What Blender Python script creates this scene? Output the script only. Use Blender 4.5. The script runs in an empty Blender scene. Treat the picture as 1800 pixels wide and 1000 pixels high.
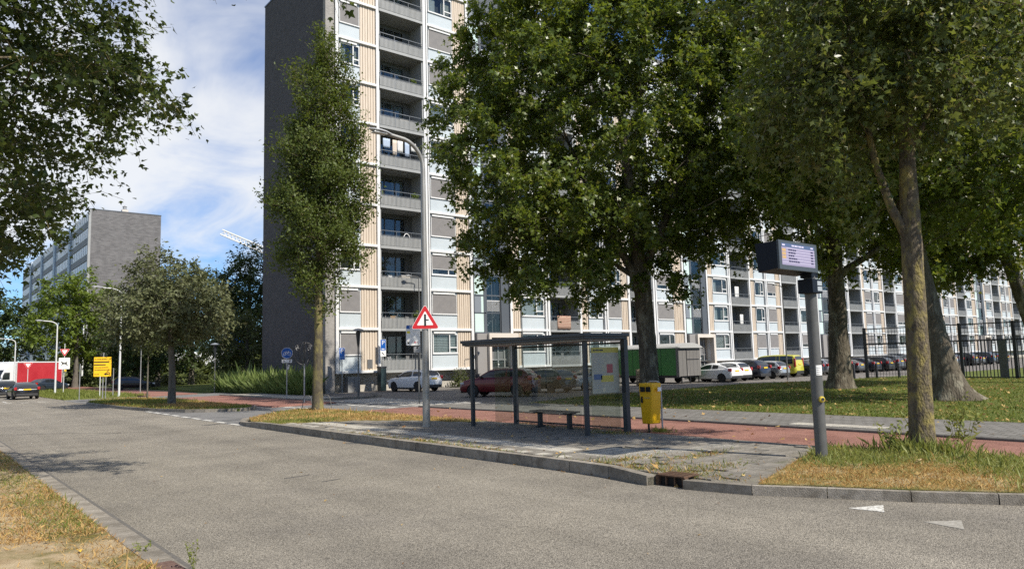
import bpy, bmesh, math, random
import numpy as np
from mathutils import Vector, Matrix

SC = bpy.context.scene
COL = SC.collection
PI = math.pi
R = math.radians

# ------------------------------------------------------------------ camera
CAM_H = 2.0
def setup_camera():
    f_px, pitch, roll, az = 1290.0, R(5.95), R(1.53), R(39.6)
    fh = Vector((math.sin(az), math.cos(az), 0)); r0 = Vector((math.cos(az), -math.sin(az), 0)); up = Vector((0, 0, 1))
    F = math.cos(pitch) * fh + math.sin(pitch) * up
    u0 = -math.sin(pitch) * fh + math.cos(pitch) * up
    Rr = math.cos(roll) * r0 - math.sin(roll) * u0
    U = math.sin(roll) * r0 + math.cos(roll) * u0
    cam = bpy.data.cameras.new('camera'); ob = bpy.data.objects.new('camera', cam); COL.objects.link(ob)
    m = Matrix.Identity(4)
    for i in range(3):
        m[i][0], m[i][1], m[i][2] = Rr[i], U[i], -F[i]
    m[2][3] = CAM_H
    ob.matrix_world = m
    cam.sensor_fit = 'HORIZONTAL'; cam.sensor_width = 36.0; cam.lens = f_px / 1800.0 * 36.0
    cam.clip_start = 0.05; cam.clip_end = 3000
    SC.camera = ob
setup_camera()

# ------------------------------------------------------------------ world, sun, exposure
SUN_EL, SUN_AZ = 44.0, 168.0           # azimuth clockwise from +Y
def setup_world():
    w = bpy.data.worlds.new('World'); SC.world = w; w.use_nodes = True
    nt = w.node_tree; N = nt.nodes; Lk = nt.links; N.clear()
    out = N.new('ShaderNodeOutputWorld'); bg = N.new('ShaderNodeBackground')
    sky = N.new('ShaderNodeTexSky'); sky.sky_type = 'NISHITA'; sky.sun_disc = False
    sky.sun_elevation = R(SUN_EL); sky.sun_rotation = R(SUN_AZ); sky.air_density = 1.0; sky.dust_density = 0.15; sky.ozone_density = 3.0
    tc = N.new('ShaderNodeTexCoord'); sep = N.new('ShaderNodeSeparateXYZ'); Lk.new(tc.outputs['Generated'], sep.inputs[0])
    zz = N.new('ShaderNodeMath'); zz.operation = 'MAXIMUM'; zz.inputs[1].default_value = 0.0; Lk.new(sep.outputs['Z'], zz.inputs[0])
    za = N.new('ShaderNodeMath'); za.operation = 'ADD'; za.inputs[1].default_value = 0.22; Lk.new(zz.outputs[0], za.inputs[0])
    px = N.new('ShaderNodeMath'); px.operation = 'DIVIDE'; Lk.new(sep.outputs['X'], px.inputs[0]); Lk.new(za.outputs[0], px.inputs[1])
    py = N.new('ShaderNodeMath'); py.operation = 'DIVIDE'; Lk.new(sep.outputs['Y'], py.inputs[0]); Lk.new(za.outputs[0], py.inputs[1])
    cb = N.new('ShaderNodeCombineXYZ'); Lk.new(px.outputs[0], cb.inputs[0]); Lk.new(py.outputs[0], cb.inputs[1])
    mp = N.new('ShaderNodeMapping'); mp.inputs['Location'].default_value = CLOUD_OFF; mp.inputs['Rotation'].default_value = (0, 0, R(-25)); mp.inputs['Scale'].default_value = (1.0, 0.55, 1.0)
    Lk.new(cb.outputs[0], mp.inputs['Vector'])
    n1 = N.new('ShaderNodeTexNoise'); n1.inputs['Scale'].default_value = 0.85; n1.inputs['Detail'].default_value = 7; n1.inputs['Roughness'].default_value = 0.52; n1.inputs['Distortion'].default_value = 0.35
    Lk.new(mp.outputs[0], n1.inputs['Vector'])
    n2 = N.new('ShaderNodeTexNoise'); n2.inputs['Scale'].default_value = 3.2; n2.inputs['Detail'].default_value = 8; n2.inputs['Roughness'].default_value = 0.6; n2.inputs['Distortion'].default_value = 0.8
    Lk.new(mp.outputs[0], n2.inputs['Vector'])
    mx = N.new('ShaderNodeMath'); mx.operation = 'MULTIPLY_ADD'; mx.inputs[1].default_value = 0.28; Lk.new(n2.outputs['Fac'], mx.inputs[0]); Lk.new(n1.outputs['Fac'], mx.inputs[2])
    mr = N.new('ShaderNodeMapRange'); mr.interpolation_type = 'SMOOTHSTEP'; mr.inputs['From Min'].default_value = 0.562; mr.inputs['From Max'].default_value = 0.755; mr.inputs['To Max'].default_value = 0.9
    Lk.new(mx.outputs[0], mr.inputs['Value'])
    mix = N.new('ShaderNodeMix'); mix.data_type = 'RGBA'
    tn = N.new('ShaderNodeMix'); tn.data_type = 'RGBA'; tn.blend_type = 'MULTIPLY'; tn.inputs['Factor'].default_value = 1.0; tn.inputs['B'].default_value = (0.54, 0.77, 1.05, 1); Lk.new(sky.outputs[0], tn.inputs['A'])
    Lk.new(mr.outputs[0], mix.inputs['Factor']); Lk.new(tn.outputs['Result'], mix.inputs['A']); mix.inputs['B'].default_value = (7.0, 7.1, 7.2, 1)
    Lk.new(mix.outputs['Result'], bg.inputs['Color']); bg.inputs['Strength'].default_value = 0.10
    Lk.new(bg.outputs[0], out.inputs[0])
    sd = bpy.data.lights.new('sun', 'SUN'); sd.energy = 4.9; sd.angle = R(0.53); sd.color = (1.0, 0.93, 0.82)
    so = bpy.data.objects.new('sun', sd); COL.objects.link(so)
    el, a = R(SUN_EL), R(SUN_AZ)
    d = Vector((math.sin(a) * math.cos(el), math.cos(a) * math.cos(el), math.sin(el)))
    so.rotation_euler = d.to_track_quat('Z', 'Y').to_euler(); so.location = d * 80
CLOUD_OFF = (1.22, 2.66, 0.0)
setup_world()
SC.view_settings.view_transform = 'Standard'; SC.view_settings.look = 'None'; SC.view_settings.gamma = 1.0
SC.view_settings.use_curve_mapping = False; SC.view_settings.exposure = 0.42
SC.render.engine = 'CYCLES'
DENOISE = False
SC.cycles.use_denoising = DENOISE
SC.cycles.max_bounces = 8; SC.cycles.diffuse_bounces = 4; SC.cycles.glossy_bounces = 3; SC.cycles.transmission_bounces = 5; SC.cycles.transparent_max_bounces = 12
SC.cycles.caustics_reflective = False; SC.cycles.caustics_refractive = False

# ------------------------------------------------------------------ materials
MATS = {}
def M(name, c1, c2=None, scale=4.0, rough=0.6, metal=0.0, bump=0.0, bscale=60.0, spec=0.5, detail=5, lo=0.35, hi=0.65, coat=0.0, stretch=None, c3=None, scale3=1.0, lo3=0.5, hi3=0.6, rand=0.0, coords='Object', bdist=0.02):
    """principled, two colours mixed by noise, optional third in patches, fine bump"""
    if name in MATS: return MATS[name]
    m = bpy.data.materials.new(name); m.use_nodes = True; nt = m.node_tree; N = nt.nodes; Lk = nt.links
    b = N['Principled BSDF']; b.inputs['Roughness'].default_value = rough; b.inputs['Metallic'].default_value = metal
    b.inputs['Specular IOR Level'].default_value = spec; b.inputs['Coat Weight'].default_value = coat; b.inputs['Coat Roughness'].default_value = 0.06
    c1 = (*c1, 1)
    b.inputs['Base Color'].default_value = c1
    vec = None
    if c2 or bump or c3:
        tc = N.new('ShaderNodeTexCoord'); vec = tc.outputs[coords]
        if stretch:
            mp = N.new('ShaderNodeMapping'); mp.inputs['Scale'].default_value = stretch; Lk.new(vec, mp.inputs['Vector']); vec = mp.outputs[0]
    colout = None
    if c2:
        n = N.new('ShaderNodeTexNoise'); n.inputs['Scale'].default_value = scale; n.inputs['Detail'].default_value = detail; n.inputs['Roughness'].default_value = 0.6; Lk.new(vec, n.inputs['Vector'])
        mr = N.new('ShaderNodeMapRange'); mr.inputs['From Min'].default_value = lo; mr.inputs['From Max'].default_value = hi; Lk.new(n.outputs['Fac'], mr.inputs['Value'])
        mx = N.new('ShaderNodeMix'); mx.data_type = 'RGBA'; mx.inputs['A'].default_value = c1; mx.inputs['B'].default_value = (*c2, 1); Lk.new(mr.outputs[0], mx.inputs['Factor'])
        colout = mx.outputs['Result']
    if c3:
        n = N.new('ShaderNodeTexNoise'); n.inputs['Scale'].default_value = scale3; n.inputs['Detail'].default_value = 6; n.inputs['Roughness'].default_value = 0.65; Lk.new(vec, n.inputs['Vector'])
        mr = N.new('ShaderNodeMapRange'); mr.inputs['From Min'].default_value = lo3; mr.inputs['From Max'].default_value = hi3; Lk.new(n.outputs['Fac'], mr.inputs['Value'])
        mx = N.new('ShaderNodeMix'); mx.data_type = 'RGBA'; mx.inputs['A'].default_value = c1; mx.inputs['B'].default_value = (*c3, 1); Lk.new(mr.outputs[0], mx.inputs['Factor'])
        if colout: Lk.new(colout, mx.inputs['A'])
        colout = mx.outputs['Result']
    if rand:
        oi = N.new('ShaderNodeObjectInfo'); hs = N.new('ShaderNodeHueSaturation')
        mr = N.new('ShaderNodeMapRange'); mr.inputs['To Min'].default_value = 1 - rand; mr.inputs['To Max'].default_value = 1 + rand; Lk.new(oi.outputs['Random'], mr.inputs['Value']); Lk.new(mr.outputs[0], hs.inputs['Value'])
        if colout: Lk.new(colout, hs.inputs['Color'])
        else: hs.inputs['Color'].default_value = c1
        colout = hs.outputs[0]
    if colout: Lk.new(colout, b.inputs['Base Color'])
    if bump:
        n = N.new('ShaderNodeTexNoise'); n.inputs['Scale'].default_value = bscale; n.inputs['Detail'].default_value = 4; Lk.new(vec, n.inputs['Vector'])
        bp = N.new('ShaderNodeBump'); bp.inputs['Strength'].default_value = bump; bp.inputs['Distance'].default_value = bdist; Lk.new(n.outputs['Fac'], bp.inputs['Height']); Lk.new(bp.outputs[0], b.inputs['Normal'])
    MATS[name] = m
    return m

def leaf_mat(name, c1, c2, trans=0.35, rough=0.42, tcol=None, spec=0.4, c3=None, f3=0.0):
    """leaf: per-leaf colour between c1 and c2, glossy cuticle, light passing through"""
    m = bpy.data.materials.new(name); m.use_nodes = True; nt = m.node_tree; N = nt.nodes; Lk = nt.links
    b = N['Principled BSDF']; out = N['Material Output']; b.inputs['Roughness'].default_value = rough; b.inputs['Specular IOR Level'].default_value = spec
    g = N.new('ShaderNodeNewGeometry')
    mx = N.new('ShaderNodeMix'); mx.data_type = 'RGBA'; mx.inputs['A'].default_value = (*c1, 1); mx.inputs['B'].default_value = (*c2, 1)
    Lk.new(g.outputs['Random Per Island'], mx.inputs['Factor']); col = mx.outputs['Result']
    if c3:
        mt = N.new('ShaderNodeMath'); mt.operation = 'MULTIPLY'; mt.inputs[1].default_value = 37.7; Lk.new(g.outputs['Random Per Island'], mt.inputs[0])
        fr = N.new('ShaderNodeMath'); fr.operation = 'FRACT'; Lk.new(mt.outputs[0], fr.inputs[0])
        lt = N.new('ShaderNodeMath'); lt.operation = 'LESS_THAN'; lt.inputs[1].default_value = f3; Lk.new(fr.outputs[0], lt.inputs[0])
        m3 = N.new('ShaderNodeMix'); m3.data_type = 'RGBA'; m3.inputs['B'].default_value = (*c3, 1); Lk.new(col, m3.inputs['A']); Lk.new(lt.outputs[0], m3.inputs['Factor']); col = m3.outputs['Result']
    Lk.new(col, b.inputs['Base Color'])
    t = N.new('ShaderNodeBsdfTranslucent')
    hs = N.new('ShaderNodeHueSaturation'); hs.inputs['Hue'].default_value = 0.485; hs.inputs['Saturation'].default_value = 1.1; hs.inputs['Value'].default_value = 1.6; Lk.new(col, hs.inputs['Color']); Lk.new(hs.outputs[0], t.inputs['Color'])
    ms = N.new('ShaderNodeMixShader'); ms.inputs[0].default_value = trans; Lk.new(b.outputs[0], ms.inputs[1]); Lk.new(t.outputs[0], ms.inputs[2]); Lk.new(ms.outputs[0], out.inputs[0])
    MATS[name] = m
    return m

def glass_mat(name, tint=(0.9, 0.93, 0.92), refl=1.0):
    """thin clear pane: sees through, mirrors at grazing angles"""
    m = bpy.data.materials.new(name); m.use_nodes = True; nt = m.node_tree; N = nt.nodes; Lk = nt.links; N.remove(N['Principled BSDF'])
    out = N['Material Output']; t = N.new('ShaderNodeBsdfTransparent'); t.inputs[0].default_value = (*tint, 1)
    gl = N.new('ShaderNodeBsdfGlossy'); gl.inputs['Roughness'].default_value = 0.02; gl.inputs[0].default_value = (refl, refl, refl, 1)
    lw = N.new('ShaderNodeLayerWeight'); lw.inputs[0].default_value = 0.5
    pw = N.new('ShaderNodeMath'); pw.operation = 'POWER'; pw.inputs[1].default_value = 5.0; Lk.new(lw.outputs['Facing'], pw.inputs[0])
    ml = N.new('ShaderNodeMath'); ml.operation = 'MULTIPLY_ADD'; ml.inputs[1].default_value = 0.92; ml.inputs[2].default_value = 0.045; Lk.new(pw.outputs[0], ml.inputs[0])
    ms = N.new('ShaderNodeMixShader'); Lk.new(ml.outputs[0], ms.inputs[0]); Lk.new(t.outputs[0], ms.inputs[1]); Lk.new(gl.outputs[0], ms.inputs[2]); Lk.new(ms.outputs[0], out.inputs[0])
    MATS[name] = m
    return m

def brick_mat(name, c1, c2, mortar, bw=0.22, bh=0.065, ms=0.008, rough=0.85, axis='XZ', bump=0.5, offset=0.5, coords='Object'):
    m = bpy.data.materials.new(name); m.use_nodes = True; nt = m.node_tree; N = nt.nodes; Lk = nt.links
    b = N['Principled BSDF']; b.inputs['Roughness'].default_value = rough; b.inputs['Specular IOR Level'].default_value = 0.3
    tc = N.new('ShaderNodeTexCoord'); sp = N.new('ShaderNodeSeparateXYZ'); Lk.new(tc.outputs[coords], sp.inputs[0])
    cb = N.new('ShaderNodeCombineXYZ'); Lk.new(sp.outputs[axis[0]], cb.inputs[0]); Lk.new(sp.outputs[axis[1]], cb.inputs[1])
    br = N.new('ShaderNodeTexBrick'); br.offset = offset; br.inputs['Color1'].default_value = (*c1, 1); br.inputs['Color2'].default_value = (*c2, 1); br.inputs['Mortar'].default_value = (*mortar, 1)
    br.inputs['Scale'].default_value = 1.0; br.inputs['Mortar Size'].default_value = ms; br.inputs['Brick Width'].default_value = bw; br.inputs['Row Height'].default_value = bh; br.inputs['Bias'].default_value = 0.0
    Lk.new(cb.outputs[0], br.inputs['Vector'])
    n = N.new('ShaderNodeTexNoise'); n.inputs['Scale'].default_value = 0.9; n.inputs['Detail'].default_value = 6; Lk.new(tc.outputs[coords], n.inputs['Vector'])
    mr = N.new('ShaderNodeMapRange'); mr.inputs['From Min'].default_value = 0.3; mr.inputs['From Max'].default_value = 0.7; mr.inputs['To Min'].default_value = 0.92; mr.inputs['To Max'].default_value = 1.08; Lk.new(n.outputs['Fac'], mr.inputs['Value'])
    hs = N.new('ShaderNodeHueSaturation'); Lk.new(br.outputs['Color'], hs.inputs['Color']); Lk.new(mr.outputs[0], hs.inputs['Value']); Lk.new(hs.outputs[0], b.inputs['Base Color'])
    bp = N.new('ShaderNodeBump'); bp.invert = True; bp.inputs['Strength'].default_value = bump; bp.inputs['Distance'].default_value = 0.01; Lk.new(br.outputs['Fac'], bp.inputs['Height']); Lk.new(bp.outputs[0], b.inputs['Normal'])
    MATS[name] = m
    return m

def emit_mat(name, c, s):
    m = bpy.data.materials.new(name); m.use_nodes = True; b = m.node_tree.nodes['Principled BSDF']
    b.inputs['Base Color'].default_value = (*[x * 0.5 for x in c], 1); b.inputs['Emission Color'].default_value = (*c, 1); b.inputs['Emission Strength'].default_value = s; b.inputs['Roughness'].default_value = 0.25
    MATS[name] = m
    return m

# ------------------------------------------------------------------ mesh builder
class MB:
    def __init__(s): s.v = []; s.f = []; s.m = []
    def add(s, verts, faces, mi=0):
        o = len(s.v); s.v.extend([tuple(p) for p in verts]); s.f.extend([tuple(i + o for i in fc) for fc in faces]); s.m.extend([mi] * len(faces))
    def box(s, x0, y0, z0, x1, y1, z1, mi=0):
        v = [(x0, y0, z0), (x1, y0, z0), (x1, y1, z0), (x0, y1, z0), (x0, y0, z1), (x1, y0, z1), (x1, y1, z1), (x0, y1, z1)]
        s.add(v, [(3, 2, 1, 0), (4, 5, 6, 7), (0, 1, 5, 4), (1, 2, 6, 5), (2, 3, 7, 6), (3, 0, 4, 7)], mi); return s
    def bbox(s, x0, y0, z0, x1, y1, z1, b=0.01, mi=0):
        """box with bevelled edges"""
        bm = bmesh.new(); r = bmesh.ops.create_cube(bm, size=1.0)
        for q in bm.verts: q.co = Vector(((x0 + x1) / 2 + q.co.x * (x1 - x0), (y0 + y1) / 2 + q.co.y * (y1 - y0), (z0 + z1) / 2 + q.co.z * (z1 - z0)))
        bmesh.ops.bevel(bm, geom=bm.edges[:], offset=b, segments=2, profile=0.6, affect='EDGES')
        s.addbm(bm, mi); return s
    def addbm(s, bm, mi=0):
        bm.verts.index_update(); s.add([q.co[:] for q in bm.verts], [[q.index for q in f.verts] for f in bm.faces], mi); bm.free()
    def prism(s, poly, z0, z1, mi=0, axis='z'):
        """polygon (counter-clockwise list of 2d points) extruded along an axis"""
        n = len(poly)
        def P(a, b, c):
            return (a, b, c) if axis == 'z' else ((a, c, b) if axis == 'y' else (c, a, b))
        v = [P(a, b, z0) for a, b in poly] + [P(a, b, z1) for a, b in poly]
        f = [tuple(range(n - 1, -1, -1)), tuple(range(n, 2 * n))] + [(i, (i + 1) % n, n + (i + 1) % n, n + i) for i in range(n)]
        if axis == 'y': f = [tuple(reversed(q)) for q in f]
        s.add(v, f, mi); return s
    def tube(s, pts, rad, n=8, cap=True, mi=0):
        pts = [Vector(p) for p in pts]
        if not hasattr(rad, '__len__'): rad = [rad] * len(pts)
        o = len(s.v); u = None
        for i, p in enumerate(pts):
            d = (pts[min(i + 1, len(pts) - 1)] - pts[max(i - 1, 0)])
            if d.length < 1e-9: d = Vector((0, 0, 1))
            d.normalize()
            if u is None: u = d.orthogonal().normalized()
            else:
                u = u - d * u.dot(d); u = u.normalized() if u.length > 1e-6 else d.orthogonal().normalized()
            w = d.cross(u)
            for k in range(n):
                a = 2 * PI * k / n; s.v.append(tuple(p + (u * math.cos(a) + w * math.sin(a)) * rad[i]))
        nf = 0
        for i in range(len(pts) - 1):
            for k in range(n):
                a = o + i * n + k; b = o + i * n + (k + 1) % n; s.f.append((a, b, b + n, a + n)); nf += 1
        if cap:
            s.f.append(tuple(o + k for k in range(n - 1, -1, -1))); q = o + (len(pts) - 1) * n; s.f.append(tuple(q + k for k in range(n))); nf += 2
        s.m.extend([mi] * nf); return s
    def lathe(s, prof, n=20, c=(0, 0, 0), axis='z', mi=0):
        """prof = [(r, h)...] turned about an axis through c"""
        o = len(s.v); nf = 0
        for r, h in prof:
            for k in range(n):
                a = 2 * PI * k / n; x, y = r * math.cos(a), r * math.sin(a)
                if axis == 'z': p = (c[0] + x, c[1] + y, c[2] + h)
                elif axis == 'x': p = (c[0] + h, c[1] + x, c[2] + y)
                else: p = (c[0] + y, c[1] + h, c[2] + x)
                s.v.append(p)
        for i in range(len(prof) - 1):
            for k in range(n):
                a = o + i * n + k; b = o + i * n + (k + 1) % n; s.f.append((a, b, b + n, a + n)); nf += 1
        if prof[0][0] > 1e-6: s.f.append(tuple(o + k for k in range(n - 1, -1, -1))); nf += 1
        q = o + (len(prof) - 1) * n
        if prof[-1][0] > 1e-6: s.f.append(tuple(q + k for k in range(n))); nf += 1
        s.m.extend([mi] * nf); return s
    def mesh(s, name, mats, smooth=False):
        me = bpy.data.meshes.new(name); me.from_pydata(s.v, [], s.f)
        if not isinstance(mats, (list, tuple)): mats = [mats]
        for m in mats: me.materials.append(m)
        if len(mats) > 1: me.polygons.foreach_set('material_index', s.m)
        if smooth:
            me.polygons.foreach_set('use_smooth', [True] * len(me.polygons))
            if smooth != 'all': 
                try: me.set_sharp_from_angle(angle=R(35))
                except Exception: pass
        me.update(); return me

def link(name, me, parent=None, loc=None, rot=None):
    o = bpy.data.objects.new(name, me); COL.objects.link(o)
    if parent is not None: o.parent = parent
    if loc is not None: o.location = loc
    if rot is not None: o.rotation_euler = rot
    return o
def part(name, mb, mat, parent, smooth=False, loc=None, rot=None, kind=None, label=None):
    o = link(name, mb.mesh(name, mat, smooth), parent, loc, rot)
    if kind: o['kind'] = kind
    if label: o['label'] = label
    return o
def tag(o, label, cat, group=None):
    o['label'] = label; o['category'] = cat
    if group: o['group'] = group
    return o
def thing(name, label, cat, loc=(0, 0, 0), rz=0.0, group=None):
    o = bpy.data.objects.new(name, None); COL.objects.link(o); o.location = loc; o.rotation_euler = (0, 0, rz); o.empty_display_size = 0.2
    return tag(o, label, cat, group)
def struct(name, mb, mat, smooth=False, kind='structure'):
    o = link(name, mb.mesh(name, mat, smooth)); o['kind'] = kind; return o
def children_of(o): return list(o.children)
def dup(root, loc, rz, label, group=None):
    r = root.copy(); COL.objects.link(r); r.location = loc; r.rotation_euler = (0, 0, rz); r['label'] = label
    if group: r['group'] = group
    for ch in list(root.children):
        c = ch.copy(); COL.objects.link(c); c.parent = r
        for g in list(ch.children):
            d = g.copy(); COL.objects.link(d); d.parent = c
    return r

def tri_scatter(name, tv, tf, pos, X, Y, Z, size, mat, parent=None):
    """many copies of a small template (verts tv, triangles tf) as ONE mesh; X,Y,Z (n,3) axes, size (n,)"""
    tv = np.asarray(tv, float); tf = np.asarray(tf, int); n, k, t = len(pos), len(tv), len(tf)
    V = pos[:, None, :] + size[:, None, None] * (tv[None, :, 0:1] * X[:, None, :] + tv[None, :, 1:2] * Y[:, None, :] + tv[None, :, 2:3] * Z[:, None, :])
    Fc = (tf[None] + (np.arange(n) * k)[:, None, None]).reshape(-1)
    me = bpy.data.meshes.new(name); me.vertices.add(n * k); me.vertices.foreach_set('co', V.reshape(-1).astype(np.float32))
    me.loops.add(n * t * 3); me.loops.foreach_set('vertex_index', Fc.astype(np.int32))
    me.polygons.add(n * t); me.polygons.foreach_set('loop_start', np.arange(0, n * t * 3, 3, dtype=np.int32)); me.polygons.foreach_set('loop_total', np.full(n * t, 3, dtype=np.int32))
    me.update(calc_edges=True); me.materials.append(mat)
    return link(name, me, parent)

def text_mb(s, size, depth=0.002):
    cu = bpy.data.curves.new('t', 'FONT'); cu.body = s; cu.size = size; cu.extrude = depth; cu.align_x = 'CENTER'; cu.align_y = 'CENTER'; cu.resolution_u = 3
    ob = bpy.data.objects.new('t', cu); COL.objects.link(ob)
    me = bpy.data.meshes.new_from_object(ob.evaluated_get(bpy.context.evaluated_depsgraph_get()))
    mb = MB(); mb.add([v.co[:] for v in me.vertices], [list(p.vertices) for p in me.polygons])
    bpy.data.objects.remove(ob); bpy.data.curves.remove(cu); bpy.data.meshes.remove(me)
    return mb
def xform(mb, mat):
    mb.v = [tuple(mat @ Vector(p)) for p in mb.v]; return mb
# ------------------------------------------------------------------ palette
m_asphalt = M('asphalt', (0.185, 0.168, 0.138), (0.285, 0.258, 0.212), scale=55, rough=0.9, bump=0.9, bscale=70, spec=0.25, lo=0.3, hi=0.7, c3=(0.165, 0.15, 0.128), scale3=0.35, lo3=0.45, hi3=0.75)
def speckle(m, scale, amt):
    """fine stone chips: tiny light and dark grains in the surface colour"""
    nt = m.node_tree; N = nt.nodes; Lk = nt.links; b = N['Principled BSDF']; src = b.inputs['Base Color'].links[0].from_socket
    tc = N.new('ShaderNodeTexCoord'); v = N.new('ShaderNodeTexVoronoi'); v.inputs['Scale'].default_value = scale; Lk.new(tc.outputs['Object'], v.inputs['Vector'])
    hs = N.new('ShaderNodeHueSaturation'); sx = N.new('ShaderNodeSeparateColor'); Lk.new(v.outputs['Color'], sx.inputs[0])
    mr = N.new('ShaderNodeMapRange'); mr.inputs['To Min'].default_value = 1 - amt; mr.inputs['To Max'].default_value = 1 + amt; Lk.new(sx.outputs[0], mr.inputs['Value'])
    Lk.new(mr.outputs[0], hs.inputs['Value']); Lk.new(src, hs.inputs['Color']); Lk.new(hs.outputs[0], b.inputs['Base Color'])
speckle(m_asphalt, 105.0, 0.7)
def lanes(m):
    """tyre-polished lanes and long stains along the road, worn into the surface colour"""
    nt = m.node_tree; N = nt.nodes; Lk = nt.links; b = N['Principled BSDF']; src = b.inputs['Base Color'].links[0].from_socket
    tc = N.new('ShaderNodeTexCoord'); mp = N.new('ShaderNodeMapping'); mp.inputs['Scale'].default_value = (1.1, 0.05, 1); Lk.new(tc.outputs['Object'], mp.inputs[0])
    n = N.new('ShaderNodeTexNoise'); n.inputs['Scale'].default_value = 1.0; n.inputs['Detail'].default_value = 5; Lk.new(mp.outputs[0], n.inputs['Vector'])
    n2 = N.new('ShaderNodeTexNoise'); n2.inputs['Scale'].default_value = 0.55; n2.inputs['Detail'].default_value = 7; n2.inputs['Roughness'].default_value = 0.65; Lk.new(tc.outputs['Object'], n2.inputs['Vector'])
    ad = N.new('ShaderNodeMath'); ad.operation = 'ADD'; Lk.new(n.outputs['Fac'], ad.inputs[0]); Lk.new(n2.outputs['Fac'], ad.inputs[1])
    mr = N.new('ShaderNodeMapRange'); mr.inputs['From Min'].default_value = 0.7; mr.inputs['From Max'].default_value = 1.3; mr.inputs['To Min'].default_value = 0.79; mr.inputs['To Max'].default_value = 1.17; Lk.new(ad.outputs[0], mr.inputs['Value'])
    hs = N.new('ShaderNodeHueSaturation'); Lk.new(mr.outputs[0], hs.inputs['Value']); Lk.new(src, hs.inputs['Color']); Lk.new(hs.outputs[0], b.inputs['Base Color'])
lanes(m_asphalt); 
m_sidestreet = M('side_street_asphalt', (0.15, 0.148, 0.143), (0.21, 0.205, 0.198), scale=40, rough=0.9, bump=0.6, bscale=80, spec=0.25, c3=(0.12, 0.12, 0.118), scale3=0.5)
m_red = M('red_asphalt', (0.235, 0.118, 0.091), (0.30, 0.155, 0.12), scale=30, rough=0.9, bump=0.7, bscale=80, spec=0.25, c3=(0.215, 0.105, 0.082), scale3=0.6)
speckle(m_red, 70.0, 0.3); lanes(m_red)
m_concrete = M('kerb_concrete', (0.215, 0.192, 0.158), (0.30, 0.272, 0.23), scale=9, rough=0.9, bump=0.6, bscale=70, spec=0.25, c3=(0.115, 0.10, 0.078), scale3=2.6, lo3=0.48, hi3=0.74, rand=0.16)
m_tile = M('grey_tile', (0.175, 0.16, 0.135), (0.25, 0.23, 0.197), scale=14, rough=0.92, bump=0.5, bscale=120, spec=0.25, rand=0.2, c3=(0.12, 0.115, 0.1), scale3=1.6, lo3=0.5, hi3=0.75)
m_tile_light = M('light_tile', (0.385, 0.36, 0.305), (0.48, 0.45, 0.39), scale=14, rough=0.9, bump=0.5, bscale=120, spec=0.25, rand=0.12, c3=(0.27, 0.26, 0.225), scale3=3.0, lo3=0.5, hi3=0.7)
m_joint = M('joint_sand', (0.145, 0.13, 0.105), (0.22, 0.2, 0.16), scale=8, rough=1.0, bump=0.5, bscale=120, c3=(0.09, 0.1, 0.045), scale3=1.2, lo3=0.5, hi3=0.7)
m_foot = brick_mat('footpath_tiles', (0.15, 0.143, 0.13), (0.2, 0.19, 0.175), (0.075, 0.07, 0.055), 0.3, 0.3, 0.012, axis='YX', bump=0.6)
m_paving = brick_mat('parking_bricks', (0.16, 0.147, 0.135), (0.215, 0.195, 0.178), (0.085, 0.08, 0.07), 0.22, 0.11, 0.01, axis='XY', bump=0.6)
m_paving_tan = brick_mat('pavement_light', (0.34, 0.315, 0.27), (0.4, 0.375, 0.325), (0.16, 0.15, 0.12), 0.3, 0.3, 0.01, axis='YX', bump=0.4)
m_white = M('road_paint', (0.66, 0.65, 0.60), (0.30, 0.28, 0.24), scale=26, rough=0.8, bump=0.5, bscale=90, lo=0.43, hi=0.62)
m_soil = M('verge_soil', (0.30, 0.225, 0.13), (0.42, 0.335, 0.215), scale=3.0, rough=1.0, bump=0.9, bscale=60, spec=0.1, c3=(0.15, 0.135, 0.05), scale3=1.4, lo3=0.48, hi3=0.64)
m_lawn = M('lawn', (0.075, 0.105, 0.024), (0.135, 0.155, 0.042), scale=6, rough=1.0, bump=1.0, bscale=50, spec=0.1, c3=(0.22, 0.19, 0.075), scale3=0.35, lo3=0.54, hi3=0.72)
m_drygrass = M('dry_turf', (0.28, 0.215, 0.085), (0.14, 0.14, 0.045), scale=2.2, rough=1.0, bump=1.0, bscale=60, spec=0.1, c3=(0.33, 0.27, 0.15), scale3=1.2)
m_terrain = M('terrain', (0.09, 0.105, 0.04), (0.15, 0.15, 0.075), scale=0.2, rough=1.0)
m_rust = M('rusty_iron', (0.075, 0.045, 0.03), (0.15, 0.085, 0.05), scale=25, rough=0.85, metal=0.3, bump=0.5, bscale=60)
m_dark = M('dark_void', (0.012, 0.012, 0.012), rough=0.9)
m_frame_white = M('white_frame', (0.67, 0.67, 0.66), (0.60, 0.60, 0.59), scale=1.5, rough=0.45)
m_spandrel = M('pale_blue_panel', (0.47, 0.515, 0.535), (0.43, 0.475, 0.495), scale=0.8, rough=0.35)
m_wood = M('pale_wood_cladding', (0.57, 0.485, 0.39), (0.51, 0.43, 0.34), scale=2.5, rough=0.6, stretch=(6, 6, 0.5))
m_screen = M('sun_screen_fabric', (0.20, 0.19, 0.185), (0.17, 0.163, 0.16), scale=2, rough=0.8)
m_curtain = M('curtain_white', (0.72, 0.72, 0.69), (0.5, 0.5, 0.48), scale=5, rough=0.9, stretch=(6, 6, 0.2))
m_curtain_c = M('curtain_cream', (0.6, 0.57, 0.48), (0.45, 0.42, 0.35), scale=5, rough=0.9, stretch=(6, 6, 0.2))
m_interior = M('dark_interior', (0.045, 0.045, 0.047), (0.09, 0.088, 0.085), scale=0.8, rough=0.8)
m_balcony_gray = M('balcony_grey', (0.315, 0.32, 0.315), (0.27, 0.277, 0.272), scale=1.2, rough=0.55)
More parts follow.
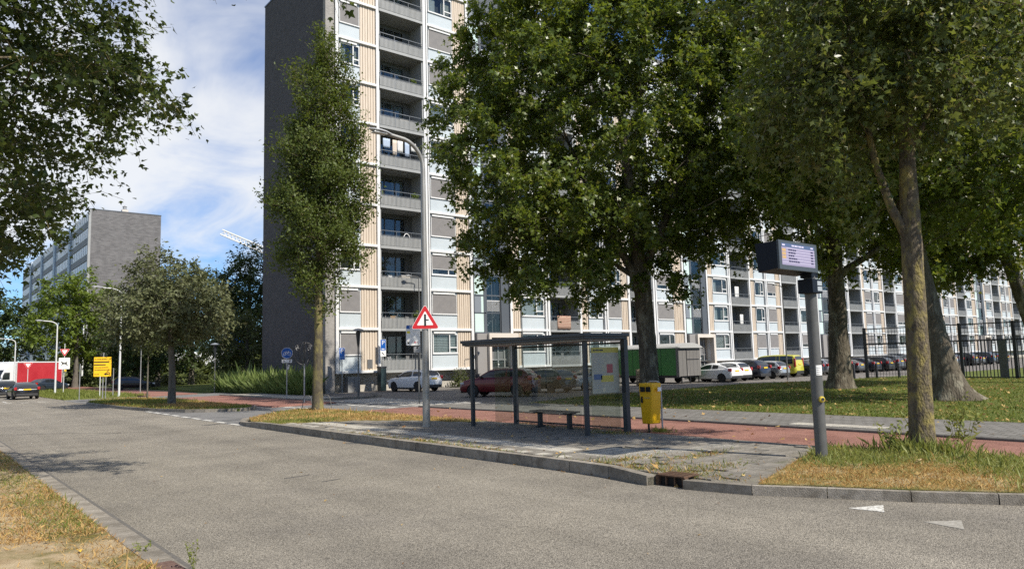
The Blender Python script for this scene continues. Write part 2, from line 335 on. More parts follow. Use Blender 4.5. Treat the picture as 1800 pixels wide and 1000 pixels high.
m_balcony_dark = M('balcony_soffit', (0.13, 0.132, 0.135), (0.17, 0.172, 0.175), scale=1.2, rough=0.8)
m_rail = M('rail_metal', (0.18, 0.19, 0.195), rough=0.4, metal=0.4)
m_anthracite = M('anthracite', (0.022, 0.026, 0.032), (0.03, 0.034, 0.04), scale=3, rough=0.4)
m_darkgrey = M('dark_grey_frame', (0.075, 0.085, 0.098), rough=0.45)
m_stair_grey = M('stair_grey_panel', (0.19, 0.21, 0.235), rough=0.4)
m_mint = M('mint_panel', (0.52, 0.64, 0.60), rough=0.3)
m_gable = brick_mat('dark_brick', (0.05, 0.048, 0.051), (0.10, 0.095, 0.098), (0.105, 0.10, 0.10), 0.22, 0.065, 0.008, axis='YZ', bump=0.8)
m_pier = brick_mat('pier_brick', (0.23, 0.215, 0.20), (0.31, 0.29, 0.265), (0.36, 0.345, 0.32), axis='XZ', bump=0.6)
m_plinth = brick_mat('plinth_brick', (0.36, 0.335, 0.29), (0.44, 0.41, 0.36), (0.45, 0.43, 0.39), axis='XZ', bump=0.5)
m_far_gable = brick_mat('grey_brick', (0.105, 0.102, 0.104), (0.165, 0.16, 0.16), (0.165, 0.16, 0.16), 0.66, 0.195, 0.016, axis='XZ', bump=0.4)
m_glass = glass_mat('window_glass', (0.72, 0.76, 0.77))
m_shelter_glass = glass_mat('shelter_glass', (0.84, 0.87, 0.86), 0.6)
m_beige = M('beige_surround', (0.60, 0.545, 0.475), (0.54, 0.49, 0.43), scale=1.0, rough=0.6)
m_roof = M('roof_felt', (0.09, 0.09, 0.09), rough=0.9)
m_galv = M('galvanised_steel', (0.42, 0.42, 0.42), (0.30, 0.30, 0.30), scale=6, rough=0.5, metal=0.55, bump=0.1)
m_alu = M('dull_aluminium', (0.34, 0.335, 0.315), (0.26, 0.255, 0.24), scale=3, rough=0.45, metal=0.55, stretch=(3, 3, 0.6))
m_lightgrey = M('light_grey_paint', (0.62, 0.63, 0.63), (0.55, 0.555, 0.55), scale=4, rough=0.5)
m_polegrey = M('pole_grey', (0.085, 0.085, 0.082), (0.11, 0.11, 0.105), scale=5, rough=0.45)
m_black = M('black_metal', (0.018, 0.018, 0.02), rough=0.45)
m_red_paint = M('sign_red', (0.55, 0.02, 0.025), rough=0.35)
m_sign_white = M('sign_white', (0.82, 0.82, 0.80), rough=0.35)
m_sign_blue = M('sign_blue', (0.008, 0.10, 0.42), rough=0.35)
m_sign_black = M('sign_black', (0.012, 0.012, 0.012), rough=0.4)
m_sign_yellow = M('sign_yellow', (0.85, 0.50, 0.01), (0.8, 0.45, 0.01), scale=3, rough=0.45)
m_lemon = M('lemon', (0.78, 0.66, 0.05), rough=0.4)

# ------------------------------------------------------------------ ground, roads, pavements
rng = np.random.default_rng(7)
random.seed(7)
struct('terrain', MB().prism([(-1500, -1500), (1500, -1500), (1500, 1500), (-1500, 1500)], -0.5, -0.06), m_terrain)
def slab(name, poly, z, mat, zb=-0.05): return struct(name, MB().prism(poly, zb, z), mat)
slab('road', [(2.25, -80), (24, -80), (24, 5), (14, 40), (14, 420), (2.25, 420)], 0.0, m_asphalt)
slab('side_street', [(9.15, 25.2), (21, 24.5), (24, 26), (24, 41), (18, 41), (9.2, 40)], 0.004, m_sidestreet)
slab('cross_street', [(9.0, 54.5), (60, 58.5), (60, 66), (24, 64), (9.0, 62.5)], 0.006, m_sidestreet)
slab('parking_pavement', [(19.5, 26.5), (165, 23.5), (165, 51.2), (23.0, 51.2), (19.5, 41)], 0.010, m_paving)
slab('bike_path', [(14.6, 28.5), (14.55, 10.6), (15.0, 5.3), (15.4, -20), (15.6, -60), (18.0, -60), (17.7, -5), (17.75, 6.2), (18.05, 14), (17.9, 20), (17.7, 28.6)], 0.075, m_red)
slab('bike_path', [(14.3, 36.4), (17.9, 36.6), (18.5, 56), (14.2, 55)], 0.06, m_red)
slab('bike_path', [(14.6, 62), (18.6, 63.2), (19.5, 140), (15.5, 140)], 0.06, m_red)
slab('footpath', [(17.74, -60), (21.7, -60), (21.65, 27), (17.9, 28.3), (18.0, 20), (18.18, 14), (17.87, 6)], 0.125, m_foot)
slab('footpath', [(18.2, 41), (20.6, 41), (20.7, 55.4), (18.7, 55.8)], 0.10, m_paving_tan)
slab('lawn', [(21.7, -60), (95, -60), (95, 22), (53.2, 25.2), (50.3, 25.2), (42.9, 28.2), (33, 27.4), (27, 27.2), (21.7, 25.5)], 0.10, m_lawn)
slab('far_lawn', [(20.5, 66), (24, 66.5), (60, 70), (60, 120), (22.5, 120)], 0.08, m_lawn)
slab('left_verge', [(-60, 62), (2.3, 62), (2.3, 400), (-60, 400)], 0.05, m_lawn)
slab('far_verge', [(9.2, 63.5), (14.2, 63.6), (15.2, 118), (13, 118), (9.2, 100)], 0.07, m_lawn)
isl = [(8.95, 52.4), (9.25, 44), (9.7, 39.8), (10.6, 36.6), (12.2, 35.1), (12.9, 35.5), (13.5, 37), (13.7, 46), (13.4, 57), (12.2, 57.8), (10.6, 57.0), (9.3, 54.2)]
slab('island_lawn', isl, 0.13, m_lawn)
tongue = [(9.62, 26.4), (10.2, 28.2), (12.2, 30.6), (13.9, 32.0), (14.4, 31.4), (14.55, 28), (14.5, 18.9), (13.9, 19.2), (13.2, 21.5), (12.2, 23.1), (9.62, 24.4)]
slab('verge_tongue', tongue, 0.118, m_drygrass)
rverge = [(9.75, 6.25), (10.1, 5.72), (10.5, 4.8), (11.36, 3.42), (12.5, 1.7), (13.8, -1), (14.4, -6), (14.4, -60), (15.35, -60), (15.3, -10), (14.95, 5.3), (14.6, 7.8), (13.6, 7.5)]
slab('right_verge', rverge, 0.118, m_drygrass)
# verge on the near side: uneven sand and turf
def near_verge():
    xs = np.concatenate([np.linspace(-40, -3, 12), np.arange(-2.7, 2.02, 0.16), [2.0]]); ys = np.concatenate([np.arange(2, 34, 0.2), np.linspace(34.5, 62, 40)])
    nx, ny = len(xs), len(ys); v = []
    for y in ys:
        for x in xs:
            z = 0.055 + (0.035 * math.sin(x * 2.1 + y * 1.3) * math.sin(y * 0.9 - x) + rng.normal(0, 0.009)) * min(1, (2.0 - x) * 1.5) + 0.05 * min(1, max(0, (1.8 - x) * 0.4))
            v.append((x, y, max(0.02, z)))
    f = [(j * nx + i, j * nx + i + 1, (j + 1) * nx + i + 1, (j + 1) * nx + i) for j in range(ny - 1) for i in range(nx - 1)]
    b = MB(); b.add(v, f); struct('near_verge', b, m_soil, smooth='all')
near_verge()

# kerbs: every stone its own piece
def kerb_run(name, line, hfun, width=0.15, length=1.0, mat=None, side=1, zb=-0.03):
    """line runs along the road side; the stones lie to its right (side=1) as one walks it"""
    P = [Vector((x, y, 0)) for x, y in line]; seg = [(P[i + 1] - P[i]).length for i in range(len(P) - 1)]; tot = sum(seg)
    def at(s):
        for i, l in enumerate(seg):
            if s <= l or i == len(seg) - 1: return P[i].lerp(P[i + 1], min(1, s / l)), (P[i + 1] - P[i]).normalized()
            s -= l
    base = MB(); n = max(1, int(tot / length)); stones = []
    for i in range(n):
        a, b = tot * i / n, tot * (i + 1) / n
        pa, da = at(a + 0.006); pb, db = at(b - 0.006); na = Vector((da.y, -da.x, 0)) * side; nb = Vector((db.y, -db.x, 0)) * side
        h0, h1 = hfun(a / tot, pa), hfun(b / tot, pb); ch = 0.018; s = MB()
        ring = []
        for p, nn, h in ((pa, na, h0), (pb, nb, h1)):
            j = random.uniform(-0.004, 0.004)
            ring.append([p + nn * (0.0 + j) + Vector((0, 0, zb)), p + nn * (0.012 + j) + Vector((0, 0, h - ch)), p + nn * (0.012 + ch + j) + Vector((0, 0, h)), p + nn * (width + j) + Vector((0, 0, h)), p + nn * (width + j) + Vector((0, 0, zb))])
        v = ring[0] + ring[1]; f = [(k, (k + 1) % 5, 5 + (k + 1) % 5, 5 + k) for k in range(5)] + [(4, 3, 2, 1, 0), (5, 6, 7, 8, 9)]
        if side < 0: f = [tuple(reversed(q)) for q in f]
        s.add(v, f); stones.append(s)
        e = 0.02
        vb = [pa + na * e, pb + nb * e, pb + nb * (width - e), pa + na * (width - e)]
        base.add([q + Vector((0, 0, zb)) for q in vb] + [q + Vector((0, 0, min(h0, h1) - 0.03)) for q in vb], [(0, 1, 2, 3), (4, 5, 6, 7), (0, 1, 5, 4), (1, 2, 6, 5), (2, 3, 7, 6), (3, 0, 4, 7)])
    root = struct(name, base, m_joint)
    for s in stones: part('kerb_stone', s, mat or m_concrete, root)
    return root
KL = [(10.35, 28.6), (9.75, 27.4), (9.40, 26.2), (9.38, 20), (9.36, 15.5), (9.45, 11.5), (9.48, 9.4), (9.42, 8.5), (9.28, 7.75)]
kerb_run('bus_stop_kerb', KL, lambda t, p: 0.10 + 0.10 * min(1, max(0, (26.5 - p.y) / 2)) * (1 if p.y > 8.6 else max(0.45, (p.y - 6.8) / 1.8)), 0.2, 1.0)
kerb_run('verge_kerb', [(9.34, 7.2), (9.46, 6.42), (9.94, 5.62), (10.35, 4.72), (11.2, 3.36), (12.35, 1.6), (13.6, -1), (14.2, -6), (14.25, -26)], lambda t, p: 0.135, 0.15, 1.0)
kerb_run('island_kerb', [(9.3, 54.2), (8.9, 52.4), (9.18, 44), (9.6, 39.7), (10.5, 36.5), (12.2, 34.95), (13.0, 35.4), (13.55, 36.9)], lambda t, p: 0.15, 0.12, 1.0)
kerb_run('footpath_kerb', [(17.62, -8), (17.72, 6.2), (18.02, 14), (17.87, 20), (17.77, 28.3)], lambda t, p: 0.135, 0.1, 1.0, mat=M('dark_kerb', (0.10, 0.095, 0.085), (0.15, 0.14, 0.125), scale=9, rough=0.9, rand=0.15))
kerb_run('lawn_kerb', [(21.7, -8), (21.7, 25.3), (27, 27.1), (33, 27.3), (42.9, 28.1)], lambda t, p: 0.13, 0.1, 1.2, side=-1)
kerb_run('pavement_kerb', [(18.15, 56), (18.1, 41.2), (19.4, 40.9), (21.5, 40.2), (23, 41.0), (25, 46.0)], lambda t, p: 0.12, 0.12, 1.0)
# grit and leaf dust gathered along the foot of the kerbs
def gutter_dirt(line, w, side):
    b = MB(); P = [Vector((x, y)) for x, y in line]; L, Rr = [], []
    for i in range(len(P) - 1):
        d = (P[i + 1] - P[i]); n = max(2, int(d.length / 0.25)); dn = d.normalized(); nn = Vector((dn.y, -dn.x)) * side
        for k in range(n): q = P[i] + d * k / n; L.append(q + nn * 0.01); Rr.append(q - nn * (w * random.uniform(0.3, 1.2)))
    n = len(L); b.add([(q.x, q.y, 0.0035) for q in L] + [(q.x, q.y, 0.0035) for q in Rr], [(i, i + 1, n + i + 1, n + i) for i in range(n - 1)])
    struct('gutter_grit', b, M('grit', (0.12, 0.105, 0.08), (0.21, 0.18, 0.13), scale=30, rough=1.0, bump=0.8, bscale=90), kind='stuff')
gutter_dirt(KL, 0.13, 1); gutter_dirt([(9.34, 7.2), (9.46, 6.42), (9.94, 5.62), (10.35, 4.72), (11.2, 3.36), (12.35, 1.6), (13.6, -1), (14.2, -6)], 0.10, 1)
# gutter band of flat stones on the near side
gut = struct('near_gutter', MB().box(2.0, 3, -0.03, 2.27, 62, 0.012), m_joint)
for i in range(38):
    y = 5 + i * 1.0; s = MB(); s.bbox(-0.125, -0.495, -0.03, 0.125, 0.495, 0.04 + random.uniform(-0.003, 0.003), 0.006)
    part('gutter_stone', s, m_concrete, gut, loc=(2.145, y, 0), rot=(random.uniform(-.004, .004), random.uniform(-.01, .01), random.uniform(-.003, .003)))
slab('gutter_joint', [(2.272, 3), (2.36, 3), (2.36, 62), (2.272, 62)], 0.005, M('gutter_tar', (0.085, 0.08, 0.072), (0.14, 0.13, 0.115), scale=20, rough=0.95))

# bus stop platform with its own tiles
plat = [(9.58, 26.1), (9.56, 20), (9.55, 15.5), (9.64, 11.5), (9.67, 9.4), (9.6, 8.4), (9.46, 7.6), (9.52, 6.9), (9.75, 6.25), (13.6, 7.5), (14.6, 7.8), (14.55, 10.6), (14.6, 19), (13.9, 19.2), (13.2, 21.5), (12.2, 23.1), (9.62, 24.4)]
platform = slab('bus_stop_platform', plat, 0.10, m_joint)
def inpoly(x, y, P):
    c = False; n = len(P)
    for i in range(n):
        x1, y1 = P[i]; x2, y2 = P[(i + 1) % n]
        if (y1 > y) != (y2 > y) and x < (x2 - x1) * (y - y1) / (y2 - y1) + x1: c = not c
    return c
def tiles():
    tile = MB().bbox(-0.146, -0.146, -0.02, 0.146, 0.146, 0.02, 0.006).mesh('paving_tile', m_tile)
    rib = MB(); rib.bbox(-0.146, -0.146, -0.02, 0.146, 0.146, 0.018, 0.005)
    for k in range(6): rib.box(-0.12 + k * 0.042, -0.135, 0.018, -0.098 + k * 0.042, 0.135, 0.024)
    rib = rib.mesh('guide_tile', m_tile_light)
    light = MB().bbox(-0.146, -0.146, -0.02, 0.146, 0.146, 0.02, 0.006).mesh('light_tile', m_tile_light)
    todo = []
    for i in range(18):
        for j in range(66):
            x, y = 9.75 + i * 0.3, 6.5 + j * 0.3
            if not all(inpoly(x + a, y + b, plat) for a in (-.14, .14) for b in (-.14, .14)): continue
            kind = 0
            if 9.9 < x < 10.2 and y > 10.2 and j % 2 == 0: kind = 2
            if 10.5 < x < 11.2 and y > 11.0: kind = 3
            if (10.5 < x < 11.7 and 10.0 < y < 11.0) or (10.5 < x < 12.3 and 9.2 < y < 10.0) or (12.4 < x < 13.6 and 8.9 < y < 9.6): kind = 1
            if kind == 1 and random.random() < 0.08: kind = 0
            sunk = random.random()
            if y < 9.6 and x < 10.6 and sunk < 0.22: continue
            if sunk < 0.02: continue
            todo.append((math.hypot(x, y), x, y, kind))
    todo.sort()
    n = {0: 0, 1: 0, 2: 0, 3: 0}; rest = {0: MB(), 3: MB(), 2: MB()}
    for d, x, y, kind in todo:
        z = 0.105 + random.gauss(0, 0.002); r = (random.gauss(0, 0.005), random.gauss(0, 0.005), random.gauss(0, 0.005))
        if kind == 0 and n[0] >= 300:
            rest[0].box(x - .145, y - .145, 0.09, x + .145, y + .145, z + .018); continue
        n[kind] += 1
        nm = ('paving_tile', 'guide_tile', 'light_tile', 'smooth_tile')[kind]
        o = link(nm, (tile, rib, light, light)[kind], platform, (x, y, z), r)
    part('further_tiles', rest[0], m_tile, platform, kind='stuff')
tiles()
for k in range(4): 
    tk = MB(); tk.bbox(-0.146, -0.246, -0.02, 0.146, 0.246, 0.012, 0.005)
# guide tiles on the footpath beyond
gst = struct('guide_strip', MB().box(18.25, 8.3, 0.12, 18.85, 10.7, 0.127), m_joint)
for i in range(2):
    for j in range(8):
        s = MB().bbox(-0.146, -0.146, -0.02, 0.146, 0.146, 0.02, 0.005)
        part('guide_tile', s, m_tile_light, gst, loc=(18.4 + i * 0.3, 8.45 + j * 0.3, 0.122))

# painted markings
def marking(name, polys, z=0.0085): 
    b = MB()
    for p in polys: b.prism(p, z - 0.004, z)
    return struct(name, b, m_white)
def rect(x0, y0, x1, y1): return [(x0, y0), (x1, y0), (x1, y1), (x0, y1)]
marking('edge_dashes', [rect(9.18 + 0.01 * i, 26.6 + i * 1.55, 9.36 + 0.01 * i, 27.55 + i * 1.55) for i in range(9)])
marking('road_arrow', [[(9.47, 4.78), (9.54, 4.35), (9.96, 4.55)]], 0.005)
struct('road_arrow', MB().prism([(9.30, 3.80), (9.20, 3.33), (9.66, 3.52)], 0.001, 0.005), M('worn_paint', (0.36, 0.34, 0.30), (0.24, 0.225, 0.19), scale=18, rough=.8))
marking('bike_crossing_blocks', [rect(x, 29.1 + i * 0.95, x + 0.45, 29.55 + i * 0.95) for x in (14.75, 17.35) for i in range(8)], 0.010)
marking('zebra_crossing', [rect(18.7, 29.0 + i * 1.05, 22.0, 29.5 + i * 1.05) for i in range(10)], 0.016)
marking('parking_lines', [rect(30.2 + i * 2.6, 32.0, 30.3 + i * 2.6, 37.0) for i in range(30)], 0.016)
marking('junction_dashes', [rect(3.4 + i * 1.0, 62.0, 3.9 + i * 1.0, 62.35) for i in range(5)] + [rect(5.7, 64 + i * 6, 5.82, 67 + i * 6) for i in range(16)], 0.005)
marking('cross_street_teeth', [[(9.5 + i * 0.7, 56.0), (10.0 + i * 0.7, 56.0), (9.75 + i * 0.7, 56.7)] for i in range(0)] + [rect(12.5, 59 + i, 13, 59.5 + i) for i in range(4)], 0.012)
slab('path_edge_line', [(14.62, 28.0), (14.62, 10.9), (14.56, 10.7), (14.52, 12), (14.52, 28.0)], 0.082, m_tile_light, zb=0.06)
for px, py in ((5.2, 16.8), (5.6, 15.9)): pass
# repaired joints in the asphalt
b = MB()
for (x, y, l) in ((5.4, 13.1, 0.5), (5.7, 12.2, 0.35), (4.6, 27, 1.1)): b.prism([(x, y), (x + l, y + 0.05), (x + l, y + 0.09), (x, y + 0.05)], 0.0, 0.0042)
for (x0, y0, x1, y1) in ((2.6, 47, 9, 48.2), (2.6, 30.2, 6.2, 26.5)):
    pts = [(x0 + (x1 - x0) * t / 12, y0 + (y1 - y0) * t / 12 + random.uniform(-.08, .08)) for t in range(13)]
    b.prism(pts + [(x, y + 0.035) for x, y in reversed(pts)], 0.0, 0.0042)
struct('asphalt_cracks', b, M('crack_tar', (0.05, 0.048, 0.045), rough=0.8))
# ------------------------------------------------------------------ the long apartment building
YF, Z0, FH, NF = 50.0, 1.5, 3.21, 10
GX = 23.55
def apartment_building():
    t = thing('apartment_building', 'ten storey apartment block with dark brick end wall and white, wood and pale blue front', 'apartment building', (0, 0, 0))
    ztop = Z0 + FH * NF
    # end wall
    part('end_wall', MB().box(GX, 50.35, 0, GX + 0.4, 62.2, ztop + 0.5), m_gable, t)
    part('brick_pier', MB().box(GX + 0.004, 49.93, 0, GX + 0.72, 50.346, ztop + 0.5), m_pier, t)
    part('roof_edge', MB().box(GX - 0.05, 50.3, ztop + 0.504, GX + 0.45, 62.25, ztop + 0.62), M('roof_flashing', (0.12, 0.15, 0.18), rough=0.4, metal=0.5), t)
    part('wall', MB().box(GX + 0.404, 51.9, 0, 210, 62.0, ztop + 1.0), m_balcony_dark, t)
    part('roof', MB().box(GX + 0.404, 50.2, ztop + 1.004, 210, 62.1, ztop + 1.5), m_roof, t)
    # plinth
    part('plinth', MB().box(GX + 0.73, 50.75, 0, 210, 51.9, Z0 - 0.06), m_plinth, t)
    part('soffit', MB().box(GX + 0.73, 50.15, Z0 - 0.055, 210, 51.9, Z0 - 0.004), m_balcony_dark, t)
    # bays
    S = 28.9
    wins, woods, balcs, posts, stairs, bays = [], [], [], [], [], []
    wins.append((24.75, 26.45)); woods.append((26.5, 27.85)); bays.append((24.55, 27.9)); posts += [(24.35, 24.6), (27.86, 28.1)]
    balcs.append((28.12, 32.25)); posts.append((32.27, 32.52)); posts.append((32.6, 32.72))
    def mod(x, el):
        for k, a, b in el:
            if k == 'w': wins.append((x + a, x + b))
            elif k == 'd': woods.append((x + a, x + b))
            elif k == 'p': posts.append((x + a, x + b))
            elif k == 'b': balcs.append((x + a, x + b))
            elif k == 's': stairs.append((x + a, x + b))
            elif k == 'y': bays.append((x + a, x + b))
    mod(37.1, [('y', -4.4, -0.35), ('w', -4.2, -1.75), ('d', -1.7, -0.4), ('p', -0.38, -0.12)])
    for k in range(7):
        x = 37.1 + S * k
        if x > 205: break
        mod(x, [('s', 0, 3.75), ('p', 3.9, 4.15)])
        if x + 25 > 205: break
        mod(x, [('y', 4.15, 8.45), ('d', 4.2, 5.15), ('w', 5.25, 8.0), ('p', 8.1, 8.28), ('p', 8.4, 8.62),
                ('b', 8.64, 12.45), ('p', 12.47, 12.75), ('y', 12.75, 19.55), ('d', 12.8, 13.7), ('w', 13.85, 15.75), ('p', 15.95, 16.12), ('p', 16.25, 16.42), ('w', 16.6, 18.5), ('d', 18.6, 19.45), ('p', 19.47, 19.75),
                ('b', 19.77, 23.4), ('p', 23.42, 23.68), ('p', 23.8, 23.98), ('y', 23.98, 28.5), ('w', 24.2, 26.85), ('d', 26.95, 28.4), ('p', 28.45, 28.7)])
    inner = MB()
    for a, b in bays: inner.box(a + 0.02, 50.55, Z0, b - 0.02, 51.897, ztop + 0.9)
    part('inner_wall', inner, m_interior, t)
    for a, b in bays:
        mb = MB(); mb.box(a + 0.02, 50.02, ztop + 0.06, b - 0.02, 50.54, ztop + 0.95)
        part('parapet', mb, m_frame_white, t)
    # posts (full height)
    cache = {}
    for a, b in posts:
        w = round(b - a, 2)
        if w not in cache: cache[w] = MB().bbox(0, 49.86, Z0 - 0.09, w, 50.22, ztop + 1.0, 0.015).mesh('column', m_frame_white)
        link('column', cache[w], t, (a, 0, 0))
    # ledges
    for a, b in bays:
        w = round(b - a - 0.02, 2)
        key = ('l', w)
        if key not in cache: cache[key] = MB().bbox(0, 49.84, -0.1, w, 50.3, 0.1, 0.03).mesh('ledge', m_frame_white)
        for k in range(NF + 1): link('ledge', cache[key], t, (a + 0.01, 0, Z0 + k * FH))
    # cladding: upright boards
    for a, b in woods:
        w = round(b - a, 2); key = ('c', w)
        if key not in cache:
            mb = MB(); n = max(4, int(w / 0.2)); st = w / n
            mb.box(0, 50.06, 0.1, w, 50.3, FH - 0.1)
            for i in range(n): mb.box(i * st + 0.03, 50.015 - (0.012 if i % 2 else 0), 0.102, (i + 1) * st - 0.03, 50.062, FH - 0.102)
            cache[key] = mb.mesh('cladding_panel', m_wood)
        for k in range(NF): link('cladding_panel', cache[key], t, (a, 0, Z0 + k * FH))
    # windows
    rw = random.Random(11)
    def win_meshes(w):
        key = ('w', w)
        if key in cache: return cache[key]
        zs, zt = 1.28, 2.86; fr = MB(); fw = 0.075
        fr.box(0, 50.0, zs, w, 50.14, zs + fw); fr.box(0, 50.0, zt - fw, w, 50.14, zt); fr.box(0, 50.0, zs + fw, fw, 50.14, zt - fw); fr.box(w - fw, 50.0, zs + fw, w, 50.14, zt - fw)
        xm = w * 0.66; fr.box(xm, 50.01, zs + fw, xm + 0.09, 50.13, zt - fw); fr.box(xm + 0.09, 50.012, zs + 0.42, w - fw, 50.128, zs + 0.51)
        fr.bbox(-0.03, 49.93, zs - 0.07, w + 0.03, 50.1, zs - 0.01, 0.008)
        pane = MB().box(fw, 50.06, zs + fw, w - fw, 50.075, zt - fw)
        span = MB().box(-0.02, 50.03, 0.1, w + 0.02, 50.4, zs - 0.075)
        head = MB().box(-0.02, 50.04, zt + 0.004, w + 0.02, 50.4, FH - 0.1)
        rev = MB(); rev.box(-0.02, 50.145, zs - 0.07, 0.0, 50.55, zt); rev.box(w, 50.145, zs - 0.07, w + 0.02, 50.55, zt)
        box = MB().bbox(0.05, 49.9, zt + 0.02, w - 0.25, 50.036, zt + 0.16, 0.02)
        full = MB().box(0.06, 49.975, zs + 0.03, w - 0.06, 49.988, zt + 0.02); full.box(0.05, 49.965, zs - 0.005, w - 0.05, 49.995, zs + 0.028, 1)
        part3 = MB().box(0.06, 49.975, zs + 0.48, w - 0.06, 49.988, zt + 0.02); part3.box(0.05, 49.965, zs + 0.445, w - 0.05, 49.995, zs + 0.478, 1)
        def curtain(x0, x1):
            mb = MB(); n = max(6, int((x1 - x0) / 0.07)); pts = [(x0 + (x1 - x0) * i / n, 50.26 + (0.035 if i % 2 else 0)) for i in range(n + 1)]
            v = [(x, y, zs + 0.02) for x, y in pts] + [(x, y, zt - 0.02) for x, y in pts]; mb.add(v, [(i, i + 1, n + 2 + i, n + 1 + i) for i in range(n)]); return mb
        c1 = curtain(0.05, w * 0.36).mesh('curtain', m_curtain); c2 = curtain(0.05, w - 0.05).mesh('curtain', m_curtain); c3 = curtain(w * 0.6, w - 0.05).mesh('curtain', m_curtain_c)
        bl = MB()
        for i in range(11): bl.box(0.1, 50.2, zs + 0.1 + i * 0.13, w - 0.1, 50.21, zs + 0.19 + i * 0.13)
        cache[key] = dict(frame=fr.mesh('window', m_frame_white), pane=pane.mesh('pane', m_glass), span=span.mesh('spandrel_panel', m_spandrel), head=head.mesh('head_panel', m_spandrel),
                          rev=rev.mesh('reveal', m_frame_white), box=box.mesh('screen_box', m_frame_white), full=full.mesh('sun_screen', [m_screen, m_frame_white]), part3=part3.mesh('sun_screen', [m_screen, m_frame_white]),
                          c1=c1, c2=c2, c3=c3, bl=bl.mesh('blind', m_curtain))
        return cache[key]
    fixed = {(0, 0): 'full', (0, 1): 'full', (0, 2): 'c', (0, 9): 'full', (0, 8): 'full', (0, 7): 'c1', (1, 0): 'bl', (1, 1): 'full', (1, 2): 'part', (1, 3): 'full', (1, 4): 'full', (1, 7): 'full', (1, 8): 'full', (1, 9): 'c1', (2, 0): 'd', (2, 1): 'c2', (3, 0): 'c1', (3, 1): 'c1', (4, 0): 'full', (4, 1): 'full', (5, 0): 'd', (5, 1): 'full', (5, 2): 'part'}
    for iw, (a, b) in enumerate(wins):
        w = round(b - a, 2); C = win_meshes(w)
        for k in range(NF):
            z = Z0 + k * FH; loc = (a, 0, z)
            link('spandrel_panel', C['span'], t, loc); link('head_panel', C['head'], t, loc)
            f = link('window', C['frame'], t, loc)
            link('pane', C['pane'], f); link('reveal', C['rev'], f); link('screen_box', C['box'], f)
            s = fixed.get((iw, k)) or rw.choice(['full', 'full', 'full', 'part', 'c1', 'c2', 'c3', 'd', 'bl', 'c1'])
            if s == 'full': link('sun_screen', C['full'], f)
            if s in ('part',): link('sun_screen', C['part3'], f)
            if s in ('c1', 'part'): link('curtain', C['c1'], f)
            if s == 'c1' and rw.random() < 0.6: link('curtain', C['c3'], f)
            if s == 'c2': link('curtain', C['c2'], f)
            if s in ('c', 'c3'): link('curtain', C['c3'], f)
            if s == 'bl': link('blind', C['bl'], f)
    # balconies
    def balc_meshes(w):
        key = ('b', w)
        if key in cache: return cache[key]
        sl = MB().box(0, 49.82, -0.14, w, 51.895, 0.10)
        sp = MB(); n = int(w / 0.115); st = w / n
        sp.box(0.02, 49.83, 0.12, w - 0.02, 49.836, 0.80)
        for i in range(n): sp.box(i * st + 0.015, 49.785, 0.105, i * st + st * 0.62, 49.829, 0.86)
        rl = MB(); rl.box(0.01, 49.79, 1.25, w - 0.01, 49.84, 1.29)
        for i in range(4): x = 0.05 + (w - 0.13) * i / 3; rl.box(x, 49.80, 0.11, x + 0.03, 49.828, 1.248)
        rl.box(0.01, 49.795, 0.9, w - 0.01, 49.835, 0.93)
        dv = MB().box(0.004, 49.95, 0.10, 0.10, 51.89, FH - 0.144); dv2 = MB().box(w - 0.10, 49.95, 0.10, w - 0.004, 51.89, FH - 0.144)
        fr = MB(); zt = FH - 0.5
        fr.box(0.1, 51.78, 0.102, 0.5, 51.89, FH - 0.146); fr.box(w - 0.75, 51.78, 0.102, w - 0.1, 51.89, FH - 0.146); fr.box(0.5, 51.78, zt, w - 0.75, 51.89, FH - 0.146)
        for x in (0.5, 0.5 + (w - 1.25) * 0.32, 0.5 + (w - 1.25) * 0.66, w - 0.83): fr.box(x, 51.75, 0.102, x + 0.08, 51.86, zt)
        pn = MB().box(0.55, 51.80, 0.11, w - 0.8, 51.81, zt); 
        cur = MB()
        n2 = 20
        for i in range(n2): 
            if 5 < i < 12: continue
            x = 0.6 + (w - 1.5) * i / n2; cur.box(x, 51.85, 0.2, x + (w - 1.5) / n2 * 0.9, 51.86 + 0.02 * (i % 2), zt - 0.02)
        cache[key] = dict(slab=sl.mesh('balcony', m_balcony_gray), sp=sp.mesh('slat_panel', m_balcony_gray), rl=rl.mesh('rail', m_rail), dv=dv.mesh('side_wall', m_balcony_gray), dv2=dv2.mesh('side_wall', m_balcony_gray), fr=fr.mesh('door_frame', m_balcony_dark), pn=pn.mesh('door_glass', m_glass), cur=cur.mesh('curtain', m_curtain))
        return cache[key]
    for ib, (a, b) in enumerate(balcs):
        C = balc_meshes(round(b - a, 2))
        for k in range(NF + 1):
            f = link('balcony', C['slab'], t, (a, 0, Z0 + k * FH))
            if k == NF: continue
            o = link('slat_panel', C['sp'], f); o['kind'] = 'stuff'
            link('rail', C['rl'], f); link('side_wall', C['dv'], f); link('side_wall', C['dv2'], f); link('door_frame', C['fr'], f); link('door_glass', C['pn'], f)
            if rw.random() < 0.55: link('curtain', C['cur'], f)
    # stair towers
    w = 3.75
    fr = MB(); fr.box(0, 49.98, 0, w, 50.1, 0.12); fr.box(0, 49.98, 1.72, w, 50.1, 1.80); fr.box(1.05, 49.98, 0.12, 1.3, 50.1, FH); fr.box(w - 0.85, 49.9, 0, w, 50.3, FH); fr.box(0, 49.98, 0.12, 0.08, 50.1, FH)
    fr.box(1.3, 49.99, 0.12, 1.38, 50.09, FH); fr.box(w - 0.93, 49.99, 0.12, w - 0.852, 50.09, FH)
    pm = MB().box(0.08, 50.02, 0.12, 1.05, 50.06, 1.72); pg = MB().box(0.08, 50.02, 1.8, 0.8, 50.06, FH); pl = MB().box(0.8, 50.02, 1.8, 1.05, 50.06, FH)
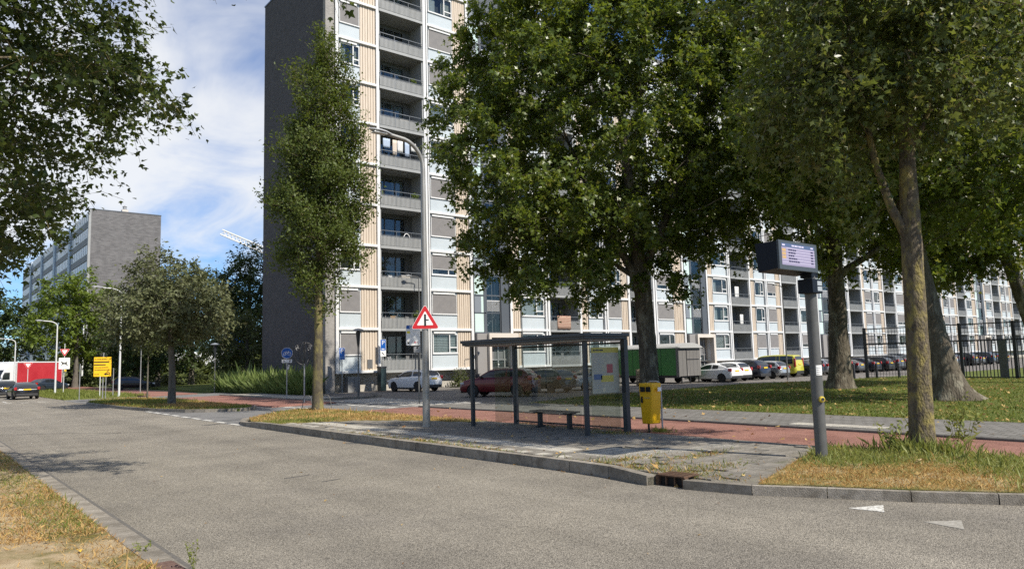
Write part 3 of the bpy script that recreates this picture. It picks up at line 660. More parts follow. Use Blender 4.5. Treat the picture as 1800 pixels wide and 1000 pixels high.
    pn = MB().box(1.38, 50.03, 0.12, w - 0.93, 50.045, FH)
    bars = MB(); bars.box(1.4, 50.0, 2.8, w - 0.95, 50.02, 2.86)
    for i in range(14): bars.box(1.42 + i * 0.1, 49.995, 1.9, 1.45 + i * 0.1, 50.015, 2.8)
    stp = MB()
    for i in range(9): stp.box(1.35 + i * 0.16, 50.6, 0.2 + i * 0.17, 1.51 + i * 0.16, 51.6, 0.3 + i * 0.17)
    c = [x.mesh(n, m) for x, n, m in ((fr, 'stair_window', m_darkgrey), (pm, 'mint_panel', m_mint), (pg, 'grey_panel', m_stair_grey), (pl, 'mint_strip', m_mint), (pn, 'pane', m_glass), (bars, 'baluster_rail', m_lightgrey), (stp, 'stairs', m_balcony_gray))]
    for ix, (a, b) in enumerate(stairs):
        for k in range(1, NF):
            f = link('stair_window', c[0], t, (a, 0, Z0 + k * FH - 0.3))
            for q, nm in ((1, 'mint_panel'), (2, 'grey_panel'), (3, 'mint_strip'), (4, 'pane'), (5, 'baluster_rail'), (6, 'stairs')):
                o = link(nm, c[q], f)
        mb = MB(); mb.box(a, 49.95, Z0 + NF * FH - 0.3, b, 51.0, ztop + 1.0); part('stair_head', mb, m_darkgrey, t)
        # entrance below
        e = MB(); zt = Z0 + FH - 0.32
        e.box(a, 49.6, 0, a + 1.05, 50.7, zt); e2 = MB(); e2.box(a + 1.06, 49.3, zt - 0.35, b + 0.55, 50.7, zt + 0.02); e2.box(b + 0.2, 49.3, 0, b + 0.55, 50.7, zt - 0.354); e2.box(a + 1.06, 49.3, 0, a + 1.3, 50.7, zt - 0.354)
        ent = part('entrance', e2, m_beige, t)
        part('grey_wall', e, M('grey_ashlar', (0.24, 0.23, 0.22), rough=0.8), ent)
        d = MB(); d.box(a + 1.304, 50.5, 0, b + 0.196, 50.6, zt - 0.36); part('door_recess', d, m_balcony_dark, ent)
        d = MB(); xm = a + 2.75
        for x in (a + 1.34, xm, b - 0.3): d.box(x, 50.4, 0, x + 0.14, 50.49, zt - 0.36)
        d.box(a + 1.34, 50.41, 2.1, b + 0.1, 50.48, 2.22); part('door_frame', d, m_galv, ent)
        d = MB(); d.box(a + 1.5, 50.43, 0, b - 0.3, 50.44, 2.1); part('door_glass', d, m_glass, ent)
        st = MB(); st.box(a + 1.0, 48.6, 0.0, b + 0.6, 49.9, 0.35); part('doorstep', st, m_concrete, ent)
        d = MB(); d.lathe([(0, 0), (0.07, 0.0), (0.07, 0.04), (0, 0.05)], 10, (xm + 0.07, 50.36, 1.75), 'y'); part('door_light', d, m_sign_white, ent)
    # vent grille in the wood panel and cellar cabinet
    g = MB()
    for i in range(8): g.box(27.0, 49.96, Z0 + 0.25 + i * 0.085, 27.42, 50.0, Z0 + 0.31 + i * 0.085)
    part('vent_grille', g, m_balcony_dark, t)
    return t, balcs, wins
APT, BALCS, WINS = apartment_building()

# the block of flats behind the junction
def far_building():
    t = thing('apartment_building', 'distant grey brick apartment block with blank lit end wall and rows of white windows', 'apartment building', (0, 0, 0))
    x0, x1, y0, y1, h = 26.0, 38.7, 157.5, 262, 33.0
    part('end_wall', MB().box(x0 + 0.3, y0, 0, x1, y0 + 0.5, h), m_far_gable, t)
    part('wall', MB().box(x0 + 0.35, y0 + 0.504, 0, x1, y1, h - 0.4), M('far_wall', (0.2, 0.2, 0.2), rough=0.8), t)
    part('roof_edge', MB().box(x0 - 0.05, y0 - 0.05, h + 0.002, x1 + 0.05, y0 + 0.6, h + 0.18), m_darkgrey, t)
    part('corner_trim', MB().box(x0 - 0.12, y0 - 0.03, 0, x0 + 0.296, y0 + 0.6, h), m_balcony_gray, t)
    m_band = M('grey_band', (0.24, 0.245, 0.26), (0.19, 0.195, 0.21), scale=0.7, rough=0.7)
    m_bluecol = M('blue_grey_column', (0.40, 0.47, 0.56), rough=0.5)
    m_farwin = M('far_window_frame', (0.76, 0.77, 0.76), (0.62, 0.64, 0.65), scale=1.2, rough=0.4)
    n = 5; L = (y1 - y0 - 1) / n
    bay = L - 3.0
    wm = MB(); nn = 9; st = bay / nn
    for i in range(nn):
        wm.box(0.0, i * st + 0.12, 1.15, 0.3, (i + 1) * st - 0.12, 2.95)
    wm = wm.mesh('window', m_farwin)
    gl = MB()
    for i in range(nn): 
        gl.box(-0.02, i * st + 0.3, 1.3, 0.0, i * st + st * 0.52, 2.8); 
    gl = gl.mesh('pane', M('far_pane', (0.12, 0.15, 0.18), rough=0.1))
    bd = MB().box(-0.03, 0, -0.1, 0.31, bay, 1.1).mesh('band', m_band)
    cs = MB().box(-0.3, 0, 0, 0.3, 2.2, h - 0.2); cs.box(-0.34, 0.9, 0, -0.3, 1.3, h - 0.2); cs = cs.mesh('stair_column', m_bluecol)
    for j in range(n):
        yb = y0 + 1 + j * L
        if j: link('stair_column', cs, t, (x0, yb - 2.6, 0))
        for k in range(10):
            loc = (x0, yb, 0.9 + k * 3.21)
            link('band', bd, t, loc); f = link('window', wm, t, loc); link('pane', gl, f)['kind'] = 'stuff'
    c = MB().box(32.2, y0 + 3, h - 0.35, 33.3, y0 + 4.2, h + 1.2); ch = part('chimney', c, m_beige, t)
    part('cowl', MB().lathe([(0.45, 0), (0.5, 0.1), (0.35, 0.15), (0.35, 0.6), (0.45, 0.65), (0.0, 0.95)], 12, (32.75, y0 + 3.6, h + 1.204)), m_galv, ch)
far_building()
# ------------------------------------------------------------------ trees
LEAF_LOBED = ([(0, 0, 0), (-0.30, 0.12, 0.05), (-0.56, 0.46, 0.10), (-0.22, 0.50, 0.03), (0, 1.0, -0.04), (0.22, 0.50, 0.03), (0.56, 0.46, 0.10), (0.30, 0.12, 0.05)],
              [(0, 2, 1), (0, 3, 2), (0, 5, 3), (3, 5, 4), (0, 6, 5), (0, 7, 6)])
LEAF_TRI = ([(0, 0, 0), (-0.56, 0.44, 0.10), (-0.17, 0.5, 0.02), (0, 1.0, -0.05), (0.17, 0.5, 0.02), (0.56, 0.44, 0.10)], [(0, 2, 1), (0, 4, 2), (2, 4, 3), (0, 5, 4)])
LEAF_STAR = ([(0, 0, 0), (-0.42, -0.02, 0.07), (-0.2, 0.22, 0.02), (-0.52, 0.52, 0.10), (-0.16, 0.44, 0.02), (0, 1.0, -0.05), (0.16, 0.44, 0.02), (0.52, 0.52, 0.10), (0.2, 0.22, 0.02), (0.42, -0.02, 0.07)],
             [(0, 2, 1), (0, 4, 2), (2, 4, 3), (0, 6, 4), (4, 6, 5), (0, 8, 6), (6, 8, 7), (0, 9, 8)])
LEAF_OVAL = ([(0, 0, 0), (-0.27, 0.45, 0.09), (0, 1.0, 0), (0.27, 0.45, 0.09)], [(0, 2, 1), (0, 3, 2)])
LEAF_LONG = ([(0, 0, 0), (-0.2, 0.35, 0.07), (-0.12, 0.75, 0.04), (0, 1.0, -0.05), (0.12, 0.75, 0.04), (0.2, 0.35, 0.07)], [(0, 2, 1), (0, 3, 2), (0, 4, 3), (0, 5, 4)])

def nrm(a): return a / np.maximum(np.linalg.norm(a, axis=-1, keepdims=True), 1e-9)

def leaf_cloud(name, pos, out, g, size, var, template, mat, parent, up=0.55, outw=0.5, jit=0.75, droop=0.35):
    n = len(pos)
    Z = nrm(np.array([0, 0, up]) + out * outw + g.normal(0, jit, (n, 3)) * 0.8)
    Yd = out * 0.7 + g.normal(0, 0.8, (n, 3)) + np.array([0, 0, -droop])
    Yd = nrm(Yd - Z * (Yd * Z).sum(1, keepdims=True)); X = np.cross(Yd, Z)
    s = size * np.exp(g.normal(0, var, n))
    return tri_scatter(name, template[0], template[1], pos, X, Yd, Z, s, mat, parent)

def skeleton(g, trunk, radii, tips, bend=0.35, rtip=0.012, power=2.3, limbs=()):
    """branches grown from the trunk to every tip; returns tubes (list of (pts, radii)) with the trunk first"""
    nodes = [np.array(p, float) for p in trunk]; par = [i - 1 for i in range(len(trunk))]; ntr = len(trunk)
    fixed = {}
    for lp, lr in limbs:
        last = int(np.argmin([np.linalg.norm(np.array(q) - lp[0]) for q in trunk]))
        for i in range(len(lp) - 1):
            n = max(1, int(np.linalg.norm(lp[i + 1] - lp[i]) / 0.5))
            for k in range(1, n + 1):
                nodes.append(lp[i] + (lp[i + 1] - lp[i]) * k / n + g.normal(0, 0.015, 3)); par.append(last); last = len(nodes) - 1; fixed[last] = lr[i] + (lr[i + 1] - lr[i]) * k / n
    tr_top = np.array(trunk[-1], float); lowest = ntr // 3
    order = np.argsort([np.linalg.norm(t - tr_top) for t in tips]); leafs = []
    for oi in order:
        tp = tips[oi]; A = np.array(nodes); d = np.linalg.norm(A - tp, axis=1)
        cost = d + np.maximum(0, A[:, 2] - tp[2] + 0.25 * np.hypot(A[:, 0] - tp[0], A[:, 1] - tp[1])) * 1.1
        cost[:lowest] += 50
        i = int(np.argmin(cost)); a = nodes[i]; L = np.linalg.norm(tp - a); n = max(2, int(L / 0.6))
        up = np.array([0, 0, 1.0]); side = g.normal(0, 1, 3) * 0.12 * L
        ctrl = a + (tp - a) * 0.5 + up * (bend * L * 0.35) + side
        last = i
        for k in range(1, n + 1):
            t = k / n; p = (1 - t) ** 2 * a + 2 * t * (1 - t) * ctrl + t * t * tp
            nodes.append(p + g.normal(0, 0.02, 3) * (k < n)); par.append(last); last = len(nodes) - 1
        leafs.append(last)
    N = len(nodes); w = np.zeros(N)
    for l in leafs: w[l] += 1
    for i in range(N - 1, -1, -1):
        if par[i] >= 0: w[par[i]] += w[i]
    r = rtip * np.maximum(w, 1) ** (1 / power)
    for i in range(ntr): r[i] = radii[i]
    for i, q in fixed.items(): r[i] = q
    kids = [[] for _ in range(N)]
    for i in range(N):
        if par[i] >= 0: kids[par[i]].append(i)
    tubes = []; seen = set()
    def chain(start, frm):
        pts = [nodes[frm]] if frm is not None else []; rr = [min(r[frm], r[start] * 1.15)] if frm is not None else []
        i = start
        while True:
            pts.append(nodes[i]); rr.append(r[i] if not (i < ntr and frm is not None) else r[i]); ks = kids[i]
            if not ks: break
            if i < ntr - 1 and i + 1 in ks and frm is None: nx = i + 1
            else: nx = max(ks, key=lambda q: w[q])
            for q in ks:
                if q != nx: stack.append((q, i))
            i = nx
        tubes.append((pts, rr))
    stack = []; chain(0, None)
    while stack:
        s, f = stack.pop(); chain(s, f)
    for j in range(1, len(tubes)):
        pts, rr = tubes[j]
        for k in range(1, len(rr)): rr[k] = min(rr[k], rr[k - 1])
    return tubes, [nodes[l] for l in leafs]

def trunk_mesh(g, tubes, sides_big=14, flare=0.35, rough=0.06, min_r=0.004, flare_h=0.5):
    """first tube is the trunk: root flare and uneven bark; the others are limbs and twigs"""
    b = MB()
    pts, rr = tubes[0]; P = [Vector(p) for p in pts]
    # refine
    fp, fr = [], []
    for i in range(len(P) - 1):
        L = (P[i + 1] - P[i]).length; n = max(1, int(L / 0.18)) if rr[i] > 0.1 else 1
        for k in range(n):
            t = k / n; fp.append(P[i].lerp(P[i + 1], t)); fr.append(rr[i] * (1 - t) + rr[i + 1] * t)
    fp.append(P[-1]); fr.append(rr[-1]); z0 = fp[0].z
    o = len(b.v); n = sides_big; ph = [g.uniform(0, 6.28) for _ in range(5)]
    for i, p in enumerate(fp):
        d = (fp[min(i + 1, len(fp) - 1)] - fp[max(i - 1, 0)]).normalized(); h = p.z - z0
        if i == 0: u = d.orthogonal().normalized()
        u = (u - d * u.dot(d)).normalized(); w = d.cross(u)
        fl = 1 + flare * math.exp(-h / flare_h)
        for k in range(n):
            a = 2 * PI * k / n
            m = fl * (1 + 0.5 * flare * math.exp(-h / (flare_h * 0.7)) * math.sin(4 * a + ph[0])) * (1 + rough * (math.sin(2 * a + ph[1] + h * 0.8) + 0.6 * math.sin(3 * a + ph[2] - h * 1.7)) + g.normal(0, rough * 0.35))
            b.v.append(tuple(p + (u * math.cos(a) + w * math.sin(a)) * fr[i] * m))
    for i in range(len(fp) - 1):
        for k in range(n):
            a = o + i * n + k; c = o + i * n + (k + 1) % n; b.f.append((a, c, c + n, a + n)); b.m.append(0)
    for pts, rr in tubes[1:]:
        b.tube(pts, [max(min_r, q) for q in rr], 7 if rr[0] > 0.05 else (5 if rr[0] > 0.02 else 3), cap=False)
    return b

def shell_points(g, n, ells, minsep, hollow=0.35, keep=None):
    """tips spread through the crown's volume, denser toward the outside, a little apart from each other"""
    vol = np.array([e[1][0] * e[1][1] * e[1][2] for e in ells], float); vol = vol ** 0.8; vol /= vol.sum(); P = []
    tries = 0
    while len(P) < n and tries < n * 60:
        tries += 1; e = ells[g.choice(len(ells), p=vol)]; d = g.normal(0, 1, 3); d /= np.linalg.norm(d)
        rad = (hollow + (1 - hollow) * g.uniform() ** 0.75) * (1 + g.normal(0, 0.06)); p = np.array(e[0]) + d * rad * np.array(e[1])
        if keep is not None and not keep(p): continue
        if P and minsep > 0:
            if np.min(np.linalg.norm(np.array(P) - p, axis=1)) < minsep: continue
        P.append(p)
    return P

def tree(name, label, trunk, radii, ells, ntips, per, leaf, size, mat, bark, seed, spread=0.5, minsep=0.5, hollow=0.35, droop=0.35, up=0.55, outw=0.5, var=0.2, bend=0.35, flare=0.35, rtip=0.012, flat=0.7, keep=None, group=None, rough=0.06, strings=0, stringlen=1.0, power=2.3, cat='tree', tips_extra=None, limbs=()):
    g = np.random.default_rng(seed); base = np.array(trunk[0], float)
    t = thing(name, label, cat, tuple(base), 0, group)
    # trunk resampled every ~0.5 m
    tp, tr = [], []
    for i in range(len(trunk) - 1):
        a, c = np.array(trunk[i], float), np.array(trunk[i + 1], float); n = max(1, int(np.linalg.norm(c - a) / 0.5))
        for k in range(n): tp.append(a + (c - a) * k / n - base); tr.append(radii[i] + (radii[i + 1] - radii[i]) * k / n)
    tp.append(np.array(trunk[-1], float) - base); tr.append(radii[-1])
    E = [(np.array(c, float) - base, r) for c, r in ells]
    kp = (lambda p: keep(p + base)) if keep else None
    tips = shell_points(g, ntips, E, minsep, hollow, kp)
    if tips_extra is not None: tips += [np.array(q, float) - base for q in tips_extra]
    tubes, ends = skeleton(g, tp, tr, tips, bend, rtip, power, [([np.array(q, float) - base for q in lp], lr) for lp, lr in limbs])
    cen = np.mean(tips, axis=0)
    pos, out = [], []
    twigs = []
    for e in tips:
        o = nrm((e - cen)[None])[0]; o = nrm((o + np.array([0, 0, -0.1]))[None])[0]
        nt = 5
        m = int(per * g.uniform(0.55, 1.45))
        # short twigs round each tip, leaves along them
        dirs = nrm(o * 0.6 + g.normal(0, 0.75, (nt, 3)) + np.array([0, 0, 0.15 - droop * 0.5])); L = spread * g.uniform(0.8, 2.0, nt)
        for q in range(nt):
            mid = e + dirs[q] * L[q] * 0.5 + np.array([0, 0, 0.06]); end = e + dirs[q] * L[q] + np.array([0, 0, -droop * 0.3 * L[q]])
            twigs.append(([e, mid, end], [rtip * 0.75, rtip * 0.55, rtip * 0.25]))
            k = max(1, m // nt); s = g.uniform(0.05, 1.08, k)[:, None]; pp = e + (mid - e) * 2 * s * (1 - s) + (end - e) * s * s + g.normal(0, spread * 0.24, (k, 3)) * np.array([1, 1, flat])
            pos.append(pp); out.append(nrm(dirs[q] * 0.7 + o * 0.5 + g.normal(0, 0.25, (k, 3))))
    pos = np.concatenate(pos); out = np.concatenate(out)
    tk = part('trunk', trunk_mesh(g, tubes + twigs, flare=flare, rough=rough, min_r=0.0035), bark, t, smooth='all')
    cr = leaf_cloud('crown', pos, out, g, size, var, leaf, mat, t, up, outw, droop=droop); cr['kind'] = 'stuff'
    return t

bark_plane = M('plane_bark', (0.075, 0.063, 0.047), (0.14, 0.12, 0.09), scale=7, rough=0.95, bump=1.0, bdist=0.07, bscale=16, spec=0.15, c3=(0.23, 0.21, 0.16), scale3=3.0, lo3=0.52, hi3=0.62, stretch=(1, 1, 0.35))
bark_lichen = M('lichen_bark', (0.165, 0.138, 0.095), (0.075, 0.062, 0.046), scale=9, rough=0.95, bump=1.0, bdist=0.05, bscale=26, spec=0.15, c3=(0.24, 0.20, 0.075), scale3=5.5, lo3=0.47, hi3=0.62, stretch=(1, 1, 0.55))
bark_horn = M('hornbeam_bark', (0.12, 0.105, 0.075), (0.07, 0.06, 0.045), scale=6, rough=0.95, bump=0.9, bscale=30, spec=0.15, c3=(0.2, 0.175, 0.075), scale3=3.2, lo3=0.46, hi3=0.6, stretch=(1, 1, 0.4))
bark_grey = M('grey_bark', (0.10, 0.09, 0.075), (0.16, 0.145, 0.12), scale=8, rough=0.95, bump=0.8, bscale=30, spec=0.15, stretch=(1, 1, 0.4))
lf_plane = leaf_mat('plane_leaf', (0.078, 0.116, 0.018), (0.142, 0.186, 0.033), 0.42, 0.36, spec=0.5, c3=(0.17, 0.185, 0.045), f3=0.08)
lf_near = leaf_mat('young_plane_leaf', (0.065, 0.092, 0.021), (0.125, 0.15, 0.036), 0.42, 0.36, spec=0.42, c3=(0.17, 0.16, 0.05), f3=0.04)
lf_gum = leaf_mat('left_tree_leaf', (0.042, 0.066, 0.017), (0.085, 0.115, 0.028), 0.42, 0.4, spec=0.4)
lf_horn = leaf_mat('hornbeam_leaf', (0.062, 0.092, 0.018), (0.115, 0.15, 0.032), 0.38, 0.5, spec=0.32, c3=(0.11, 0.13, 0.03), f3=0.04)
lf_grey = leaf_mat('whitebeam_leaf', (0.09, 0.105, 0.042), (0.15, 0.162, 0.08), 0.25, 0.5, spec=0.3)
lf_lime = leaf_mat('lime_leaf', (0.095, 0.145, 0.02), (0.15, 0.20, 0.03), 0.38, 0.5, spec=0.3)
lf_dark = leaf_mat('dark_tree_leaf', (0.032, 0.055, 0.014), (0.062, 0.092, 0.024), 0.28, 0.5, spec=0.3)
lf_olive = leaf_mat('olive_tree_leaf', (0.06, 0.078, 0.022), (0.095, 0.115, 0.034), 0.32, 0.5, spec=0.3)
lf_yellow = leaf_mat('yellowing_leaf', (0.085, 0.115, 0.02), (0.14, 0.155, 0.03), 0.38, 0.45, spec=0.35)

def plant_trees():
    # columnar tree in the verge
    def horn_keep(p):
        z = p[2]; cx = 14.02 + 0.03 * (z - 5); cy = 30.4; prof = np.interp(z, [4.3, 5.2, 7, 9, 12, 14.5, 16, 17.2, 17.6], [0.35, 1.1, 1.7, 2.0, 1.75, 1.2, 0.75, 0.12, 0.0]) * (1 + 0.24 * math.sin(z * 2.3 + 2 * math.atan2(p[1] - cy, p[0] - cx)) + 0.1 * math.sin(z * 5.1))
        return math.hypot(p[0] - cx, p[1] - cy) < prof
    tree('columnar_tree', 'tall narrow columnar tree with dense dark crown in the verge before the brick end wall', [(13.96, 30.38, 0.05), (14.0, 30.37, 4.2), (14.1, 30.35, 9), (14.25, 30.3, 13), (14.35, 30.25, 16.2)], [0.205, 0.18, 0.13, 0.08, 0.02],
         [((14.0, 30.4, 8.5), (2.5, 2.5, 4.4)), ((14.1, 30.4, 12.5), (2.3, 2.3, 5.2)), ((14.2, 30.3, 15.5), (1.5, 1.5, 3.3))], 460, 112, LEAF_OVAL, 0.135, lf_horn, bark_horn, 3, spread=0.46, minsep=0.34, hollow=0.4, droop=-1.1, bend=1.0, up=0.35, outw=0.8, rtip=0.008, keep=horn_keep, flare=0.25, rough=0.05, flat=1.3)
    # big plane tree behind the shelter
    tree('plane_tree', 'largest broad plane tree standing on the lawn just behind the yellow litter bin', [(28.63, 24.08, 0.0), (28.6, 24.1, 3), (28.45, 24.2, 6.2), (28.4, 24.5, 9.5), (28.2, 24.8, 14), (28.1, 25, 19)], [0.50, 0.44, 0.40, 0.28, 0.17, 0.04],
         [((26.6, 25.8, 13.2), (7.4, 7.2, 8.4)), ((29.6, 22.9, 14.5), (7.2, 7.2, 8.6)), ((25.6, 26.2, 8.4), (6.4, 5.6, 3.3)), ((32.4, 19.4, 12.5), (4.8, 5.4, 6.6)), ((28.6, 24.2, 20.5), (6.0, 6.0, 4.5)), ((25.0, 27.2, 17.5), (5.2, 5.2, 6.0)), ((25.6, 26.6, 21.5), (5.0, 5.0, 4.0)), ((31.5, 21.5, 19.5), (5.0, 5.0, 4.5)), ((22.9, 28.6, 12.6), (3.6, 3.4, 4.8)), ((23.6, 28.2, 7.9), (3.4, 3.2, 2.4)), ((23.4, 28.6, 17.0), (3.4, 3.2, 3.6))], 960, 170, LEAF_TRI, 0.215, lf_plane, bark_plane, 5, spread=0.62, minsep=0.62, hollow=0.4, droop=0.4, bend=0.45, rtip=0.010, flare=0.3, flat=0.85, limbs=[([(28.5, 24.2, 5.4), (27.7, 24.9, 7.6), (26.6, 25.8, 10.6), (25.6, 26.6, 14)], [.24, .2, .13, .05]), ([(28.5, 24.2, 6.2), (29.4, 23.4, 8.6), (30.4, 22.4, 12), (30.9, 21.8, 15)], [.24, .2, .13, .05]), ([(28.5, 24.2, 5.8), (27.2, 25.3, 7.0), (25.0, 27.0, 8.6)], [.16, .11, .04])])
    # plane trees to the right
    tree('plane_tree', 'upright plane tree with dark trunk on the lawn between info pole and lichen trunk', [(38.22, 19.2, 0.0), (38.25, 19.1, 4), (38.2, 19.0, 8), (38.4, 19.0, 13), (38.3, 18.8, 19)], [0.55, 0.46, 0.40, 0.26, 0.05],
         [((38, 19.2, 15.5), (8.2, 8.2, 8.0)), ((39, 17.5, 10.0), (7.2, 6.2, 4.2)), ((36.5, 18.0, 20), (6.5, 6.5, 4.0)), ((42, 15, 12.5), (5.5, 5.5, 6.0))], 500, 150, LEAF_TRI, 0.235, lf_plane, bark_plane, 6, spread=0.7, minsep=0.7, hollow=0.35, droop=0.4, bend=0.45, rtip=0.011, flare=0.4, flat=0.85, limbs=[([(38.2, 19.0, 6.0), (39.4, 17.6, 7.2), (40.8, 16.0, 8.4), (42, 14.8, 10.5)], [.2, .16, .12, .05]), ([(38.2, 19, 7.5), (37.2, 20, 9.5), (36, 20.8, 13)], [.2, .15, .05])])
    tree('plane_tree', 'leaning plane tree with pale sunlit foot right behind the lichen covered trunk', [(30.55, 11.1, 0.0), (30.35, 11.45, 2.6), (30.1, 11.95, 6.8), (29.9, 12.3, 10), (29.8, 12.4, 16)], [0.64, 0.46, 0.38, 0.24, 0.04],
         [((29.8, 12.0, 11.6), (6.4, 6.4, 4.6)), ((31.5, 9.5, 9.4), (6.0, 5.4, 3.2)), ((30, 12, 13.5), (5.0, 5.0, 2.8)), ((27.4, 13.4, 10.8), (4.2, 4.2, 3.4))], 440, 140, LEAF_TRI, 0.205, lf_plane, bark_plane, 8, spread=0.72, minsep=0.75, hollow=0.4, droop=0.4, bend=0.4, rtip=0.013, flare=0.55, flat=0.85)
    tree('plane_tree', 'plane tree with yellow green leaves and low forked limb behind the fence gate', [(47.5, 12.6, 0.0), (47.3, 12.8, 3.2), (46.9, 13.2, 5.4), (46.5, 14.0, 8.2), (46.3, 14.6, 13)], [0.5, 0.42, 0.36, 0.2, 0.04],
         [((46.0, 14.2, 10.5), (6.2, 6.2, 5.0)), ((46, 12.0, 14), (6.5, 6.5, 4.5)), ((44.6, 15.4, 7.6), (4.2, 4.2, 2.0))], 290, 140, LEAF_TRI, 0.235, lf_yellow, bark_plane, 9, spread=0.75, minsep=0.8, hollow=0.4, droop=0.4, rtip=0.013)
    # near tree with lichen
    tree('young_plane_tree', 'nearest tree with yellow lichen covered trunk in the grass beside the info pole', [(14.85, 5.97, 0.06), (14.87, 5.94, 1.2), (14.865, 5.91, 2.4), (14.88, 5.87, 4.0), (14.89, 5.85, 5.2), (14.92, 5.8, 6.6), (15.02, 5.6, 9.0), (15.1, 5.5, 13.0)], [0.215, 0.20, 0.19, 0.185, 0.165, 0.115, 0.075, 0.02],
         [((14.5, 6.2, 8.4), (2.5, 2.6, 3.3)), ((14.9, 5.6, 11.2), (2.8, 2.8, 3.6)), ((15.4, 5.0, 7.9), (2.2, 2.2, 2.3)), ((13.9, 7.0, 6.9), (1.5, 1.6, 1.5))], 440, 100, LEAF_TRI, 0.12, lf_near, bark_lichen, 12, spread=0.42, minsep=0.3, hollow=0.2, droop=0.35, bend=0.9, rtip=0.006, flare=0.18, rough=0.04, flat=0.9, limbs=[([(14.88, 5.86, 4.15), (14.62, 6.1, 4.75), (14.46, 6.25, 5.6), (14.34, 6.4, 7.2), (14.2, 6.5, 9)], [.095, .085, .07, .05, .02]), ([(14.9, 5.8, 5.6), (15.15, 5.5, 6.6), (15.4, 5.2, 8.2)], [.06, .05, .02])])
    # tree over the left verge, trunk outside the picture
    g = np.random.default_rng(77)
    tree('overhanging_tree', 'overhanging tree with lobed leaves reaching over the near verge and road from the left', [(-3.2, 12.0, 0.03), (-3.1, 12.1, 2.5), (-2.8, 12.4, 5), (-2.6, 12.8, 8), (-2.5, 13, 12)], [0.3, 0.26, 0.2, 0.12, 0.03],
         [((-1.2, 14.4, 9.2), (4.4, 5.4, 4.4)), ((0.7, 15.8, 7.4), (3.1, 4.2, 2.5)), ((-0.4, 16.8, 5.2), (2.8, 5.4, 1.8)), ((-0.1, 14.2, 11), (3.7, 4.2, 2.8)), ((1.2, 19, 5.6), (1.6, 3.2, 1.2)), ((2.3, 13.2, 6.6), (1.2, 2.0, 0.9)), ((4.2, 10.4, 9.1), (1.7, 2.8, 0.9)), ((2.4, 11.0, 9.4), (2.2, 3.0, 1.2))], 960, 82, LEAF_LOBED, 0.102, lf_gum, bark_lichen, 21, spread=0.42, minsep=0.24, hollow=0.25, droop=0.5, bend=0.5, rtip=0.0045, limbs=[([(-2.8, 12.4, 4.6), (-1.6, 12.0, 6.0), (-0.6, 12.2, 7.2), (0.9, 13.2, 8.6)], [.12, .09, .07, .03]), ([(-2.7, 12.6, 6), (-1.2, 14.5, 7.0), (0.6, 16, 7.6)], [.1, .07, .02])], flat=0.5, up=0.75, outw=0.35)  # last crown lobes hang unseen above the view, added to shade the road edge
    # island tree
    tree('small_round_tree', 'small round grey green tree standing on the grass island beside the bike path', [(11.62, 44.11, 0.08), (11.58, 44.1, 2.2), (11.5, 44.1, 3.4), (11.4, 44.1, 5.6), (11.4, 44.1, 7.2)], [0.19, 0.165, 0.145, 0.09, 0.03],
         [((11.4, 44.1, 5.6), (2.8, 2.8, 2.1)), ((9.9, 44.4, 5.0), (1.8, 1.8, 1.3)), ((12.9, 43.9, 5.4), (1.8, 2.0, 1.7)), ((11.1, 44.2, 7.1), (1.9, 1.9, 1.2))], 150, 105, LEAF_OVAL, 0.20, lf_grey, bark_grey, 31, spread=0.62, minsep=0.55, hollow=0.45, droop=0.2, rtip=0.01)
    tree('sapling', 'thin young sapling with sparse crown at the far end of the grass island', [(12.9, 55.0, 0.08), (12.9, 55, 3), (12.95, 55.1, 5.2)], [0.05, 0.04, 0.012],
         [((12.9, 55.0, 4.2), (1.0, 1.0, 1.5))], 40, 60, LEAF_OVAL, 0.16, lf_olive, bark_grey, 32, spread=0.4, minsep=0.25, rtip=0.006)
    # trees further back
    BG = [('lime_tree', 'bright yellow green tree beside the red lorry before the distant flats', (17.6, 113), 15.0, 5.6, lf_lime, LEAF_OVAL, 0.42, 190, 41, 0.30, 1.0),
          ('street_tree', 'dense green tree behind the front of the red lorry', (9.5, 128), 13.5, 6.0, lf_dark, LEAF_OVAL, 0.44, 190, 42, 0.12, 1.0),
          ('street_tree', 'tall green tree at the left edge rising above the lorry cab', (2.5, 120), 14.5, 6.0, lf_olive, LEAF_OVAL, 0.44, 170, 43, 0.12, 1.0),
          ('street_tree', 'airy tree top showing above the others at the left edge', (6.0, 150), 20.5, 4.2, lf_olive, LEAF_OVAL, 0.42, 70, 44, 0.25, 1.4),
          ('street_tree', 'dark tree against the foot of the distant grey end wall', (23.2, 121), 9.5, 4.4, lf_dark, LEAF_OVAL, 0.4, 140, 45, 0.18, 1.0),
          ('street_tree', 'shaded tree left of the small round island tree', (20.8, 92), 9.0, 4.0, lf_dark, LEAF_OVAL, 0.34, 130, 46, 0.2, 1.0),
          ('street_tree', 'olive green tree rising right of the small round island tree', (28.6, 100), 15.5, 5.4, lf_olive, LEAF_OVAL, 0.38, 190, 47, 0.15, 1.2),
          ('street_tree', 'tall very dark tree touching the left edge of the brick end wall', (28.9, 80), 14.8, 4.3, lf_dark, LEAF_OVAL, 0.33, 260, 48, 0.1, 1.35),
          ('street_tree', 'low spreading tree above the site cabins beside the end wall', (25.8, 72), 6.6, 3.2, lf_olive, LEAF_OVAL, 0.28, 100, 49, 0.28, 0.8),
          ('street_tree', 'green tree behind the small round island tree', (23.8, 97), 12.0, 4.8, lf_dark, LEAF_OVAL, 0.38, 170, 50, 0.15, 1.1)]
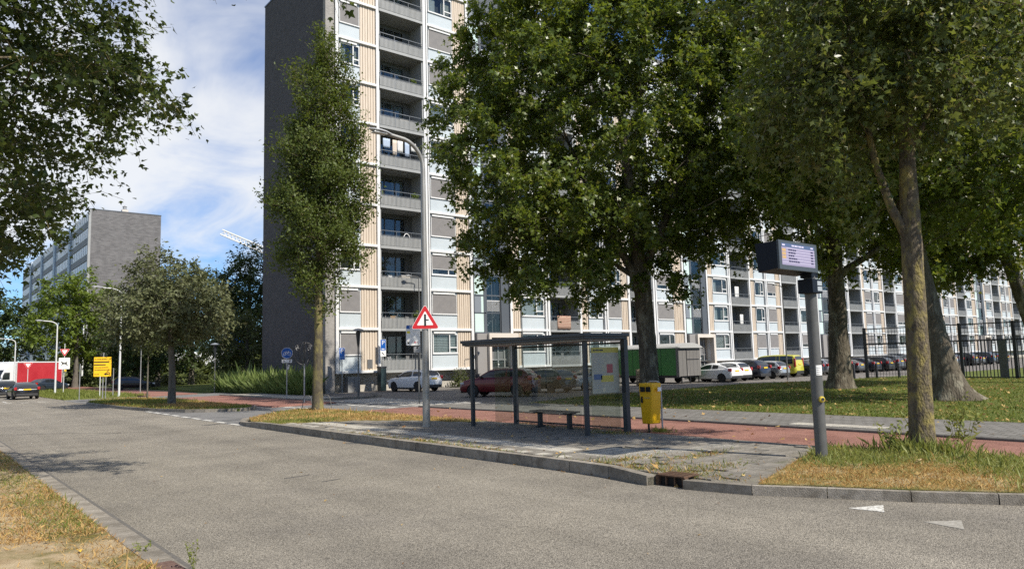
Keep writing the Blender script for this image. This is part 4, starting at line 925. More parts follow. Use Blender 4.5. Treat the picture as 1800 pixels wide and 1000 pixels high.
    for nm, lab, (x, y), h, r, mt, lf, sz, nt, seed, cl, asp in BG:
        c = h * cl; hh = (h - c) / 2
        tree(nm, lab, [(x, y, 0), (x + .1, y, c + 0.5), (x, y + .2, h * 0.65), (x, y, h * 0.92)], [0.34, 0.28, 0.16, 0.03],
             [((x, y, c + hh), (r, r, hh)), ((x - r * .4, y, c + hh * .8), (r * .7, r * .7, hh * .7)), ((x + r * .45, y, c + hh * 1.1), (r * .65, r * .65, hh * .75)), ((x, y, h - hh * 0.5), (r * .6, r * .6, hh * .6))], int(nt * .85), 78, lf, sz, mt, bark_grey, seed, spread=0.85, minsep=0.8, hollow=0.4, droop=0.3, rtip=0.018)
plant_trees()

# far-off wood closing the horizon: reads as one mass
def far_wood():
    g = np.random.default_rng(90); pos, out = [], []
    def clump(x, y, r, h, n):
        d = nrm(g.normal(0, 1, (n, 3))); d[:, 2] = np.abs(d[:, 2]); pos.append(np.array([x, y, 0]) + d * np.array([r, r, h]) * g.uniform(0.75, 1.05, (n, 1))); out.append(d)
    for i in range(60):
        a = R(-40 + 80 * i / 59) ; rr = 330 + g.uniform(-40, 60); clump(rr * math.sin(a) , rr * math.cos(a), 12 + g.uniform(0, 6), 11 + g.uniform(0, 5), 260)
    for i in range(26):
        a = R(62 + 60 * i / 25); rr = 330 + g.uniform(-40, 60); clump(rr * math.sin(a), rr * math.cos(a), 12, 11 + g.uniform(0, 4), 220)
    for x, y, r, h in ((-6, 104, 5, 7), (-14, 118, 6, 8), (30, 135, 6, 5), (21, 140, 5, 5), (40, 112, 5, 4.5), (52, 118, 6, 5), (33, 118, 4, 3.2)): clump(x, y, r, h, 900)
    pos = np.concatenate(pos); out = np.concatenate(out)
    o = leaf_cloud('far_wood', pos, out, g, 1.5, 0.3, LEAF_OVAL, lf_olive, None, outw=0.9, jit=0.5); o['kind'] = 'stuff'
    # shrubs along the foot of the far buildings
    pos, out = [], []
    for i in range(34):
        x, y = 15.0 + g.uniform(-1, 6), 119 + g.uniform(-3, 8)
        if i > 18: x, y = 22 + g.uniform(0, 14), 104 + g.uniform(-3, 4)
        d = nrm(g.normal(0, 1, (260, 3))); d[:, 2] = np.abs(d[:, 2]); r = g.uniform(0.8, 1.6); pos.append(np.array([x, y, 0]) + d * np.array([r, r, r * 1.1]) * g.uniform(0.6, 1.05, (260, 1))); out.append(d)
    o = leaf_cloud('shrubbery', np.concatenate(pos), np.concatenate(out), g, 0.3, 0.3, LEAF_OVAL, lf_olive, None, outw=0.7); o['kind'] = 'stuff'
far_wood()

# ------------------------------------------------------------------ grass, weeds, leaf litter
BLADE = ([(-0.5, 0, 0), (0.5, 0, 0), (0.2, 0.6, 0.05), (0.0, 1.0, 0.25)], [(0, 1, 2), (0, 2, 3)])
def blades(name, xy, z, hgt, wid, mat, g, lean=0.5, var=0.35):
    n = len(xy); a = g.uniform(0, 2 * PI, n); ln = g.normal(0, lean, (n, 2))
    Y = nrm(np.stack([ln[:, 0], ln[:, 1], np.ones(n)], 1)); X = np.stack([np.cos(a), np.sin(a), np.zeros(n)], 1); X = nrm(X - Y * (X * Y).sum(1, keepdims=True)); Z = np.cross(X, Y)
    s = hgt * np.exp(g.normal(0, var, n)); pos = np.concatenate([xy, np.full((n, 1), z)], 1)
    o = tri_scatter(name, [(v[0] * wid / hgt, v[1], v[2]) for v in BLADE[0]], BLADE[1], pos, X, Y, Z, s, mat); o['kind'] = 'stuff'; return o
def inpolys(P, xy):
    c = np.zeros(len(xy), bool); n = len(P)
    for i in range(n):
        x1, y1 = P[i]; x2, y2 = P[(i + 1) % n]
        cond = (y1 > xy[:, 1]) != (y2 > xy[:, 1])
        c ^= cond & (xy[:, 0] < (x2 - x1) * (xy[:, 1] - y1) / ((y2 - y1) if y2 != y1 else 1e-9) + x1)
    return c
def patch(xy, s, seed):
    """smooth pseudo noise in 0..1"""
    q = np.zeros(len(xy)); r = np.random.default_rng(seed)
    for k in range(7):
        a = r.uniform(0, 6.28); f = s * r.uniform(0.5, 2.0); q += np.sin(xy[:, 0] * math.cos(a) * f + xy[:, 1] * math.sin(a) * f + r.uniform(0, 6.28))
    return 0.5 + q / 7
gr_green = leaf_mat('green_blade', (0.12, 0.155, 0.03), (0.23, 0.245, 0.065), 0.3, 0.55, spec=0.2)
gr_lush = leaf_mat('lush_blade', (0.15, 0.19, 0.045), (0.27, 0.28, 0.09), 0.3, 0.5, spec=0.25)
gr_straw = leaf_mat('straw_blade', (0.40, 0.25, 0.085), (0.55, 0.39, 0.16), 0.25, 0.6, spec=0.2, c3=(0.30, 0.17, 0.06), f3=0.25)
gr_lawn = leaf_mat('lawn_blade', (0.085, 0.122, 0.022), (0.17, 0.20, 0.045), 0.3, 0.55, spec=0.2, c3=(0.32, 0.26, 0.10), f3=0.12)
lf_fallen = leaf_mat('fallen_leaf', (0.34, 0.20, 0.07), (0.50, 0.36, 0.14), 0.15, 0.6, spec=0.2, c3=(0.2, 0.11, 0.05), f3=0.3)
def grasses():
    g = np.random.default_rng(101)
    # near verge
    n = 150000; y = 5 + 30 * g.uniform(0, 1, n) ** 2.1; x = 2.0 - 7.0 * g.uniform(0, 1, n) ** 1.2 * np.minimum(1, 0.35 + (y - 5) / 20); xy = np.stack([x, y], 1)
    sand = patch(xy, 1.6, 3); bare = (y < 10.3) & (xy[:, 0] > -0.9) & (sand < 0.62) ; d = g.uniform(0, 1, n)
    keep = ~(bare & (d > 0.22)) & ~((sand < 0.30) & (d > 0.6)); xy = xy[keep]; y = y[keep]; sand = sand[keep]
    green = (patch(xy, 0.8, 5) + 0.25 * (xy[:, 0] > 1.35) + 0.25 * (y > 13) - 0.12) > g.uniform(0.55, 1.15, len(xy))
    blades('dry_grass', xy[~green], 0.06, 0.05, 0.0048, gr_straw, g, lean=1.2); blades('grass', xy[green], 0.06, 0.06, 0.005, gr_green, g, lean=0.8)
    # right verge
    n = 60000; xy = np.stack([g.uniform(9.6, 15.5, n), -3 + 11 * g.uniform(0, 1, n)], 1); xy = xy[inpolys(rverge, xy)]
    q = patch(xy, 1.1, 8) + 0.35 * (np.exp(-((xy[:, 0] - 14.6) ** 2 + (xy[:, 1] - 5.2) ** 2) / 1.5)) + 0.16 * (xy[:, 1] < 4.6)
    green = q > g.uniform(0.68, 1.15, len(xy)); blades('dry_grass', xy[~green], 0.115, 0.055, 0.006, gr_straw, g, lean=1.0); blades('grass', xy[green], 0.115, 0.085, 0.007, gr_lush, g, lean=0.7)
    a = g.uniform(0, 6.28, 1500); r = 0.25 + np.abs(g.normal(0, 0.32, 1500)); xy = np.stack([14.85 + r * np.cos(a), 5.9 + r * np.sin(a)], 1); blades('tall_grass', xy[inpolys(rverge, xy)], 0.115, 0.2, 0.008, gr_lush, g, lean=0.5)
    a = g.uniform(0, 6.28, 260); r = np.abs(g.normal(0, 0.2, 260)); xy = np.stack([15.1 + r * np.cos(a) * 0.5, 12.4 + r * np.sin(a) * 1.5], 1); blades('tall_grass', xy, 0.09, 0.10, 0.007, gr_green, g, lean=0.6)
    # tongue, island, joints in the paving
    n = 26000; xy = np.stack([g.uniform(9.6, 14.6, n), g.uniform(18.9, 32, n)], 1); xy = xy[inpolys(tongue, xy)]; green = patch(xy, 1.2, 12) > g.uniform(0.4, 0.95, len(xy))
    blades('dry_grass', xy[~green], 0.115, 0.07, 0.010, gr_straw, g, lean=0.9); blades('grass', xy[green], 0.115, 0.075, 0.010, gr_green, g, lean=0.8)
    n = 34000; xy = np.stack([g.uniform(8.9, 13.8, n), g.uniform(35, 58, n)], 1); xy = xy[inpolys(isl, xy)]; green = patch(xy, 0.7, 13) > g.uniform(0.2, 0.8, len(xy))
    blades('dry_grass', xy[~green], 0.128, 0.07, 0.014, gr_straw, g, lean=0.9); blades('grass', xy[green], 0.128, 0.10, 0.014, gr_green, g, lean=0.6)
    spots = [(9.75, 17.5, .1, 1.2), (9.8, 15.2, .12, .5), (9.8, 13.3, .14, 0.8), (9.8, 8.8, .18, 0.9), (10.2, 8.2, .35, .4), (9.75, 7.6, .15, .5), (10.4, 9.4, .5, .1), (11.6, 8.7, .5, .12), (10.6, 7.6, .5, .2), (13.9, 12.9, .2, .3), (14.4, 15.5, .1, 1.5), (11.4, 25, .8, .5)]
    P = [np.stack([g.normal(cx, sx, 420), g.normal(cy, sy, 420)], 1) for cx, cy, sx, sy in spots]; xy = np.concatenate(P); xy = xy[inpolys(plat, xy)]
    gq = g.uniform(0, 1, len(xy)) > 0.5; blades('grass', xy[gq], 0.115, 0.07, 0.008, gr_green, g, lean=0.9); blades('dry_grass', xy[~gq], 0.115, 0.06, 0.008, gr_straw, g, lean=1.1)
    # big lawn
    n = 85000; xy = np.stack([21.9 + 33 * g.uniform(0, 1, n) ** 1.4, g.uniform(-2, 28.2, n)], 1); L = [(21.8, -2), (56, -2), (56, 25), (50.3, 25.1), (42.9, 28.0), (33, 27.2), (27, 27), (21.8, 25.3)]; xy = xy[inpolys(L, xy)]
    blades('lawn_grass', xy, 0.098, 0.07, 0.02, gr_lawn, g, lean=0.8)
    n = 16000; xy = np.stack([g.uniform(8.9, 15.2, n), g.uniform(63.6, 112, n)], 1); blades('grass', xy, 0.06, 0.14, 0.03, gr_green, g)
    # ornamental grass along the end wall: dense, knee to hip high
    n = 24000; y = g.uniform(46.8, 65.5, n); xy = np.stack([20.7 + g.uniform(0, 1, n) * np.minimum(2.6, 0.35 + (y - 46.8) * 0.45), y], 1)
    blades('ornamental_grass', xy, 0.0, 1.0, 0.028, leaf_mat('ornamental_blade', (0.10, 0.15, 0.04), (0.20, 0.25, 0.085), 0.3, 0.5, spec=0.25), g, lean=0.28, var=0.28)
    # weeds at the kerb of the near side and round the trunk of the near tree
    # leaf litter
    def litter(name, xy, z, size, tmpl=LEAF_LOBED):
        n = len(xy); a = g.uniform(0, 6.28, n); Z = nrm(np.array([0, 0, 1.0]) + g.normal(0, 0.35, (n, 3))); Y = np.stack([np.cos(a), np.sin(a), np.zeros(n)], 1); Y = nrm(Y - Z * (Y * Z).sum(1, keepdims=True)); X = np.cross(Y, Z)
        o = tri_scatter(name, tmpl[0], tmpl[1], np.concatenate([xy, np.full((n, 1), z)], 1), X, Y, Z, size * np.exp(g.normal(0, 0.3, n)), lf_fallen); o['kind'] = 'stuff'
    n = 2600; xy = np.stack([21.9 + 31 * g.uniform(0, 1, n) ** 1.2, g.uniform(0, 27, n)], 1); litter('fallen_leaves', xy[inpolys(L, xy)], 0.13, 0.10)
    n = 160; xy = np.stack([g.uniform(14.7, 21.6, n), g.uniform(0, 26, n)], 1); litter('fallen_leaves', xy, 0.135, 0.09)
    n = 220; xy = np.stack([g.uniform(9.6, 14.6, n), g.uniform(2, 26, n)], 1); litter('fallen_leaves', xy[inpolys(plat, xy) | inpolys(rverge, xy)], 0.135, 0.07)
    n = 170; xy = np.stack([9.32 - np.abs(g.normal(0, 0.06, n)), g.uniform(6.8, 26, n)], 1); litter('fallen_leaves', xy, 0.012, 0.06)
    n = 1500; xy = np.stack([g.uniform(-4, 1.95, n), 6 + 20 * g.uniform(0, 1, n) ** 1.5], 1); litter('fallen_leaves', xy, 0.085, 0.038, LEAF_OVAL)
    n = 60; xy = np.stack([g.uniform(2.5, 9.2, n), g.uniform(5, 26, n)], 1); litter('fallen_leaves', xy, 0.012, 0.045, LEAF_OVAL)
grasses()
# ------------------------------------------------------------------ vehicles
m_tyre = M('tyre_rubber', (0.016, 0.016, 0.016), (0.026, 0.025, 0.024), scale=12, rough=0.85)
m_rim = M('alloy_rim', (0.42, 0.42, 0.43), rough=0.3, metal=0.8)
m_rim_dark = M('dark_rim', (0.06, 0.06, 0.065), rough=0.35, metal=0.6)
m_carglass = M('tinted_car_glass', (0.018, 0.022, 0.026), rough=0.04, spec=0.7)
m_trim = M('black_plastic', (0.02, 0.02, 0.021), (0.03, 0.03, 0.03), scale=9, rough=0.6)
m_tail = M('tail_lamp_red', (0.38, 0.012, 0.012), rough=0.15, coat=0.6)
m_head = M('head_lamp', (0.55, 0.57, 0.58), rough=0.1, coat=1.0)
m_plate = M('yellow_plate', (0.74, 0.50, 0.02), rough=0.4)
def paint(name, c, metal=0.25): return M(name, c, rough=0.32, metal=metal, coat=0.55, spec=0.4)
PROF = {
 'hatch': dict(zr=[(0, .40), (.015, .46), (.06, .53), (.14, .585), (.25, .64), (.33, .79), (.42, .945), (.5, .985), (.62, 1.0), (.76, .985), (.87, .945), (.93, .83), (.972, .68), (.99, .62), (1, .55)],
               zb=[(0, .38), (.03, .46), (.12, .56), (.25, .61), (.5, .63), (.8, .665), (.93, .675), (.985, .6), (1, .53)], cowl=.255, rf=.425, rr=.875, rg=.968, axle=(.19, .81)),
 'suv': dict(zr=[(0, .44), (.015, .50), (.06, .58), (.13, .625), (.25, .67), (.33, .81), (.42, .95), (.5, .985), (.62, 1.0), (.76, .985), (.865, .955), (.92, .85), (.965, .70), (.985, .63), (1, .54)],
             zb=[(0, .42), (.03, .5), (.12, .6), (.25, .64), (.5, .655), (.8, .69), (.93, .69), (.985, .61), (1, .52)], cowl=.255, rf=.425, rr=.87, rg=.962, axle=(.195, .80)),
 'coupe': dict(zr=[(0, .42), (.015, .48), (.06, .56), (.15, .62), (.28, .68), (.37, .83), (.47, .96), (.55, 1.0), (.65, .99), (.76, .94), (.86, .83), (.93, .73), (.975, .68), (.99, .62), (1, .54)],
               zb=[(0, .40), (.03, .48), (.12, .58), (.28, .645), (.5, .665), (.8, .69), (.93, .69), (.985, .61), (1, .52)], cowl=.285, rf=.475, rr=.74, rg=.915, axle=(.19, .81)),
 'sedan': dict(zr=[(0, .42), (.015, .48), (.06, .55), (.14, .61), (.27, .66), (.34, .80), (.43, .955), (.52, 1.0), (.64, .99), (.72, .95), (.80, .82), (.865, .72), (.95, .70), (.985, .64), (1, .53)],
               zb=[(0, .40), (.03, .47), (.12, .57), (.27, .63), (.5, .65), (.8, .68), (.93, .675), (.985, .6), (1, .52)], cowl=.275, rf=.44, rr=.715, rg=.85, axle=(.185, .80)),
 'van': dict(zr=[(0, .34), (.015, .40), (.06, .47), (.12, .52), (.175, .56), (.24, .74), (.315, .925), (.38, .97), (.6, 1.0), (.85, .99), (.955, .965), (.975, .9), (.988, .72), (.995, .5), (1, .44)],
             zb=[(0, .32), (.03, .41), (.10, .5), (.175, .53), (.5, .55), (.8, .56), (.95, .56), (.99, .5), (1, .43)], cowl=.18, rf=.325, rr=.958, rg=.986, axle=(.185, .80)),
}
CARS = {}
def car_template(kind, L, W, H, rw=0.33):
    key = (kind, L, W, H)
    if key in CARS: return CARS[key]
    P = PROF[kind]; us = np.unique(np.concatenate([np.linspace(0, 0.06, 6), np.linspace(0.06, .94, 46), np.linspace(.94, 1, 8)]))
    def cv(pts, u):
        x = np.array([p[0] for p in pts]); y = np.array([p[1] for p in pts]); s = 0.012
        return sum(np.interp(np.clip(u + d * s, 0, 1), x, y) * w for d, w in ((-1, .25), (0, .5), (1, .25)))
    WP = [(0, .80), (.02, .88), (.06, .945), (.14, .985), (.3, 1), (.75, 1), (.88, .975), (.96, .93), (.985, .89), (1, .82)]
    def sect(u):
        zr, zb = cv(P['zr'], u) * H, cv(P['zb'], u) * H; w = cv(WP, u) * W / 2; zs = 0.19 * H * 0.85 + (0.05 * max(0, 1 - u / .06) + 0.06 * max(0, (u - .93) / .07))
        zb = min(zb, zr - 0.015); c = min(1, max(0, (zr - zb) / (0.33 * H)))
        narrow = 0.88 if kind == 'van' else 0.76
        wb = w - 0.075; wt = wb + (W / 2 * narrow - 0.02 - wb) * c; wt = min(wt, wb)
        pts = [(0, zs), (w - .14, zs), (w - .045, zs + .05), (w - .012, zs + .16), (w, zs + (zb - zs) * .5), (w - .004, zb - .14), (w - .022, zb - .05), (wb, zb)]
        for k in (0.25, .5, .75): pts.append((wb + (wt - wb) * k + 0.018 * c * math.sin(k * PI), zb + (zr - 0.06 * c - 0.01 - zb) * k))
        pts += [(wt - 0.01, zr - 0.06 * c - 0.008), (wt - 0.07, zr - 0.028 * c - 0.004), (wt * .55, zr - 0.006), (0, zr)]
        return pts
    ns = len(sect(.5)); b = MB(); rows = []
    for u in us:
        s = sect(u); y = L / 2 - u * L; ring = [(x, y, z) for x, z in s] + [(-x, y, z) for x, z in reversed(s[1:-1])]
        rows.append(ring)
    n = len(rows[0])
    b.v = [p for r in rows for p in r]
    for i in range(len(us) - 1):
        for k in range(n): b.f.append((i * n + k, i * n + (k + 1) % n, (i + 1) * n + (k + 1) % n, (i + 1) * n + k))
    b.f.append(tuple(range(n - 1, -1, -1))); b.f.append(tuple((len(us) - 1) * n + k for k in range(n))); b.m = [0] * len(b.f)
    me = b.mesh('body', [m_trim, m_trim], smooth=True)
    bm = bmesh.new(); bm.from_mesh(me); bmesh.ops.recalc_face_normals(bm, faces=bm.faces[:]); bm.to_mesh(me); bm.free()
    tmp = bpy.data.objects.new('t', me); COL.objects.link(tmp)
    cut = MB()
    for u in P['axle']: cut.lathe([(0, -W), (rw + .045, -W), (rw + .045, W), (0, W)], 28, (0, L / 2 - u * L, rw), 'x')
    cme = cut.mesh('cut', [m_trim, m_trim]); cme.polygons.foreach_set('material_index', [1] * len(cme.polygons))
    co = bpy.data.objects.new('c', cme); COL.objects.link(co)
    md = tmp.modifiers.new('b', 'BOOLEAN'); md.operation = 'DIFFERENCE'; md.object = co; md.solver = 'EXACT'
    body = bpy.data.meshes.new_from_object(tmp.evaluated_get(bpy.context.evaluated_depsgraph_get())); body.name = 'body'
    bpy.data.objects.remove(tmp); bpy.data.objects.remove(co); bpy.data.meshes.remove(me); bpy.data.meshes.remove(cme)
    # glass laid on the surface
    def surf_side(u, f, off):
        s = sect(u); s = s[7:12]; t = f * 4; i = min(3, int(t)); t -= i; x = s[i][0] + (s[i + 1][0] - s[i][0]) * t + off; z = s[i][1] + (s[i + 1][1] - s[i][1]) * t; return x, L / 2 - u * L, z
    def side(u0, u1, sg):
        mb = MB(); U = np.linspace(u0, u1, 12); v = []
        for u in U:
            s = sect(u); hh = s[11][1] - s[7][1]; f0 = min(.45, .045 / max(hh, .01)); f1 = 1 - min(.45, .05 / max(hh, .01))
            for f in np.linspace(f0, f1, 5): x, y, z = surf_side(u, f, 0.007); v.append((x * sg, y, z))
        f = [(i * 5 + k, i * 5 + k + 1, i * 5 + 6 + k, i * 5 + 5 + k) for i in range(11) for k in range(4)]
        if sg < 0: f = [tuple(reversed(q)) for q in f]
        mb.add(v, f); return mb.mesh('side_window', m_carglass, 'all')
    def top(u0, u1, fr, nm):
        mb = MB(); U = np.linspace(u0, u1, 9); v = []; X = np.linspace(-1, 1, 9)
        for u in U:
            s = sect(u); prof = s[11:]; xs = np.array([p[0] for p in reversed(prof)]); zs = np.array([p[1] for p in reversed(prof)]); wm = xs[-1] * fr
            du = 0.004; dz = (cv(P['zr'], u + du) - cv(P['zr'], u - du)) * H; ny, nz = dz / (2 * du * L), 1.0; q = math.hypot(ny, nz)
            for k in X: x = k * wm; v.append((x, L / 2 - u * L + ny / q * -0.0 + (0.010 * ny / q), np.interp(abs(x), xs, zs) + 0.010 * nz / q))
        f = [(i * 9 + k, i * 9 + k + 1, i * 9 + 10 + k, i * 9 + 9 + k) for i in range(8) for k in range(8)]
        mb.add(v, f); return mb.mesh(nm, m_carglass, 'all')
    C = dict(body=body, parts=[])
    mid = (P['rf'] + P['rr']) / 2 + .01; c0 = P['cowl'] + .035
    rend = P['rr'] + (.005 if kind != 'van' else -.02)
    for sg in (1, -1):
        C['parts'].append(('side_window', side(c0, mid - .012, sg), None)); 
        if kind == 'van':
            C['parts'].append(('side_window', side(mid + .0, .70, sg), None)); C['parts'].append(('side_window', side(.715, rend, sg), None))
        else: C['parts'].append(('side_window', side(mid + .012, rend, sg), None))
    C['parts'].append(('windscreen', top(P['cowl'] + .012, P['rf'] - .008, .97, 'windscreen'), None))
    C['parts'].append(('rear_window', top(P['rr'] + .008, P['rg'] - .004, .90, 'rear_window'), None))
    zt = cv(P['zb'], .9) * H
    for sg in (1, -1):
        x = W / 2 * .86
        tl = MB().bbox(-.10, -.10, -.11, .085, .13, .12, .03)
        if kind == 'van': tl = MB().bbox(-.07, -.06, -.40, .075, .09, .32, .03)
        tl = xform(tl, Matrix.Translation((sg * x * (1.0), -L / 2 + .085, zt - .08 + (.28 if kind == 'van' else 0)))); C['parts'].append(('tail_lamp', tl.mesh('tail_lamp', m_tail, True), None))
        hl = MB().bbox(-.17, -.14, -.06, .13, .10, .055, .03); hl = xform(hl, Matrix.Translation((sg * W / 2 * .80, L / 2 - .13, cv(P['zb'], .05) * H - .06)) @ Matrix.Rotation(-sg * .35, 4, 'Z')); C['parts'].append(('head_lamp', hl.mesh('head_lamp', m_head, True), None))
        mr = MB().bbox(-.09, -.05, -.06, .09, .05, .07, .03); mr = xform(mr, Matrix.Translation((sg * (W / 2 + .05), L / 2 - (P['cowl'] + .065) * L, cv(P['zb'], .3) * H + .07))); C['parts'].append(('mirror', mr.mesh('mirror', m_trim, True), None))
    rb = MB().bbox(-W * .40, -L / 2 - .012, .26, W * .40, -L / 2 + .10, .26 + .2 * H * .75, .03); C['parts'].append(('rear_bumper', rb.mesh('rear_bumper', m_trim, True), None))
    fb = MB().bbox(-W * .36, L / 2 - .10, .22, W * .36, L / 2 + .008, .22 + .14 * H, .03); C['parts'].append(('grille', fb.mesh('grille', m_trim, True), None))
    pz = zt - .16 if kind != 'van' else .62 * H * .9
    pl = MB().bbox(-.26, -L / 2 - .030, pz - .055, .26, -L / 2 + .03, pz + .055, .008); C['parts'].append(('number_plate', pl.mesh('number_plate', m_plate, True), None))
    for sg in (1, -1): pass
    sk = MB()
    for sg in (1, -1): sk.bbox(sg * (W / 2 - .035) - .02, -L * .30, .17, sg * (W / 2 - .035) + .03, L * .29, .27, .015) if sg > 0 else sk.bbox(-(W / 2 - .035) - .03, -L * .30, .17, -(W / 2 - .035) + .02, L * .29, .27, .015)
    C['sill'] = sk.mesh('sill_trim', m_trim, True)
    # wheels
    ty = MB(); wd = .105; ty.lathe([(rw * .62, -wd), (rw * .9, -wd), (rw * .98, -wd * .75), (rw, -wd * .4), (rw, wd * .4), (rw * .98, wd * .75), (rw * .9, wd), (rw * .62, wd)], 28, (0, 0, 0), 'x')
    tym = ty.mesh('wheel', m_tyre, True)
    rm = MB(); rm.lathe([(rw * .64, .085), (rw * .60, .100), (rw * .56, .06)], 24, (0, 0, 0), 'x'); rm.lathe([(0, .06), (rw * .6, .045)], 24, (0, 0, 0), 'x', 1); rm.lathe([(0, .098), (rw * .14, .095), (rw * .16, .05)], 12, (0, 0, 0), 'x')
    for k in range(5):
        a = 2 * PI * k / 5; q = MB(); q.add([(.055, -.035, 0), (.055, .035, 0), (.055, .05, rw * .6), (.055, -.05, rw * .6), (.09, -.028, 0), (.09, .028, 0), (.092, .036, rw * .6), (.092, -.036, rw * .6)], [(0, 1, 2, 3), (7, 6, 5, 4), (0, 3, 7, 4), (1, 5, 6, 2)])
        xform(q, Matrix.Rotation(a, 4, 'X')); rm.add(q.v, q.f, 0)
    C['tyre'] = tym; C['rim'] = rm; C['wheelpos'] = [(sg * (W / 2 - .115), L / 2 - u * L, rw, sg) for u in P['axle'] for sg in (1, -1)]
    CARS[key] = C; return C
RIMS = {}
def car(name, label, cat, kind, dims, pos, heading, pm, rim=None, group='cars parked in front of the flats', sills=False, extra=None):
    """heading: angle of the nose, degrees from +Y, counter-clockwise"""
    C = car_template(kind, *dims); t = thing(name, label, cat, (pos[0], pos[1], pos[2] if len(pos) > 2 else 0.012), R(heading), group)
    me = C['body'].copy(); me.materials.clear(); me.materials.append(pm); me.materials.append(m_trim); link('body', me, t)
    for nm, m, _ in C['parts']: link(nm, m, t)
    if sills: link('sill_trim', C['sill'], t)
    rk = (id(C), (rim or m_rim).name)
    if rk not in RIMS: RIMS[rk] = C['rim'].mesh('rim', [rim or m_rim, m_trim], True)
    for x, y, z, sg in C['wheelpos']:
        w = link('wheel', C['tyre'], t, (x, y, z), (0, 0, 0 if sg > 0 else PI)); link('rim', RIMS[rk], w)
    return t
p_white = paint('white_car_paint', (0.72, 0.73, 0.74), 0.0); p_red = paint('dark_red_car_paint', (0.115, 0.006, 0.009)); p_black = paint('black_car_paint', (0.010, 0.010, 0.012)); p_navy = paint('navy_car_paint', (0.010, 0.013, 0.028))
p_silver = paint('silver_car_paint', (0.42, 0.44, 0.46), 0.6); p_yellow = paint('yellow_green_van_paint', (0.48, 0.46, 0.045), 0.0); p_green = paint('dark_green_car_paint', (0.008, 0.022, 0.018)); p_grey = paint('grey_car_paint', (0.11, 0.115, 0.12), 0.5)
p_lgrey = paint('pale_grey_car_paint', (0.45, 0.45, 0.43), 0.1); p_blue = paint('blue_grey_car_paint', (0.035, 0.05, 0.075), 0.4); p_brred = paint('bright_red_car_paint', (0.42, 0.012, 0.015), 0.0)
HB, SV, SD, CP = (4.05, 1.74, 1.47, .31), (4.35, 1.84, 1.60, .35), (4.6, 1.8, 1.45, .325), (4.4, 1.82, 1.36, .33)
def vehicles():
    A = 'cars parked in front of the flats'
    c = car('parked_car', 'white compact crossover with black sills parked facing the plinth of the flats', 'car', 'suv', (4.2, 1.82, 1.56, .35), (28.75, 46.2), 10, p_white, m_rim_dark, A, True)
    car('parked_car', 'dark red crossover seen through the left half of the bus shelter', 'car', 'suv', (4.4, 1.86, 1.62, .35), (26.55, 33.4), 30, p_red, m_rim_dark, A)
    car('parked_car', 'dark green hatchback with rear toward the shelter right of the red crossover', 'car', 'hatch', HB, (31.15, 34.75), 6, p_green, m_rim_dark, A)
    car('parked_car', 'pale grey small car side on behind the shelter map panel', 'car', 'hatch', (4.0, 1.68, 1.42, .30), (35.1, 34.6), 90, p_lgrey, m_rim, A)
    row = [('white hatchback with sloping rear window half hidden by the green site trailer', 'coupe', (4.3, 1.8, 1.43, .32), p_white, 47.9), ('white small hatchback with tall red tail lamps beside the navy crossover', 'hatch', (3.7, 1.64, 1.48, .30), p_white, 49.7), ('navy blue crossover between white hatchback and silver hatchback', 'suv', SV, p_navy, 52.4),
           ('silver small hatchback at the foot of the slim parking lamp', 'hatch', (3.9, 1.66, 1.46, .30), p_silver, 55.0)]
    for lab, k, d, p, x in row: car('parked_car', lab, 'car', k, d, (x, 34.05 + (0.4 if k == 'suv' else 0)), random.uniform(-2, 2), p, m_rim, A)
    car('parked_van', 'yellow green passenger van with dark windows parked right of the silver hatchback', 'van', 'van', (4.75, 1.92, 1.92, .33), (58.3, 35.2), 8, p_yellow, m_rim, A)
    rest = [('blue grey saloon between the yellow van and the dark tree trunk', 'sedan', SD, p_blue, 61.2), ('silver hatchback just right of the dark upright trunk', 'hatch', HB, p_silver, 64.0), ('black estate with red lamps behind the first bollard by the fence', 'suv', SV, p_black, 66.7), ('grey coupe behind the second bollard by the fence', 'coupe', CP, p_grey, 69.4),
            ('navy saloon half hidden by the lichen trunk', 'sedan', SD, p_navy, 72.1), ('black hatchback behind the lichen trunk', 'hatch', HB, p_black, 74.8), ('dark grey crossover left of the fence gate', 'suv', SV, p_grey, 77.6), ('black saloon seen through the left half of the fence gate', 'sedan', SD, p_black, 80.3),
            ('blue grey hatchback seen through the middle of the fence gate', 'hatch', HB, p_blue, 83.0), ('pale silver saloon seen through the right half of the fence gate', 'sedan', SD, p_silver, 85.7), ('black crossover behind the right gate post', 'suv', SV, p_black, 88.4), ('silver crossover right of the right gate post', 'suv', SV, p_silver, 91.2), ('navy hatchback far right of the gate in the front row', 'hatch', HB, p_navy, 94.0), ('black crossover past the navy hatchback at the right', 'suv', SV, p_black, 97.0), ('grey saloon third from the right end of the front row', 'sedan', SD, p_grey, 100.2), ('dark blue crossover second from the right end of the front row', 'suv', SV, p_blue, 104), ('black saloon at the right end of the front row', 'sedan', SD, p_black, 108.5)]
    for lab, k, d, p, x in rest: car('parked_car', lab, 'car', k, d, (x, 34.6 + random.uniform(-.3, .3)), random.uniform(-2, 2), p, m_rim, A)
    # second row nearer the flats, only partly seen
    row2 = [('dark saloon in the far row right of the lichen trunk', 'sedan', SD, p_black, 78), ('grey hatchback in the far row behind the gate', 'hatch', HB, p_grey, 88), ('black coupe in the far row right of the gate', 'coupe', CP, p_black, 98), ('blue grey crossover at the end of the far row', 'suv', SV, p_blue, 106)]
    for lab, k, d, p, x in row2: car('parked_car', lab, 'car', k, d, (x, 44.5), 180 + random.uniform(-3, 3), p, m_rim, A)
    # traffic on the left
    B = 'cars on the road at the left'
    car('driving_car', 'black coupe with yellow plate driving away on the road at the left', 'car', 'coupe', CP, (7.55, 72.2, 0.004), 2, p_black, m_rim_dark, B)
